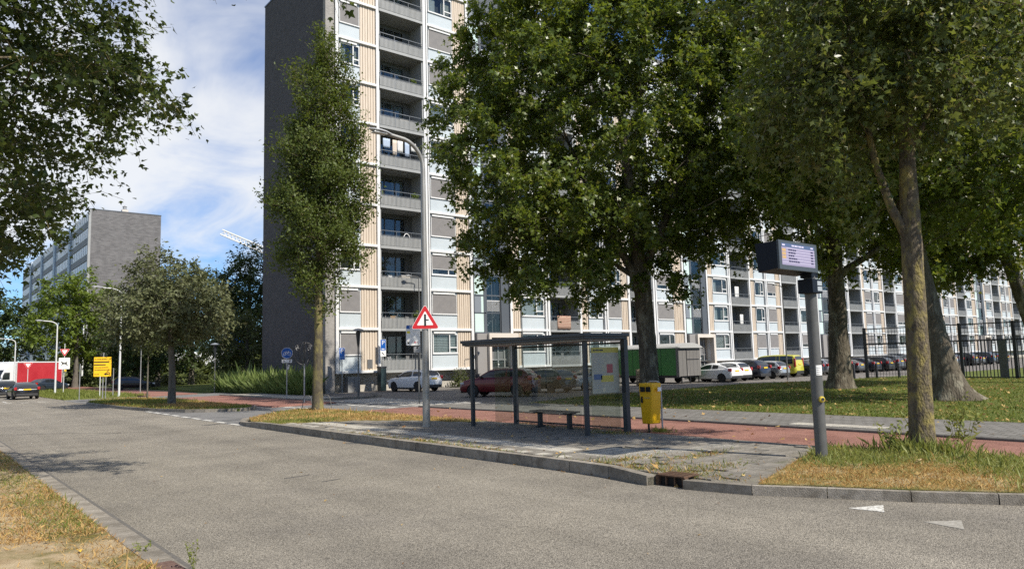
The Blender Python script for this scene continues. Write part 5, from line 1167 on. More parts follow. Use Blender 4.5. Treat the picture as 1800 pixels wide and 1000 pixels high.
    car('driving_car', 'black car just ahead and left of the black coupe', 'car', 'hatch', HB, (6.9, 79.5, 0.004), 2, p_black, m_rim_dark, B)
    car('driving_car', 'white car at the left edge behind the lorry cab', 'car', 'hatch', HB, (6.9, 88.5, 0.004), 2, p_white, m_rim, B)
    car('driving_car', 'dark car crossing under the red trailer', 'car', 'sedan', SD, (12.6, 98.5, 0.012), -52, p_blue, m_rim, B)
    car('parked_car', 'black saloon side on behind the thin lamp post and sapling', 'car', 'hatch', HB, (19.0, 86.8, 0.02), -103, p_black, m_rim_dark, 'cars beyond the bike path')
    car('parked_car', 'red car in the distance right of the small round island tree', 'car', 'hatch', HB, (35.3, 121, 0.1), 60, p_brred, m_rim, 'cars beyond the bike path')
    car('parked_car', 'white car before the site cabins above the ornamental grass', 'car', 'suv', SV, (44.0, 130, 0.02), 62, p_white, m_rim, 'cars beyond the bike path')
    car('parked_car', 'dark car left of the white car before the site cabins', 'car', 'sedan', SD, (44.6, 138, 0.02), 60, p_black, m_rim, 'cars beyond the bike path')
vehicles()

def lorry():
    t = thing('lorry', 'white lorry with red curtain sided box on the crossing road at the left', 'lorry', (11.9, 107.1, 0.02), R(136), None)
    m_curt = M('red_tarpaulin', (0.42, 0.02, 0.03), (0.5, 0.035, 0.045), scale=0.6, rough=0.5, bump=0.15, bscale=2)
    m_wh = M('lorry_white', (0.76, 0.77, 0.78), rough=0.3, coat=0.4)
    part('cargo_box', MB().bbox(-1.25, -3.9, .72, 1.25, 3.8, 3.32, 0.04), m_curt, t)
    part('box_roof', MB().bbox(-1.28, -3.95, 3.32, 1.28, 3.85, 3.46, 0.03), m_wh, t)
    for y in (-3.96, 3.76): part('end_frame', MB().box(-1.27, y, 0.66, 1.27, y + .1, 3.34), m_lightgrey, t)
    part('chassis', MB().box(-1.1, -3.8, 0.45, 1.1, 6.0, 0.715), m_black, t)
    for s in (-1, 1):
        mb = MB()
        for i in range(7): x0, x1 = sorted((s * 1.252, s * 1.275)); mb.box(x0, -3.5 + i * 1.1, .68, x1, -3.38 + i * 1.1, .95)
        part('curtain_straps', mb, m_black, t, kind='stuff')
        x0, x1 = sorted((s * 1.12, s * 1.2)); part('side_guard', MB().box(x0, -1.0, 0.35, x1, 1.8, 0.62), m_lightgrey, t)
    cab = MB().prism([(3.95, .45), (6.0, .45), (6.15, 1.2), (5.95, 1.9), (5.5, 2.55), (4.4, 3.2), (3.95, 3.3)], -1.2, 1.2, axis='x'); part('cab', cab, m_wh, t)
    part('windscreen', MB().prism([(6.13, 1.32), (6.18, 1.32), (5.99, 1.94), (5.56, 2.52), (5.49, 2.52), (5.9, 1.92)], -1.08, 1.08, axis='x'), m_carglass, t)
    for s in (-1, 1): part('side_window', MB().prism([(4.8, 1.4), (5.95, 1.4), (5.82, 1.9), (5.6, 2.2), (4.8, 2.2)], s * 1.205 - .01, s * 1.205 + .01, axis='x'), m_carglass, t)
    ty = MB(); ty.lathe([(.28, -.15), (.45, -.15), (.47, -.1), (.47, .1), (.45, .15), (.28, .15)], 24, (0, 0, 0), 'x'); tm = ty.mesh('wheel', m_tyre, True)
    rm = MB(); rm.lathe([(0, .05), (.12, .12), (.28, .1)], 18, (0, 0, 0), 'x'); rm = rm.mesh('rim', m_lightgrey, True)
    for y in (-2.5, 5.1):
        for s in (-1, 1): w = link('wheel', tm, t, (s * 1.03, y, .47), (0, 0, 0 if s > 0 else PI)); link('rim', rm, w)
lorry()

# green site trailer, pallets, bicycles
def site_trailer():
    t = thing('site_trailer', 'green site trailer with curved grey roof and weathered grey door end beside the parked cars', 'trailer', (45.3, 38.4, 0.012), 0)
    m_gr = M('trailer_green', (0.022, 0.16, 0.022), (0.018, 0.13, 0.018), scale=1.5, rough=0.5); m_wd = M('weathered_board', (0.12, 0.115, 0.11), (0.17, 0.163, 0.155), scale=4, rough=0.9, stretch=(6, 6, .4), c3=(0.32, 0.31, 0.30), scale3=1.2, lo3=.6, hi3=.7)
    W, L = 1.3, 4.2
    part('body', MB().box(-W, -L, .62, W, L, 2.72), m_gr, t)
    n = 14; prof = [(-W - .08 + (2 * W + .16) * i / n, 2.66 + .34 * math.sin(PI * i / n) ** .8) for i in range(n + 1)]
    part('roof', MB().prism(prof + [(W + .08, 2.62), (-W - .08, 2.62)][0:2], -L - .25, L + .2, axis='y'), M('trailer_roof', (0.38, 0.38, 0.37), rough=0.6), t, smooth=True)
    for i in range(6):
        x = -W + i * 2 * W / 6; part('board', MB().box(x + .008, -L - .05, .55, x + 2 * W / 6 - .008, -L - .003 - .006 * (i % 2), 2.68), m_wd, t)
    br = MB(); br.box(-W + .9, -L - .075, .55, -W + .94, -L - .05, 2.7); br.box(-W + .9, -L - .08, 1.75, W - .2, -L - .052, 1.8); part('door_bar', br, m_black, t)
    part('corner_board', MB().box(-W - .03, -L - .06, .5, -W + .06, -L + .2, 2.7), m_wd, t)
    for y in (-2.6, 0.2, 2.2): part('seam', MB().box(-W - .015, y, .64, -W - .002, y + .05, 2.7), M('trailer_green_dark', (0.012, 0.08, 0.014), rough=.5), t)
    part('chassis', MB().box(-W + .1, -L + .1, .42, W - .1, L - .1, .618), m_black, t)
    for y in (-2.3, 2.3):
        for s in (-1, 1):
            ty = MB(); ty.lathe([(.0, -.08), (.26, -.1), (.3, -.08), (.3, .08), (.26, .1), (0, .08)], 18, (0, 0, 0), 'x'); part('wheel', ty, m_tyre, t, loc=(s * 1.0, y, .3))
    for x in (-1.0, .0, 1.05): part('prop', MB().box(x, -L - .02, 0, x + .06, -L + .06, .5), m_black, t)
site_trailer()
def pallets():
    m_p = M('pallet_wood', (0.38, 0.30, 0.20), (0.28, 0.22, 0.15), scale=5, rough=0.9, rand=.1)
    for (x, y, rz, lab) in ((40.3, 34.6, 30, 'bare wooden pallet standing on edge left of the big plane trunk'), (40.5, 35.0, 24, 'second wooden pallet leaning behind the first left of the trunk')):
        t = thing('pallet', lab, 'pallet', (x, y, 0.012), R(rz), 'pallets by the green trailer'); 
        for i in range(6): part('slat', MB().box(-.6, -.055, .02 + i * .2, .6, -.033, .14 + i * .2), m_p, t)
        for k in (-.56, -.05, .46): part('block_rail', MB().box(k, -.03, .02, k + .1, .06, 1.18), m_p, t)
    t = thing('sheet_board', 'pale board leaning on the green trailer right of the plane trunk', 'board', (43.7, 36.6, 0.012), R(84)); part('sheet', MB().prism([(-.3, 0), (.3, 0), (.3, 1.5), (-.3, 1.5)], -.01, .01, axis='y'), m_lightgrey, t)
pallets()
def bicycle_parts():
    wh = MB(); n = 28
    wh.tube([(.33 * math.cos(2 * PI * k / n), 0, .33 * math.sin(2 * PI * k / n)) for k in range(n + 1)], .018, 6, cap=False)
    sp = MB()
    for k in range(14): a = 2 * PI * k / 14; sp.tube([(0, 0, 0), (.32 * math.cos(a), 0, .32 * math.sin(a))], .0022, 3)
    fr = MB(); B, S, H, Rr, F = (0, 0, .30), (-.17, 0, .80), (.38, 0, .85), (-.50, 0, .34), (.60, 0, .34)
    for a, b in ((B, S), (S, H), (B, (.40, 0, .72)), (B, Rr), (S, Rr), (H, F)): fr.tube([a, b], .016, 6)
    fr.tube([H, (.34, 0, 1.02)], .014, 6)
    hb = MB().tube([(.22, .28, 1.02), (.34, .12, 1.04), (.34, -.12, 1.04), (.22, -.28, 1.02)], .012, 6)
    sd = MB().prism([(-.30, -.08), (-.05, -.02), (-.05, .02), (-.30, .08)], .90, .95); sd.tube([(-.17, 0, .8), (-.19, 0, .9)], .014, 6)
    rk = MB()
    rk.box(-.72, -.06, .70, -.34, .06, .72); rk.tube([(-.5, .07, .34), (-.6, .07, .7)], .008, 4)
    md = MB().lathe([(0, -.02), (.10, -.02), (.10, .02), (0, .02)], 14, (.0, 0, .30), 'y')
    return dict(wheel=wh.mesh('wheel', m_tyre), spokes=sp.mesh('spokes', m_galv), frame=fr, handlebar=hb.mesh('handlebar', m_black), saddle=sd.mesh('saddle', m_black), rack=rk.mesh('carrier', m_black), crank=md.mesh('crank', m_black))
def bicycles():
    Q = bicycle_parts(); cols = [m_black, M('bike_blue', (0.03, .06, .14), rough=.4), m_galv, M('bike_red', (.2, .02, .02), rough=.4), m_polegrey]
    spots = [(44.6 + i * .72, 47.5 + (.25 if i % 2 else 0), 'bicycle %s' % s) for i, s in enumerate(['parked at the left end of the bicycle row under the second balcony', 'with black frame second from the left in the bicycle row', 'with blue frame near the left of the bicycle row', 'parked just left of the middle of the bicycle row', 'parked in the middle of the bicycle row', 'just right of the middle of the bicycle row', 'near the right end of the bicycle row', 'at the right end of the bicycle row by the shelter post'])]
    for i, (x, y, lab) in enumerate(spots):
        t = thing('bicycle', ('black ', 'dark ', 'blue ', 'red ', 'grey ', 'black ', 'dark ', 'grey ')[i] + lab, 'bicycle', (x, y, .012), R(95 + random.uniform(-25, 25)), 'bicycles parked before the flats')
        for wx in (-.5, .6): w = link('wheel', Q['wheel'], t, (wx, 0, .345)); link('spokes', Q['spokes'], w)
        part('frame', Q['frame'], cols[i % 5], t)
        for k in ('handlebar', 'saddle', 'rack', 'crank'): link(Q[k].name.split('.')[0], Q[k], t)
    # scooters by the plinth
    for i, (x, y, rz, lab) in enumerate(((37.2, 47.7, 200, 'dark motor scooter parked left of the shelter before the plinth'), (38.2, 47.9, 215, 'second dark motor scooter right of the first before the plinth'), (36.3, 48.1, 190, 'motor scooter under a dark cover nearest the shrub by the plinth'))):
        t = thing('motor_scooter', lab, 'scooter', (x, y, .012), R(rz), 'scooters parked by the plinth')
        for wx in (-.55, .6): 
            w = MB(); w.lathe([(.1, -.05), (.22, -.06), (.26, -.03), (.26, .03), (.22, .06), (.1, .05)], 18, (0, 0, 0), 'y'); part('wheel', w, m_tyre, t, loc=(wx, 0, .26))
        part('fairing', MB().prism([(-.75, .45), (-.2, .3), (.3, .28), (.55, .5), (.5, 1.0), (.4, 1.02), (.28, .5), (-.1, .45), (-.2, .74), (-.78, .72)], -.16, .16, axis='y'), (m_black, p_grey, p_navy)[i], t)
        part('seat', MB().bbox(-.8, -.15, .73, -.12, .15, .85, .04), m_trim, t); part('handlebar', MB().tube([(.40, .34, 1.05), (.45, 0, 1.02), (.40, -.34, 1.05)], .02, 6), m_black, t); part('top_box', MB().bbox(-1.1, -.18, .75, -.8, .18, 1.08, .05), m_trim, t)
bicycles()
# ------------------------------------------------------------------ bus shelter and bench
ZP = 0.12
def rails(mb, pts, r, n=8): mb.tube(pts, r, n)
def bus_shelter():
    t = thing('bus_shelter', 'dark grey bus shelter with flat roof and glass walls on the tiled platform', 'bus shelter', (12.9, 15.3, ZP), 0)
    X0, X1, Y0, Y1 = 0.16, 1.36, -2.33, 2.45          # front, back, near end, far end
    for (x, y, dx, dy) in ((X0, Y0 + .05, .05, .05), (X0, Y1, .05, .05), (X1, Y0 - .18, .07, .07), (X1, Y1 - .55, .06, .06)):
        p = MB().bbox(x - dx, y - dy, -.02, x + dx, y + dy, 2.36, .008); part('post', p, m_anthracite, t)
    rf = MB().bbox(-.12, Y0 - .22, 2.36, X1 + .10, Y1 + .12, 2.50, .02); part('roof', rf, m_anthracite, t)
    part('fascia', MB().bbox(-.16, Y0 - .26, 2.43, X1 + .14, Y1 + .16, 2.515, .015), m_darkgrey if False else m_anthracite, t)
    cl = MB().box(-.05, Y0 - .15, 2.335, X1 + .06, Y1 + .06, 2.357); part('ceiling', cl, M('shelter_ceiling', (0.35, 0.35, 0.34), rough=.6), t)
    # back glass in three panes, end glass near and far
    yb = [Y0 - .05, Y0 + 1.42, Y0 + 2.85, Y1 - .62]
    for i in range(3): part('back_pane', MB().box(X1 - .006, yb[i] + .02, .12, X1 + .006, yb[i + 1] - .02, 2.25), m_shelter_glass, t)
    part('end_pane', MB().box(X0 + .08, Y0 - .06, .12, X1 - .1, Y0 - .048, 2.25), m_shelter_glass, t)
    part('end_pane', MB().box(X0 + .45, Y1 - .5, .12, X1 - .1, Y1 - .488, 2.25), m_shelter_glass, t)
    for y0, y1 in ((Y0 - .08, Y1 - .6),): 
        r = MB(); r.box(X1 - .02, y0, 2.25, X1 + .02, y1, 2.3); part('top_rail', r, m_anthracite, t)
        r = MB(); r.box(X1 - .02, y0, .08, X1 + .02, y1, .12); part('foot_rail', r, m_anthracite, t)
    for z in (1.52, 1.60): part('grip_rail', MB().tube([(X0 + .1, Y0 - .02, z), (X1 - .1, Y0 - .02, z)], .012, 8), m_galv, t)
    # map panel on the near end wall
    pn = MB().box(X0 + .10, Y0 - .085, 1.02, X1 - .12, Y0 - .063, 2.16); p = part('map_panel', pn, M('map_paper', (0.37, 0.36, 0.27), (0.30, 0.295, 0.22), scale=7, rough=.5), t)
    x0, x1 = X0 + .10, X1 - .12; w = x1 - x0
    def flat(nm, a, b, z0, z1, m, d=.003): part(nm, MB().box(x0 + a * w, Y0 - .085 - d, z0, x0 + b * w, Y0 - .0852, z1), m, p)
    m_pl = M('print_yellow', (.42, .36, .06), rough=.5); flat('yellow_header', 0, 1, 2.03, 2.16, m_pl); flat('red_block', .54, .76, 1.52, 1.74, M('print_red', (.30, .07, .07), rough=.5)); flat('blue_block', .06, .36, 1.36, 1.50, M('print_blue', (.06, .10, .19), rough=.5)); flat('yellow_block', .32, .78, 1.30, 1.46, m_pl)
    tm = MB()
    for i in range(16): z = 1.98 - i * .055; a = .04 if z > 1.78 or z < 1.28 else .04; tm.box(x0 + a * w, Y0 - .087, z, x0 + (.04 + random.uniform(.25, .46)) * w, Y0 - .0852, z + .014)
    part('printed_lines', tm, M('print_grey', (.28, .28, .28), rough=.6), p, kind='stuff')
    tx = text_mb('Bus 304', .085, .001); xform(tx, Matrix.Translation((x0 + .25 * w, Y0 - .0895, 2.09)) @ Matrix.Rotation(PI / 2, 4, 'X')); 
    tl = MB()
    for k, (a, b) in enumerate(((.05, .12), (.14, .27), (.29, .42))): tl.box(x0 + a * w, Y0 - .0895, 2.075, x0 + b * w, Y0 - .0882, 2.11)
    part('header_lettering', tl, m_sign_black, p, kind='stuff')
    part('edge_lamp', MB().bbox(.4, Y0 + 2.0, 2.3, .5, Y0 + 2.1, 2.333, .006), m_sign_black, t)
    # bench
    b = thing('bench', 'wooden slat bench on two black legs inside the bus shelter', 'bench', (14.02, 15.25, ZP), 0)
    m_slat = M('bench_wood', (0.20, 0.16, 0.11), (0.27, 0.22, 0.16), scale=6, rough=.75, stretch=(8, 1, 8))
    for k in range(4): part('seat_slat', MB().bbox(-.22 + k * .11, -.82, .44, -.125 + k * .11, .82, .478, .006), m_slat, b)
    for y in (-.6, .6): part('leg', MB().bbox(-.06, y - .05, -.02, .06, y + .05, .40, .008), m_black, b); part('bracket', MB().bbox(-.2, y - .06, .40, .2, y + .06, .439, .006), m_black, b)
    for y in (.6,): part('foot_plate', MB().bbox(-.14, y - .06, -.02, .14, y + .06, .05, .01), m_black, b)
bus_shelter()

def litter_bin():
    t = thing('litter_bin', 'yellow litter bin with two square openings on a bent tube frame beside the shelter', 'litter bin', (14.95, 12.6, -.0), R(12))
    m_y = M('bin_yellow', (0.80, 0.46, 0.008), (0.74, 0.42, 0.008), scale=3, rough=.4, c3=(0.5, 0.32, 0.05), scale3=5, lo3=.66, hi3=.72)
    # body: chamfered corner that widens downward
    z0, z1 = .30, 1.34
    top = [(-.20, -.20), (.21, -.24), (.21, .22), (-.20, .20)]; bot = [(-.12, -.06), (.17, -.20), (.17, .20), (-.12, .18)]
    b = bmesh.new(); vb = [b.verts.new((x, y, z0)) for x, y in bot]; vt = [b.verts.new((x, y, z1)) for x, y in top]
    b.faces.new(list(reversed(vb))); b.faces.new(vt)
    for i in range(4): b.faces.new((vb[i], vb[(i + 1) % 4], vt[(i + 1) % 4], vt[i]))
    bmesh.ops.recalc_face_normals(b, faces=b.faces[:]); bmesh.ops.bevel(b, geom=b.edges[:], offset=.03, segments=3, profile=.6, affect='EDGES')
    mb = MB(); mb.addbm(b); part('body', mb, m_y, t, smooth=True)
    for y in (.085, -.075): part('opening', MB().bbox(-.225, y - .062, 1.12, -.16, y + .062, 1.25, .01), m_dark, t)
    part('sticker', MB().box(-.02, -.2435, 1.14, .15, -.236, 1.24), m_sign_white, t, rot=(R(2), 0, R(-5)), loc=(0, .012, 0))
    pk = MB(); pk.prism([(.10, .84), (.15, .84), (.16, .92), (.14, 1.0), (.11, 1.0), (.10, .92)], -.192, -.170, axis='x'); part('figure_mark', pk, m_sign_black, t)
    ln = MB(); ln.box(-.190, -.10, .955, -.172, .06, .985); part('lettering', ln, M('bin_print', (.55, .4, .1), rough=.5), t)
    fr = MB(); fr.tube([(.25, -.2, -.1), (.25, -.2, 1.25), (.25, -.17, 1.33), (.25, -.1, 1.37), (.25, .1, 1.37), (.25, .17, 1.33), (.25, .2, 1.25), (.25, .2, -.1)], .024, 8); part('tube_frame', fr, m_galv, t)
    part('stem', MB().tube([(.0, .06, -.1), (.0, .06, .31)], .03, 8), m_black, t)
litter_bin()

# ------------------------------------------------------------------ info display
def info_display():
    t = thing('departure_display', 'bus departure display box with lit screen on a thick grey pole at the verge', 'display', (12.8, 6.87, .10), 0)
    part('pole', MB().lathe([(.118, -.05), (.118, .03), (.105, .04), (.102, 3.3), (.08, 3.31), (.08, 3.55)], 24), m_polegrey, t, smooth=True)
    m_box = M('display_case', (0.006, 0.010, 0.018), rough=.5, spec=.25); 
    # case: sides lean in toward the foot
    b = bmesh.new(); x0, x1 = -1.36, -.08; P = [(-.17, 3.36), (.20, 3.32), (.24, 3.83), (-.17, 3.83)]
    mb = MB(); mb.prism(P, x0, x1, axis='x'); part('case', mb, m_box, t)
    part('front_frame', MB().bbox(x0 + .001, -.215, 3.34, x1 - .001, -.172, 3.85, .008), M('display_frame', (.055, .066, .075), rough=.35), t)
    s = part('screen', MB().box(x0 + .08, -.219, 3.42, x1 - .10, -.2155, 3.80), emit_mat('screen_lilac', (.40, .35, .50), .26), t)
    hd = emit_mat('screen_blue', (.10, .14, .26), .3); yl = emit_mat('screen_amber', (.62, .40, .16), .36); wt = emit_mat('screen_white', (.70, .64, .80), .4); dk = M('screen_ink', (.03, .02, .06), rough=.3)
    L, Rr = x0 + .08, x1 - .10; W = Rr - L
    def q(nm, a, b_, z0, z1, m, d=.0028): part(nm, MB().box(L + a * W, -.219 - d, z0, L + b_ * W, -.2192, z1), m, s)
    q('title_bar', 0, 1, 3.735, 3.80, hd, .002)
    for i in range(3): q('line_badge', .01, .12, 3.655 - i * .062, 3.705 - i * .062, yl)
    for i in range(6): q('row_rule', .14 if i < 4 else 0, 1, 3.715 - i * .05, 3.722 - i * .05, wt)
    def txt(s_, a, z, sz, m):
        tx = text_mb(s_, sz, .0004); w = max(v[0] for v in tx.v) - min(v[0] for v in tx.v); mn = min(v[0] for v in tx.v)
        xform(tx, Matrix.Translation((L + a * W - mn, -.2225, z)) @ Matrix.Rotation(PI / 2, 4, 'X')); part('screen_text', tx, m, s, kind='stuff')
    bars = MB(); rr = random.Random(4)
    for i in range(5):
        z = 3.69 - i * .05; x = .2
        for k in range(rr.randint(3, 6)):
            w = rr.uniform(.03, .07); bars.box(L + x * W, -.2222, z - .012, L + (x + w) * W, -.2192, z + .012); x += w + .015
        bars.box(L + .88 * W, -.2222, z - .012, L + .95 * W, -.2192, z + .012)
    part('timetable_text', bars, dk, s, kind='stuff')
    tb = MB(); x = .3
    for k in range(5): w = rr.uniform(.03, .08); tb.box(L + x * W, -.2222, 3.755, L + (x + w) * W, -.2212, 3.78); x += w + .015
    tb.box(L + .02 * W, -.2222, 3.755, L + .1 * W, -.2212, 3.78); tb.box(L + .88 * W, -.2222, 3.755, L + .96 * W, -.2212, 3.78)
    part('title_text', tb, wt, s, kind='stuff')
    part('mount', MB().bbox(-.12, -.1, 3.27, .12, .12, 3.42, .01), m_box, t)
    part('control_box', MB().bbox(-.22, -.17, 2.98, .13, .12, 3.24, .015), m_box, t)
    for k in range(2): part('clear_window', MB().box(-.06, -.176, 3.02 + k * .10, .10, -.1705, 3.10 + k * .10), M('small_screen', (.35, .38, .40), rough=.2), t)
    part('dome_sensor', MB().lathe([(.09, 0), (.085, .05), (.05, .09), (0, .1)], 14, (.13, .0, 3.13), 'x'), m_black, t, smooth=True)
    btn = MB().lathe([(.055, 0), (.055, -.03), (.045, -.045), (.03, -.05), (.0, -.042)], 18, (0, 0, 0), 'y'); o = part('push_button', btn, M('button_yellow', (.62, .46, .05), rough=.4), t, smooth=True, loc=(-.055, -.095, 1.07), rot=(0, 0, R(-32)))
    part('button_ring', MB().lathe([(.032, -.052), (.026, -.056), (.016, -.05)], 14, (0, 0, 0), 'y'), m_black, o)
    n = 8; st = MB(); v = []
    for z in (1.50, 1.68):
        for k in range(n + 1): a = R(-150 + 70 * k / n); v.append((.1055 * math.cos(a), .1055 * math.sin(a), z))
    st.add(v, [(k, k + 1, n + 2 + k, n + 1 + k) for k in range(n)]); part('sticker', st, m_sign_white, t)
    pr_ = MB()
    for j in range(4):
        v = []
        for z in (1.52 + j * .035, 1.53 + j * .035):
            for k in range(n + 1): a = R(-144 + (48 if j % 2 else 30) * k / n); v.append((.107 * math.cos(a), .107 * math.sin(a), z))
        pr_.add(v, [(k, k + 1, n + 2 + k, n + 1 + k) for k in range(n)])
    part('sticker_print', pr_, M('print_grey2', (.3, .3, .3), rough=.6), t, kind='stuff')
info_display()

# ------------------------------------------------------------------ lamp posts
def arm_lamp(label, base, h, reach, r0, group, m, head=.75, up=.8, az=180.0):
    t = thing('street_lamp', label, 'street lamp', (base[0], base[1], base[2]), R(az), group)
    pts = [(0, 0, -.1), (0, 0, h * .5), (0, 0, h - up)]; rr = [r0, r0 * .8, r0 * .62]
    for k in range(1, 9):
        a = PI / 2 * k / 8; pts.append((reach * .55 * (1 - math.cos(a)), 0, h - up + up * .86 * math.sin(a))); rr.append(r0 * .55)
    pts.append((reach * .78, 0, h - up * .1)); rr.append(r0 * .5)
    part('pole', MB().tube(pts, rr, 18), m, t, smooth=True)
    part('base_collar', MB().lathe([(r0 * 1.25, -.05), (r0 * 1.25, .04), (r0 * 1.02, .06)], 18), m, t, smooth=True)
    # luminaire: flat tapered shell
    hd = MB(); n = 10; x0 = reach * .70; v = []
    S = [(0, .045, .04), (.12, .07, .055), (.35, .15, .07), (.6, .165, .075), (.85, .12, .05), (1, .03, .02)]
    for u, w, hh in S:
        for k in range(n): a = 2 * PI * k / n; v.append((x0 + u * head, w * math.cos(a), h - up * .1 + u * .06 + hh * math.sin(a) * (1 if math.sin(a) > 0 else .55)))
    hd.add(v, [(i * n + k, i * n + (k + 1) % n, (i + 1) * n + (k + 1) % n, (i + 1) * n + k) for i in range(len(S) - 1) for k in range(n)] + [tuple(range(n - 1, -1, -1)), tuple((len(S) - 1) * n + k for k in range(n))])
    hob = part('lamp_head', hd, M('lamp_grey', (.40, .41, .42), rough=.45, metal=.2), t, smooth=True)
    part('lens', MB().bbox(x0 + head * .3, -.11, h - up * .1 - .035, x0 + head * .85, .11, h - up * .1 + .0, .02), M('lamp_lens', (.55, .56, .56), rough=.2), hob)
    return t
LP = arm_lamp('tall steel street lamp with curved arm beside the bus shelter', (12.1, 18.8, .10), 8.85, 1.5, .115, None, m_alu, .80, .95)
arm_lamp('white street lamp standing at the far end of the grass island', (13.1, 64.6, .05), 8.6, 1.9, .085, 'street lamps at the left', m_lightgrey, .8, .6)
arm_lamp('white street lamp behind the black coupe at the left', (11.2, 82.4, .05), 7.0, 1.6, .09, 'street lamps at the left', m_lightgrey, .7, .55)
arm_lamp('smaller white street lamp above the lorry cab at the left edge', (9.4, 98, .05), 5.9, 1.4, .08, 'street lamps at the left', m_lightgrey, .7, .5)
arm_lamp('slim lamp with short arm among the parked cars right of the pole', (52.0, 30.2, .05), 7.2, 1.1, .06, 'slim lamps at the car park', m_polegrey, .5, .2)
arm_lamp('slim dark lamp with flat arm in front of the balconies', (31.2, 49.3, .02), 8.85, 1.0, .06, 'slim lamps at the car park', m_polegrey, .5, .12)
arm_lamp('slim lamp with arm before the second stair entrance', (37.3, 44.0, .02), 8.2, 1.0, .05, 'slim lamps at the car park', m_polegrey, .5, .12, az=0)
def post_top_lamp(label, x, y, z, h):
    t = thing('park_lamp', label, 'park lamp', (x, y, z), 0, 'park lamps with flat hats')
    part('pole', MB().lathe([(.06, -.05), (.06, 1.0), (.042, 1.05), (.04, h - 1.0)], 12), m_polegrey, t, smooth=True)
    part('lamp_cone', MB().lathe([(.04, h - 1.15), (.08, h - .9), (.16, h - .12), (.05, h - .1)], 14), m_anthracite, t, smooth=True)
    part('lamp_hat', MB().lathe([(.05, h - .1), (.40, h - .085), (.42, h - .04), (.2, h + .06), (0, h + .1)], 20), m_stair_grey, t, smooth=True)
post_top_lamp('park lamp with flat hat before the left end of the white front', 22.5, 42.9, .02, 4.25)
post_top_lamp('park lamp with flat hat left of the ornamental grass', 20.4, 64.6, .02, 4.1)
def thin_pole(name, label, x, y, z, h, r, m): 
    t = thing(name, label, 'pole', (x, y, z), 0); part('pole', MB().tube([(0, 0, -.1), (0, 0, h)], [r, r * .7], 10), m, t, smooth=True); part('cap', MB().lathe([(r * .9, h - .02), (r * .9, h + .04), (0, h + .07)], 10), m, t)
thin_pole('bare_pole', 'thin pale pole right of the sapling behind the grass island', 17.0, 75.1, .02, 6.3, .045, m_galv)
thin_pole('bare_pole', 'short pale post close beside the white lamp on the island end', 12.75, 65.0, .02, 2.2, .04, m_galv)
for i, (x, y, h) in enumerate(((27.7, 150, 9.5), (26.3, 148, 7.2))): thin_pole('white_mast', ('taller', 'shorter')[i] + ' white mast of the pair right of the yellow green tree', x - 6.2, y - 18, .05, h, .12, m_sign_white)

# ------------------------------------------------------------------ signs
def rounded(poly, r, n=5):
    out = []; N = len(poly)
    for i in range(N):
        p, a, b = Vector(poly[i]), Vector(poly[i - 1]), Vector(poly[(i + 1) % N]); da, db = (a - p).normalized(), (b - p).normalized()
        ang = da.angle(db); d = r / math.tan(ang / 2); s, e = p + da * d, p + db * d; c = p + (da + db).normalized() * (r / math.sin(ang / 2))
        v0, v1 = s - c, e - c; a0 = math.atan2(v0.y, v0.x); a1 = math.atan2(v1.y, v1.x); dl = (a1 - a0 + PI) % (2 * PI) - PI
        out += [(c.x + r * math.cos(a0 + dl * k / n), c.y + r * math.sin(a0 + dl * k / n)) for k in range(n + 1)]
    return out
def plate(poly, d0, d1): return MB().prism(poly, -d1, -d0, axis='y')       # faces -Y locally, d = depth toward the viewer
def circle(r, n=28, cx=0, cz=0): return [(cx + r * math.cos(2 * PI * k / n), cz + r * math.sin(2 * PI * k / n)) for k in range(n)]
def sgn(name, label, loc, rz, cat='sign', group=None): return thing(name, label, cat, loc, R(rz), group)
def warning_sign():
    t = sgn('warning_sign', 'red bordered triangle sign with side road symbol fixed to the tall lamp post', (12.1, 18.8, 0), -32, group=None)
    cz = 3.28; s = .50
    tri = lambda q, dz=0: [(-q * .866, cz + dz - q * .5), (q * .866, cz + dz - q * .5), (0, cz + dz + q)]
    p = part('backing', plate(rounded(tri(s), .05), .10, .118), m_sign_white, t)
    part('red_border', plate(rounded(tri(s * .965), .045), .1185, .121), m_red_paint, t)
    part('white_field', plate(rounded(tri(s * .58, .005), .02), .1215, .124), m_sign_white, t)
    f = plate([(-.03, cz - .16), (.03, cz - .16), (.03, cz + .0), (.11, cz + .0), (.11, cz + .035), (.03, cz + .035), (.03, cz + .19), (-.03, cz + .19)], .1245, .127); part('road_symbol', f, m_sign_black, t)
    for z in (cz - .15, cz + .25): part('clamp', MB().lathe([(.10, z - .02), (.108, z - .02), (.108, z + .02), (.10, z + .02)], 16), m_galv, t)
warning_sign()
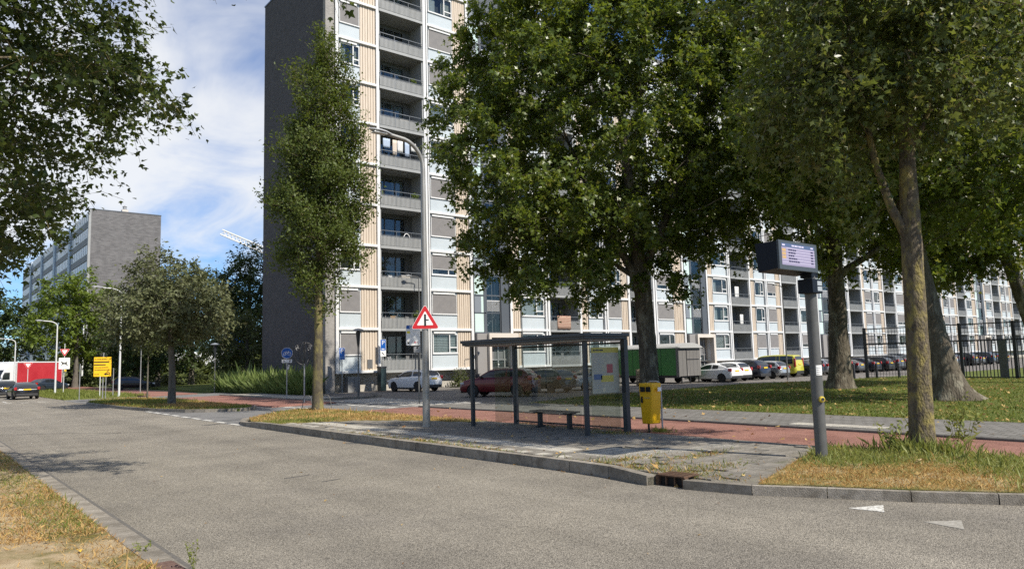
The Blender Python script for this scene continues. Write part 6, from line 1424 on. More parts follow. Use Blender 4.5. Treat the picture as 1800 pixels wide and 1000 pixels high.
def bus_stop_sign():
    t = sgn('bus_stop_sign', 'white bus stop board with blue header on a grey post left of the lamp post', (20.06, 31.8, .0), -35)
    part('post', MB().bbox(-.04, -.035, -.05, .04, .035, 3.1, .008), m_polegrey, t)
    b = part('board', plate(rounded([(-.62, 2.92), (.08, 2.92), (.08, 3.95), (-.62, 3.95)], .07), .04, .075), m_sign_white, t)
    part('header', plate(rounded([(-.60, 3.76), (.065, 3.76), (.065, 3.93), (-.60, 3.93)], .03), .0755, .078), m_sign_blue, b)
    part('header_field', plate([(-.43, 3.775), (-.10, 3.775), (-.10, 3.915), (-.43, 3.915)], .0785, .080), m_sign_white, b)
    l = MB(); l.box(-.40, -.0825, 3.815, -.26, -.0805, 3.87); l.box(-.25, -.0825, 3.815, -.13, -.0805, 3.87); part('stop_name', l, m_sign_blue, b, kind='stuff')
    part('yellow_label', plate(rounded([(-.58, 3.53), (-.42, 3.53), (-.42, 3.65), (-.58, 3.65)], .03), .0755, .078), m_lemon, b)
    part('tram_mark', plate([(-.55, 3.0), (-.45, 3.0), (-.45, 3.13), (-.55, 3.13)], .0755, .078), m_sign_black, b)
    l = MB(); l.box(-.53, -.0805, 3.07, -.47, -.0785, 3.11); part('mark_detail', l, m_sign_white, b)
    part('round_mark', plate(circle(.05, 16, -.17, 3.07), .0755, .078), M('mark_red', (.6, .2, .22), rough=.5), b)
    l = MB(); l.box(-.10, -.078, 3.045, -.0, -.0755, 3.085); part('small_print', l, M('mark_brown', (.4, .2, .18), rough=.5), b)
    part('timetable_box', plate(rounded([(-.24, 2.55), (.10, 2.55), (.10, 2.86), (-.24, 2.86)], .02), .04, .09), m_galv, t)
    part('locking_ring', MB().lathe([(.05, -.10), (.05, -.092), (.035, -.092)], 16, (-.06, 0, 2.8), 'y'), m_sign_black, t)
bus_stop_sign()
def parking_sign(label, x, y, rz, zt, lower, ht=.45):
    t = sgn('parking_sign', label, (x, y, 0), rz, group='blue parking signs')
    part('post', MB().tube([(0, 0, -.05), (0, 0, zt)], .03, 10), m_galv, t, smooth=True)
    w = .21
    b = part('board', plate(rounded([(-w, zt - ht * 1.9), (w, zt - ht * 1.9), (w, zt), (-w, zt)], .04), .03, .045), m_sign_white, t)
    part('blue_field', plate(rounded([(-w + .02, zt - ht * (1.22 if lower else 1.86)), (w - .02, zt - ht * (1.22 if lower else 1.86)), (w - .02, zt - .02), (-w + .02, zt - .02)], .03), .0455, .048), m_sign_blue, b)
    tx = text_mb('P', .46, .003); xform(tx, Matrix.Translation((0, -.050, zt - .27)) @ Matrix.Rotation(PI / 2, 4, 'X')); part('letter', tx, m_sign_white, b)
    if lower:
        ar = MB().prism([(-.02, zt - ht * 1.66), (.08, zt - ht * 1.70), (.12, zt - ht * 1.80), (.06, zt - ht * 1.76), (-.08, zt - ht * 1.42), (-.12, zt - ht * 1.48)], -.048, -.0455, axis='y'); part('arrow', ar, m_sign_black, b)
        c = MB().box(-.12, -.0505, zt - ht * 1.12, .10, -.0485, zt - ht * 1.02); part('charging_mark', c, m_sign_white, b)
    else:
        c = MB().box(-.17, -.0505, zt - ht * 1.62, .17, -.0485, zt - ht * 1.50); part('vehicle_mark', c, M('sign_pale_blue', (.18, .35, .6), rough=.4), b)
parking_sign('blue parking sign on a thin post before the leftmost ground window', 24.2, 48.6, -25, 3.28, False)
parking_sign('blue parking sign with white lower plate beside the dark green bin', 28.0, 50.0 - .6, -25, 3.9, True, .68)
def bike_sign():
    t = sgn('cycle_path_sign', 'round blue cycle path sign with white bicycle before the brick end wall', (17.96, 43.4, 0), -22)
    part('post', MB().tube([(0, 0, -.05), (.0, 0, 3.2)], .032, 10), m_galv, t, smooth=True)
    cz = 2.85
    part('disc', plate(circle(.335, 32, 0, cz), .035, .05), m_sign_white, t); d = part('blue_field', plate(circle(.315, 32, 0, cz), .0505, .053), m_sign_blue, t)
    b = MB()
    for x in (-.14, .14):
        b.tube([(x + .09 * math.cos(2 * PI * k / 16), -.056, cz - .05 + .09 * math.sin(2 * PI * k / 16)) for k in range(17)], .011, 5, cap=False)
    for a, c in (((-.14, -.05), (-.05, .07)), ((-.05, .07), (.09, .07)), ((.09, .07), (.0, -.05)), ((.0, -.05), (-.05, .07)), ((-.14, -.05), (.0, -.05)), ((.14, -.05), (.08, .11)), ((.08, .11), (.12, .12)), ((-.08, .09), (-.02, .09))): b.tube([(a[0], -.056, cz + a[1]), (c[0], -.056, cz + c[1])], .011, 5)
    part('bicycle_symbol', b, m_sign_white, d)
    p = part('under_plate', plate(rounded([(-.30, 2.26), (.30, 2.26), (.30, 2.47), (-.30, 2.47)], .02), .035, .05), m_sign_white, t)
    a = MB()
    for s, dr in ((-.17, -1), (.17, 1)): z = 2.365; a.prism([(s - .02, z - dr * .07), (s + .02, z - dr * .07), (s + .02, z), (s + .055, z), (s, z + dr * .075), (s - .055, z), (s - .02, z)][::1 if dr > 0 else -1], -.053, -.0505, axis='y')
    part('arrows', a, m_sign_black, p)
    part('loose_sticker', MB().box(-.02, -.045, 1.9, .09, -.034, 2.22), M('sticker_grey', (.5, .5, .5), rough=.6), t, rot=(0, R(14), 0), loc=(-.45, 0, .0))
bike_sign()
def detour_sign():
    t = sgn('detour_sign', 'large yellow detour board with black lettering on two posts at the island end', (10.62, 57.5, .1), -10)
    part('post', MB().tube([(0.02, 0.02, -.1), (0.02, .02, 3.2)], .035, 10), m_galv, t, smooth=True)
    b = part('board', plate(rounded([(-.56, 1.6), (.50, 1.6), (.50, 2.93), (-.56, 2.93)], .05), .04, .07), m_sign_yellow, t)
    l = MB(); rr = random.Random(8)
    l.box(-.55, -.075, 2.55, .36, -.0705, 2.63, 0); l.box(-.55, -.075, 2.36, .16, -.0705, 2.43)
    def line(z, h, x0, x1):
        x = x0
        while x < x1 - .03: w = rr.uniform(.025, .055); l.box(x, -.075, z, x + w, -.0705, z + h * rr.choice((.7, 1, 1))); x += w + .016
    line(2.74, .07, -.5, .25); line(2.18, .06, -.5, .34); line(2.02, .06, -.5, .45); line(1.72, .06, -.5, -.2)
    part('lettering', l, m_sign_black, b, kind='stuff')
    a = MB(); a.prism([(.05, 1.76), (.2, 1.66), (.2, 1.72), (.36, 1.72), (.36, 1.80), (.2, 1.80), (.2, 1.86)], -.075, -.0705, axis='y'); a.tube([(.30 + .12 * math.cos(R(200 - 30 * k)), -.072, 1.78 + .12 * math.sin(R(200 - 30 * k))) for k in range(9)], .02, 5); part('arrow', a, m_sign_black, b)
    a = MB(); a.tube([(.50, -.072, 2.76), (.50, -.072, 2.86), (.42, -.072, 2.82)], .018, 5); a.tube([(.52, -.072, 2.2), (.52, -.072, 2.5), (.46, -.072, 2.45)], .018, 5); part('side_arrows', a, m_sign_black, b)
    t2 = sgn('detour_sign_stand', 'bare post pair holding the back board just behind the yellow detour board', (11.0, 62.5, .05), -10)
    for x in (-.95, .75): part('post', MB().tube([(x, 0, -.1), (x, 0, 2.6)], .03, 8), m_galv, t2, smooth=True)
    part('board', plate([(.45, 1.6), (.86, 1.6), (.86, 2.9), (.45, 2.9)], .03, .06), m_sign_yellow, t2)
detour_sign()
def yield_sign(label, x, y, z, rz, zc, h, extra):
    t = sgn('yield_sign', label, (x, y, z), rz, group='give way signs at the crossing'); s = .52
    part('post', MB().tube([(0, 0, -.1), (0, 0, h)], .035, 10), m_lightgrey, t, smooth=True)
    tri = lambda q: [(-q * .866, zc + q * .5), (0, zc - q), (q * .866, zc + q * .5)]
    part('backing', plate(rounded(tri(s), .05), .04, .055), m_sign_white, t); part('red_border', plate(rounded(tri(s * .96), .05), .0555, .058), m_red_paint, t); part('white_field', plate(rounded(tri(s * .58), .02), .0585, .061), m_sign_white, t)
    if extra:
        b = part('white_board', plate(rounded([(-.48, zc - 1.75), (.48, zc - 1.75), (.48, zc - .62), (-.48, zc - .62)], .04), .04, .055), m_sign_white, t)
        c = MB(); c.tube([(-.3, -.058, zc - 1.0), (.3, -.058, zc - 1.35)], .05, 5); c.tube([(-.28, -.058, zc - 1.38), (.28, -.058, zc - .98)], .03, 5); c.box(-.2, -.06, zc - 1.25, .22, -.0555, zc - 1.1); part('crossed_mark', c, m_sign_black, b)
        part('amber_lamp', MB().lathe([(.1, 0), (.1, -.12), (0, -.14)], 12, (.1, -.03, zc - 1.9), 'y'), m_sign_yellow, t)
yield_sign('give way triangle above a white crossed board behind the coupe at the left', 12.4, 86.0, .05, -4, 4.1, 4.9, True)
yield_sign('give way triangle right of the yellow detour board', 12.1, 66.5, .05, -50, 2.75, 2.6, False)
yield_sign('give way sign seen from behind in front of the red lorry box', 10.6, 97.5, .05, -8, 2.95, 2.8, False)

# wire hoop ornament and tree guard
def hoop():
    t = thing('wire_ornament', 'round wire cage ornament with curled pieces on a post left of the columnar tree', 'ornament', (16.97, 38.6, 0), R(-20)); h = 3.0
    part('post', MB().tube([(0, 0, -.05), (0, 0, 2.15)], .04, 10), m_galv, t, smooth=True)
    part('mast', MB().tube([(0, 0, 2.15), (0, 0, 3.4)], .045, 8), m_black, t, smooth=True)
    for k in range(3):
        a = PI * k / 3; part('wire_hoop', MB().tube([(.55 * math.cos(b) * math.cos(a), .55 * math.cos(b) * math.sin(a), 2.72 + .62 * math.sin(b)) for b in [2 * PI * j / 24 for j in range(25)]], .014, 5, cap=False), m_black, t)
    g = random.Random(3)
    for k in range(10):
        a, b = g.uniform(0, 6.28), g.uniform(-1.0, 1.3); x, y, z = .52 * math.cos(b) * math.cos(a), .52 * math.cos(b) * math.sin(a), 2.72 + .58 * math.sin(b)
        part('curl', MB().tube([(x + .07 * math.cos(q), y, z + .09 * math.sin(q)) for q in [g.uniform(0, 6) + 4.4 * j / 8 for j in range(1)] + [4.4 * j / 8 for j in range(9)]], .016, 5), m_galv if k % 2 else m_black, t)
    t = thing('tree_guard', 'low bent tube bicycle stand at the foot of the columnar tree', 'bike stand', (14.35, 31.3, .08), R(-38))
    for x in (-.42, .42): part('tube_hoop', MB().tube([(x - .26, 0, -.05), (x - .16, 0, .5), (x - .08, 0, .62), (x + .08, 0, .62), (x + .16, 0, .5), (x + .26, 0, -.05)], .016, 8), m_polegrey, t, smooth=True)
hoop()

# ------------------------------------------------------------------ fence by the lawn
def fence():
    t = thing('metal_fence', 'black metal fence of mesh panels and upright bars with gate on the lawn', 'fence', (53.6, 0, .08), 0)
    ys = [24.9, 18.65, 15.6, 9.4, 3.2]
    for i, y in enumerate(ys): part('post', MB().bbox(-.09, y - .09, -.05, .09, y + .09, 3.62, .012), m_black, t)
    def mesh_panel(y0, y1, z0, z1):
        b = MB()
        n = int((y0 - y1) / .2)
        for k in range(n + 1): y = y1 + (y0 - y1) * k / n; b.box(-.008, y - .011, z0, .008, y + .011, z1)
        m = int((z1 - z0) / .22)
        for k in range(m + 1): z = z0 + (z1 - z0) * k / m; b.box(-.012, y1, z - .012, -.008, y0, z + .012)
        part('mesh_panel', b, m_black, t, kind='stuff')
    for a, b in zip(ys[:-1], ys[1:]):
        part('top_rail', MB().box(-.03, b + .09, 3.5, .03, a - .09, 3.56), m_black, t); part('mid_rail', MB().box(-.04, b + .09, 2.4, .04, a - .09, 2.48), m_black, t)
        mesh_panel(a - .1, b + .1, 2.5, 3.5)
    mesh_panel(24.8, 20.6, .1, 2.4)
    bars = [20.45 - k * .2 for k in range(86)]
    bar = MB().box(-.024, -.024, .12, .024, .024, 2.4).mesh('bar', m_black)
    for y in bars:
        if min(abs(y - q) for q in ys) > .12: link('bar', bar, t, (0, y, 0))
    part('bottom_rail', MB().box(-.03, 3.3, .06, .03, 20.55, .12), m_black, t)
    part('gate_post', MB().bbox(-.12, 16.05, -.05, .12, 16.5, 2.42, .02), m_polegrey, t); part('gate_post', MB().bbox(-.07, 20.5, -.05, .07, 20.64, 2.42, .02), m_black, t); part('gate_post', MB().bbox(-.07, 19.5, -.05, .07, 19.6, 2.42, .02), m_polegrey, t)
    part('lock_box', MB().bbox(-.1, 20.66, 2.46, .1, 21.2, 2.6, .02), m_black, t)
    bl = MB().lathe([(.09, -.05), (.085, 1.0), (.06, 1.05), (0, 1.06)], 14).mesh('bollard', m_black, True)
    for i, (x, y) in enumerate(((54.1, 26.1), (54.1, 24.45), (54.1, 22.9))):
        o = link('bollard', bl, None, (x, y, .08)); tag(o, ('leftmost black bollard just left of the tall fence post', 'middle black bollard just right of the tall fence post', 'rightmost black bollard before the grey coupe')[i], 'bollard', 'black bollards by the fence')
fence()

# ------------------------------------------------------------------ gully, drain, bins, cabins, crane
def gully():
    t = thing('gully', 'rusty iron kerb gully with open slots between two kerb stones', 'drain', (9.26, 7.47, 0), R(4))
    part('cover', MB().bbox(0.0, -.26, .145, .42, .26, .17, .008), m_rust, t)
    part('side_cheek', MB().bbox(.0, -.27, -.02, .1, -.21, .146, .006), m_rust, t); part('side_cheek', MB().bbox(.0, .21, -.02, .1, .27, .146, .006), m_rust, t)
    part('void', MB().box(.06, -.21, -.02, .3, .21, .14), m_dark, t)
    for y in (-.07, .09): part('slot_bar', MB().box(.015, y - .012, -.02, .05, y + .012, .146), m_rust, t)
    for k in range(3): part('cover_rib', MB().box(.05 + k * .12, -.22, .171, .09 + k * .12, .22, .176), m_rust, t)
    t = thing('drain_cover', 'brown iron drain cover with ribs in the near gutter at the bottom edge', 'drain', (2.02, 8.05, .03), R(2)); m_br = M('brown_iron', (.11, .065, .05), (.16, .10, .08), scale=14, rough=.8, metal=.2)
    part('frame', MB().bbox(-.22, -.26, -.05, .22, .26, .018, .006), m_br, t)
    for k in range(5): part('rib', MB().bbox(-.19, -.22 + k * .095, .019, .19, -.165 + k * .095, .034, .004), m_br, t)
gully()
def extras():
    t = thing('wheelie_bin', 'dark green tall container standing at the plinth behind the second parking sign', 'container', (27.75, 49.2, .01), 0)
    part('body', MB().bbox(-.23, -.3, .05, .23, .3, 1.72, .04), M('container_green', (.012, .03, .034), rough=.5), t); part('lid', MB().bbox(-.26, -.33, 1.72, .26, .33, 1.86, .03), m_anthracite, t)
    t = thing('bike_stand', 'bent tube stand beside the dark green container', 'bike stand', (29.0, 48.9, .01), R(20))
    for y in (-.3, .3): part('tube_hoop', MB().tube([(-.3, y, -.05), (-.26, y, .7), (-.15, y, .85), (.15, y, .85), (.26, y, .7), (.3, y, -.05)], .022, 8), m_galv, t, smooth=True)
    t = thing('cabinet', 'low grey utility cabinet against the plinth left of the container', 'cabinet', (25.7, 49.9, .01), 0); part('body', MB().bbox(-.5, -.25, 0, .5, .25, 1.15, .02), M('cabinet_grey', (.2, .2, .195), rough=.6), t); part('door_gap', MB().box(-.01, -.2545, .1, .01, -.2505, 1.05), m_black, t)
    # cabins beyond the grass
    for i, (c, lab) in enumerate(((m_sign_white, 'leftmost white site cabin far behind the park lamp'), (M('cabin_blue', (.02, .07, .2), rough=.5), 'left blue site cabin between two white ones'), (m_sign_white, 'middle white site cabin behind the white car'), (m_sign_white, 'long white site cabin above the blue ones'), (M('cabin_blue2', (.015, .06, .18), rough=.5), 'right blue site cabin next to the brick end wall'))):
        x, y = ((41.5, 145.5), (44.0, 143.5), (47.0, 141), (47.0, 150), (52.2, 136.5))[i]
        t = thing('site_cabin', lab, 'cabin', (x, y, 0), R(-38), 'site cabins in the distance'); L = (2.4, 1.4, 3.0, 9.0, 2.6)[i]; H = (2.6, 2.7, 2.6, 5.4, 2.6)[i]
        part('body', MB().bbox(-L, -1.2, .1, L, 1.2, H, .04), c, t)
        for k in range(int(L * 2 / 1.2)): part('wall_seam', MB().box(-L + .6 + k * 1.2, -1.23, .2, -L + .66 + k * 1.2, -1.2, H - .1), m_galv, t)
    t = sgn('parking_sign', 'distant blue parking sign on a pole right of the left park lamp', (34.5, 100, 0), -20, group='blue parking signs'); part('post', MB().tube([(0, 0, 0), (0, 0, 6.0)], .06, 8), m_galv, t); part('board', plate([(-.9, 4.6), (.9, 4.6), (.9, 6.6), (-.9, 6.6)], .08, .12), m_sign_blue, t)
    # tower crane beyond the flats
    t = thing('tower_crane', 'white lattice crane jib reaching out from behind the brick end wall', 'crane', (74, 158, 0), 0)
    def lattice(p0, p1, w, n, mat, nm, taper=1.0):
        p0, p1 = Vector(p0), Vector(p1); d = (p1 - p0).normalized(); s = d.cross(Vector((0, 0, 1))); s = s.normalized() if s.length > .1 else Vector((1, 0, 0)); u = s.cross(d).normalized(); b = MB(); C = [(-1, -1), (1, -1), (1, 1), (-1, 1)]
        def pt(k, c): f = 1 + (taper - 1) * k / n; return p0.lerp(p1, k / n) + (s * c[0] + u * c[1]) * w * f
        for c in C: b.tube([pt(0, c), pt(n, c)], .16, 5)
        for k in range(n):
            for j in range(4): b.tube([pt(k, C[j]), pt(k + 1, C[(j + 1) % 4])], .09, 4); b.tube([pt(k, C[j]), pt(k, C[(j + 1) % 4])], .07, 4)
        part(nm, b, mat, t)
    mw = M('crane_white', (.78, .78, .77), rough=.5)
    lattice((0, 0, 0), (0, 0, 23), .9, 14, mw, 'mast'); lattice((0, 0, 22.8), (-18.6, 13.8, 33.4), .75, 26, mw, 'jib', .75)
    part('cab', MB().bbox(-1, -2.2, 20.5, 1, -1, 22.6, .1), mw, t)
    # shrub at the plinth
    g = np.random.default_rng(5)
    t = thing('shrub', 'loose green shrub growing against the plinth left of the scooters', 'shrub', (35.0, 49.3, 0), 0)
    n = 900; d = nrm(g.normal(0, 1, (n, 3))); d[:, 2] = np.abs(d[:, 2]); pos = d * np.array([.9, .6, 1.6]) * g.uniform(.35, 1.05, (n, 1)); o = leaf_cloud('foliage', pos, d, g, .16, .3, LEAF_LONG, lf_olive, t); o['kind'] = 'stuff'
    st = MB()
    for k in range(9): a = g.uniform(0, 6.28); st.tube([(0, 0, 0), (.4 * math.cos(a), .3 * math.sin(a), .9), (.7 * math.cos(a), .5 * math.sin(a), 1.5)], .012, 4)
    part('stems', st, bark_grey, t)
    # weeds beside the lichen trunk, each stem with leaves
    for i, (x, y, h, sd) in enumerate(((15.30, 5.55, 1.0, 1), (15.55, 5.45, .8, 2), (14.35, 6.35, .55, 3), (15.2, 6.2, .7, 4))):
        g = np.random.default_rng(200 + sd); t = thing('weed', ('tallest branching weed right of the lichen trunk', 'second tall weed right of the lichen trunk', 'low grey weed left of the lichen trunk', 'weed growing behind the lichen trunk')[i], 'weed', (x, y, .1), 0, 'weeds round the near tree')
        st = MB(); P, O = [], []
        for k in range(7):
            a = g.uniform(0, 6.28); q = [np.array([0, 0, 0]), np.array([.10 * math.cos(a), .10 * math.sin(a), h * .5]), np.array([.24 * math.cos(a), .24 * math.sin(a), h * g.uniform(.75, 1.1)])]; st.tube(q, [.005, .004, .002], 4)
            for s in np.linspace(.2, 1, 16): p = q[0] * (1 - s) ** 2 + 2 * s * (1 - s) * q[1] + s * s * q[2]; P.append(p + g.normal(0, .015, 3)); O.append(np.array([math.cos(a + g.normal(0, 1)), math.sin(a + g.normal(0, 1)), .3]))
        part('stems', st, gr_green, t); o = leaf_cloud('leaves', np.array(P), np.array(O), g, .085, .3, LEAF_LONG, gr_lush, t); o['kind'] = 'stuff'
    for i, (x, y) in enumerate(((2.28, 7.75), (2.1, 9.0))):
        g = np.random.default_rng(300 + i); t = thing('weed', ('thin upright weed at the gutter edge beside the brown drain cover', 'small weed tuft in the near gutter joint')[i], 'weed', (x, y, .02), 0, 'weeds round the near tree' if False else 'weeds in the near gutter'); st = MB(); P, O = [], []
        for k in range(6): 
            a = g.uniform(0, 6.28); e = np.array([.09 * math.cos(a), .09 * math.sin(a), (.34, .12)[i] * g.uniform(.6, 1.1)]); st.tube([(0, 0, 0), e], [.003, .0015], 4); P += [e * s for s in np.linspace(.3, 1, 7)]; O += [np.array([math.cos(a + s), math.sin(a + s), .4]) for s in np.linspace(0, 5, 7)]
        part('stems', st, gr_green, t); o = leaf_cloud('leaves', np.array(P), np.array(O), g, .04, .2, LEAF_LONG, gr_green, t); o['kind'] = 'stuff'
    # single large leaves and scraps on the near verge
    lab = ['yellow leaf nearest the gutter on the sandy verge', 'yellow leaf on the straw left of the green tuft', 'yellow leaf low on the bare sand', 'brown leaf on the sandy verge', 'white paper scrap on the straw at the left', 'small white scrap by the shaded grass at the left edge', 'large tan leaf on the right verge below the trunk', 'tan leaf lying at the kerb on the road']
    locs = [(1.55, 9.35), (1.38, 10.15), (.72, 9.3), (.95, 9.9), (.82, 10.6), (.55, 15.8), (13.3, 5.35), (9.9, 5.45)]
    cols = [(.75, .42, .03)] * 3 + [(.2, .11, .05)] + [(.8, .8, .78)] * 2 + [(.5, .36, .2)] * 2
    for i, ((x, y), c) in enumerate(zip(locs, cols)):
        s = (.085, .08, .085, .07, .07, .09, .16, .1)[i]; v = [(a * s, b * s, z * s * 1.6 + .02) for a, b, z in LEAF_STAR[0]]; mb = MB(); mb.add(v, LEAF_STAR[1])
        o = link('paper_scrap' if i in (4, 5) else 'fallen_leaf', mb.mesh('fallen_leaf', M('leaf_%d' % i, c, rough=.6)), None, (x, y, (.075 if i < 6 else (.15 if i == 6 else .01))), (random.uniform(-.2, .2), random.uniform(-.2, .2), random.uniform(0, 6))); tag(o, lab[i], 'litter' if i in (4, 5) else 'leaf', 'single leaves and scraps')
extras()

# ------------------------------------------------------------------ things on the balconies
def balcony_things():
    def cloth(name, lab, x, y, z, w, h, m, cat='laundry', wave=.03, grp='cloths on the balconies'):
        n = 10; v = []
        for j in range(5):
            for i in range(n + 1): v.append((w * (i / n - .5), wave * math.sin(i * 1.7 + j * .6), -h * j / 4))
        b = MB(); b.add(v, [(j * (n + 1) + i, j * (n + 1) + i + 1, (j + 1) * (n + 1) + i + 1, (j + 1) * (n + 1) + i) for j in range(4) for i in range(n)]); me = b.mesh(name, m, 'all')
        o = link(name, me, None, (x, y, z)); tag(o, lab, cat, grp); sm = o.modifiers.new('t', 'SOLIDIFY'); sm.thickness = .012; return o
    ml = M('cloth_pale_blue', (.36, .43, .54), rough=.9); mw = M('cloth_white', (.58, .58, .56), rough=.9); mb_ = M('cloth_beige', (.55, .48, .40), rough=.9)
    z = Z0 + 5 * FH
    for i, (x, w, h, m, l) in enumerate(((28.85, .62, .75, ml, 'pale blue shirt hanging at the left of the balcony washing line'), (29.6, .38, 1.25, mb_, 'beige cloth second from the left on the balcony washing line'), (30.1, .5, .95, mw, 'white cloth in the middle of the balcony washing line'), (30.75, .4, 1.2, ml, 'blue cloth right of the white cloth on the balcony washing line'), (31.35, .45, .7, mw, 'narrow white cloth at the right of the balcony washing line'))): cloth('laundry', l, x, 50.1, z + 2.35, w, h, m)
    r = cloth('rug', 'patterned red and cream rug hung over the second balcony rail', 47.35, 49.74, Z0 + FH + 1.36, 1.7, 1.25, brickless_rug(), 'rug', .015)
    cloth('flag_cloth', 'pink red cloth hanging behind the trunk fork', 58.2, 49.74, Z0 + 3 * FH + 1.95, 1.6, 1.2, M('cloth_pink', (.62, .07, .13), rough=.8), 'cloth', .05)
    cloth('laundry', 'white towel hanging on a right balcony two floors up', 76.3, 50.2, Z0 + 2 * FH + 2.2, .75, 1.7, mw); cloth('laundry', 'narrow white towel hanging on the balcony below', 77.0, 50.2, Z0 + FH + 2.1, .6, 1.3, mw); cloth('laundry', 'white sheet hanging on the balcony next to the info pole', 90.2, 50.1, Z0 + FH + 2.4, .9, 1.7, mw)
    # plants on the second balcony
    g = np.random.default_rng(61)
    for i, x in enumerate((46.6, 47.5, 48.4)):
        t = thing('balcony_plant', ('leafy plant at the left of the second balcony', 'yellow green plant in the middle of the second balcony', 'plant with orange pot at the right of the second balcony')[i], 'plant', (x, 50.1, Z0 + 2 * FH + .1), 0, 'plants on the second balcony'); part('pot', MB().lathe([(.12, 0), (.18, .3), (.16, .3), (.0, .26)], 12), M('pot', (.4, .14, .06), rough=.8), t)
        n = 160; d = nrm(g.normal(0, 1, (n, 3))); o = leaf_cloud('foliage', d * .38 * g.uniform(.4, 1, (n, 1)) + np.array([0, 0, .95]), d, g, .16, .3, LEAF_LONG, lf_lime, t); o['kind'] = 'stuff'; part('stem', MB().tube([(0, 0, .2), (0, 0, .9)], .02, 5), bark_grey, t)
    # folding chairs, boxes and pots on the first balconies
    g2 = random.Random(17)
    words = ['ground', 'first', 'second', 'third', 'fourth', 'fifth', 'sixth', 'seventh', 'eighth', 'ninth']
    for k in (0, 1, 2, 4, 6, 7, 8):
        zf = Z0 + k * FH + .1
        t = thing('folding_chair', 'folding chair on the %s floor balcony of the leftmost balcony column' % words[k], 'chair', (29.0 + g2.uniform(0, .6), 50.5, zf), R(g2.uniform(-40, 40)), 'folding chairs on the balconies')
        mc = (m_galv, M('chair_wood', (.30, .2, .11), rough=.7), m_lightgrey)[k % 3]
        part('seat', MB().box(-.21, -.2, .43, .21, .2, .46), mc, t); part('backrest', MB().box(-.21, .17, .62, .21, .2, .98), mc, t)
        for x in (-.2, .2): part('leg', MB().tube([(x, -.18, 0), (x, .2, 1.0)], .013, 5), m_galv, t); part('leg', MB().tube([(x, .18, 0), (x, -.16, .45)], .013, 5), m_galv, t)
        if k in (1, 4, 7):
            t = thing('balcony_plant', 'potted plant at the right of the %s floor balcony in the leftmost column' % words[k], 'plant', (31.5, 50.2, zf), 0, 'plants on the leftmost balconies'); part('pot', MB().lathe([(.14, 0), (.2, .38), (.17, .38), (0, .33)], 12), M('pot', (.4, .14, .06), rough=.8), t)
            gg = np.random.default_rng(70 + k); n = 170; d = nrm(gg.normal(0, 1, (n, 3))); o = leaf_cloud('foliage', d * np.array([.3, .3, .5]) * gg.uniform(.3, 1, (n, 1)) + np.array([0, 0, .95]), d, gg, .15, .3, LEAF_LONG, lf_lime, t); o['kind'] = 'stuff'; part('stem', MB().tube([(0, 0, .3), (0, 0, .95)], .02, 5), bark_grey, t)
        if k in (2, 6):
            t = thing('storage_box', 'pale storage box on the %s floor balcony of the leftmost column' % words[k], 'box', (30.6, 50.5, zf), 0, 'storage boxes on the balconies'); part('box', MB().bbox(-.4, -.25, 0, .4, .25, .95, .03), M('box_beige', (.42, .38, .32), rough=.7), t); part('lid', MB().bbox(-.43, -.28, .953, .43, .28, 1.0, .02), m_lightgrey, t)
    # bistro chair with round back, low table
    t = thing('balcony_chair', 'white round backed chair on the balcony above the flat lamp', 'chair', (30.9, 50.35, Z0 + 3 * FH + .1), 0)
    part('seat', MB().lathe([(0, .45), (.22, .45), (.22, .48), (0, .48)], 16), m_sign_white, t); part('backrest', MB().tube([(.30 * math.cos(PI * k / 10), .2, .75 + .48 * math.sin(PI * k / 10)) for k in range(11)], .03, 8), m_sign_white, t)
    for x in (-.17, .17):
        for y in (-.15, .15): part('leg', MB().tube([(x, y, 0), (x, y, .45)], .015, 6), m_sign_white, t)
def brickless_rug():
    m = bpy.data.materials.new('rug_weave'); m.use_nodes = True; nt = m.node_tree; N = nt.nodes; Lk = nt.links; b = N['Principled BSDF']; b.inputs['Roughness'].default_value = .95
    tc = N.new('ShaderNodeTexCoord'); w = N.new('ShaderNodeTexWave'); w.wave_type = 'RINGS'; w.inputs['Scale'].default_value = 2.2; w.inputs['Distortion'].default_value = 3.0; mp = N.new('ShaderNodeMapping'); mp.inputs['Location'].default_value = (0, 0, .6); Lk.new(tc.outputs['Object'], mp.inputs[0]); Lk.new(mp.outputs[0], w.inputs[0])
    r = N.new('ShaderNodeMix'); r.data_type = 'RGBA'; r.inputs['A'].default_value = (.26, .115, .085, 1); r.inputs['B'].default_value = (.40, .31, .23, 1); Lk.new(w.outputs['Fac'], r.inputs['Factor']); Lk.new(r.outputs['Result'], b.inputs['Base Color']); return m
balcony_things()

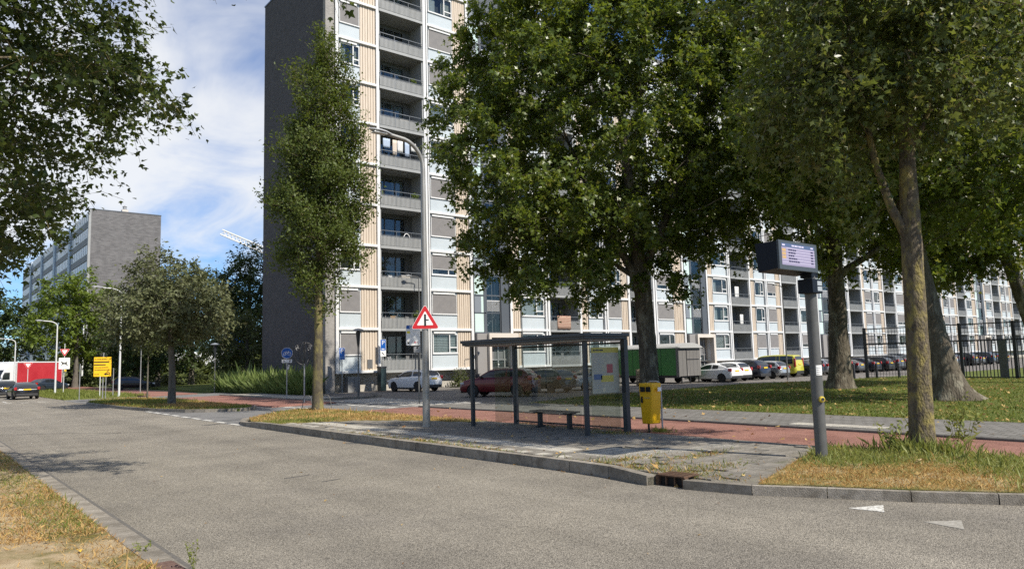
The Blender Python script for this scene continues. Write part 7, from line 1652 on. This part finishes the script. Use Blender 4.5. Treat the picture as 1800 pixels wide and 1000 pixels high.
# ------------------------------------------------------------------ person at the entrance
def person():
    t = thing('person', 'dark haired person in pale pink top by the entrance behind the red car', 'person', (40.6, 48.95, .35), R(70))
    V = [(0, 0, .95), (0, 0, 1.12), (0, .01, 1.33), (0, 0, 1.47), (0, -.01, 1.55), (0, -.02, 1.64), (.10, 0, .90), (.11, -.02, .50), (.11, .03, .08), (.11, -.12, .04), (-.10, 0, .90), (-.11, -.02, .50), (-.11, .03, .08), (-.11, -.12, .04),
         (.19, .01, 1.40), (.25, .03, 1.13), (.23, -.06, .88), (.23, -.10, .80), (-.19, .01, 1.40), (-.25, .03, 1.13), (-.23, -.06, .88), (-.23, -.10, .80)]
    Rd = [.15, .135, .16, .075, .06, .10, .095, .065, .045, .04, .095, .065, .045, .04, .06, .045, .036, .035, .06, .045, .036, .035]
    E = [(0, 1), (1, 2), (2, 3), (3, 4), (4, 5), (0, 6), (6, 7), (7, 8), (8, 9), (0, 10), (10, 11), (11, 12), (12, 13), (2, 14), (14, 15), (15, 16), (16, 17), (2, 18), (18, 19), (19, 20), (20, 21)]
    def skin(nm, idx, edges, grow, mat):
        me = bpy.data.meshes.new(nm); me.from_pydata([V[i] for i in idx], [(idx.index(a), idx.index(b)) for a, b in edges], []); o = bpy.data.objects.new(nm, me); COL.objects.link(o)
        o.modifiers.new('s', 'SKIN'); o.modifiers.new('u', 'SUBSURF').levels = 1
        for k, i in enumerate(idx): sv = me.skin_vertices[0].data[k]; sv.radius = (Rd[i] + grow, Rd[i] + grow); sv.use_root = (k == 0)
        ev = bpy.data.meshes.new_from_object(o.evaluated_get(bpy.context.evaluated_depsgraph_get())); bpy.data.objects.remove(o); ev.materials.clear(); ev.materials.append(mat); ev.polygons.foreach_set('use_smooth', [True] * len(ev.polygons)); return link(nm, ev, t)
    skin('body', list(range(22)), E, 0, M('skin', (.42, .26, .18), rough=.6))
    skin('top', [2, 1, 0, 14, 15, 18, 19], [(2, 1), (1, 0), (2, 14), (14, 15), (2, 18), (18, 19)], .018, M('pink_top', (.70, .55, .53), rough=.9))
    skin('trousers', [0, 6, 7, 8, 10, 11, 12], [(0, 6), (6, 7), (7, 8), (0, 10), (10, 11), (11, 12)], .016, M('dark_trousers', (.03, .035, .05), rough=.9))
    b = bmesh.new(); bmesh.ops.create_uvsphere(b, u_segments=14, v_segments=10, radius=.118); 
    for v in b.verts: v.co = Vector((v.co.x * .95, v.co.y * 1.05 + .015, v.co.z * 1.1 + 1.70))
    mb = MB(); mb.addbm(b); part('hair', mb, M('dark_hair', (.015, .012, .01), rough=.6), t, smooth='all')
person()
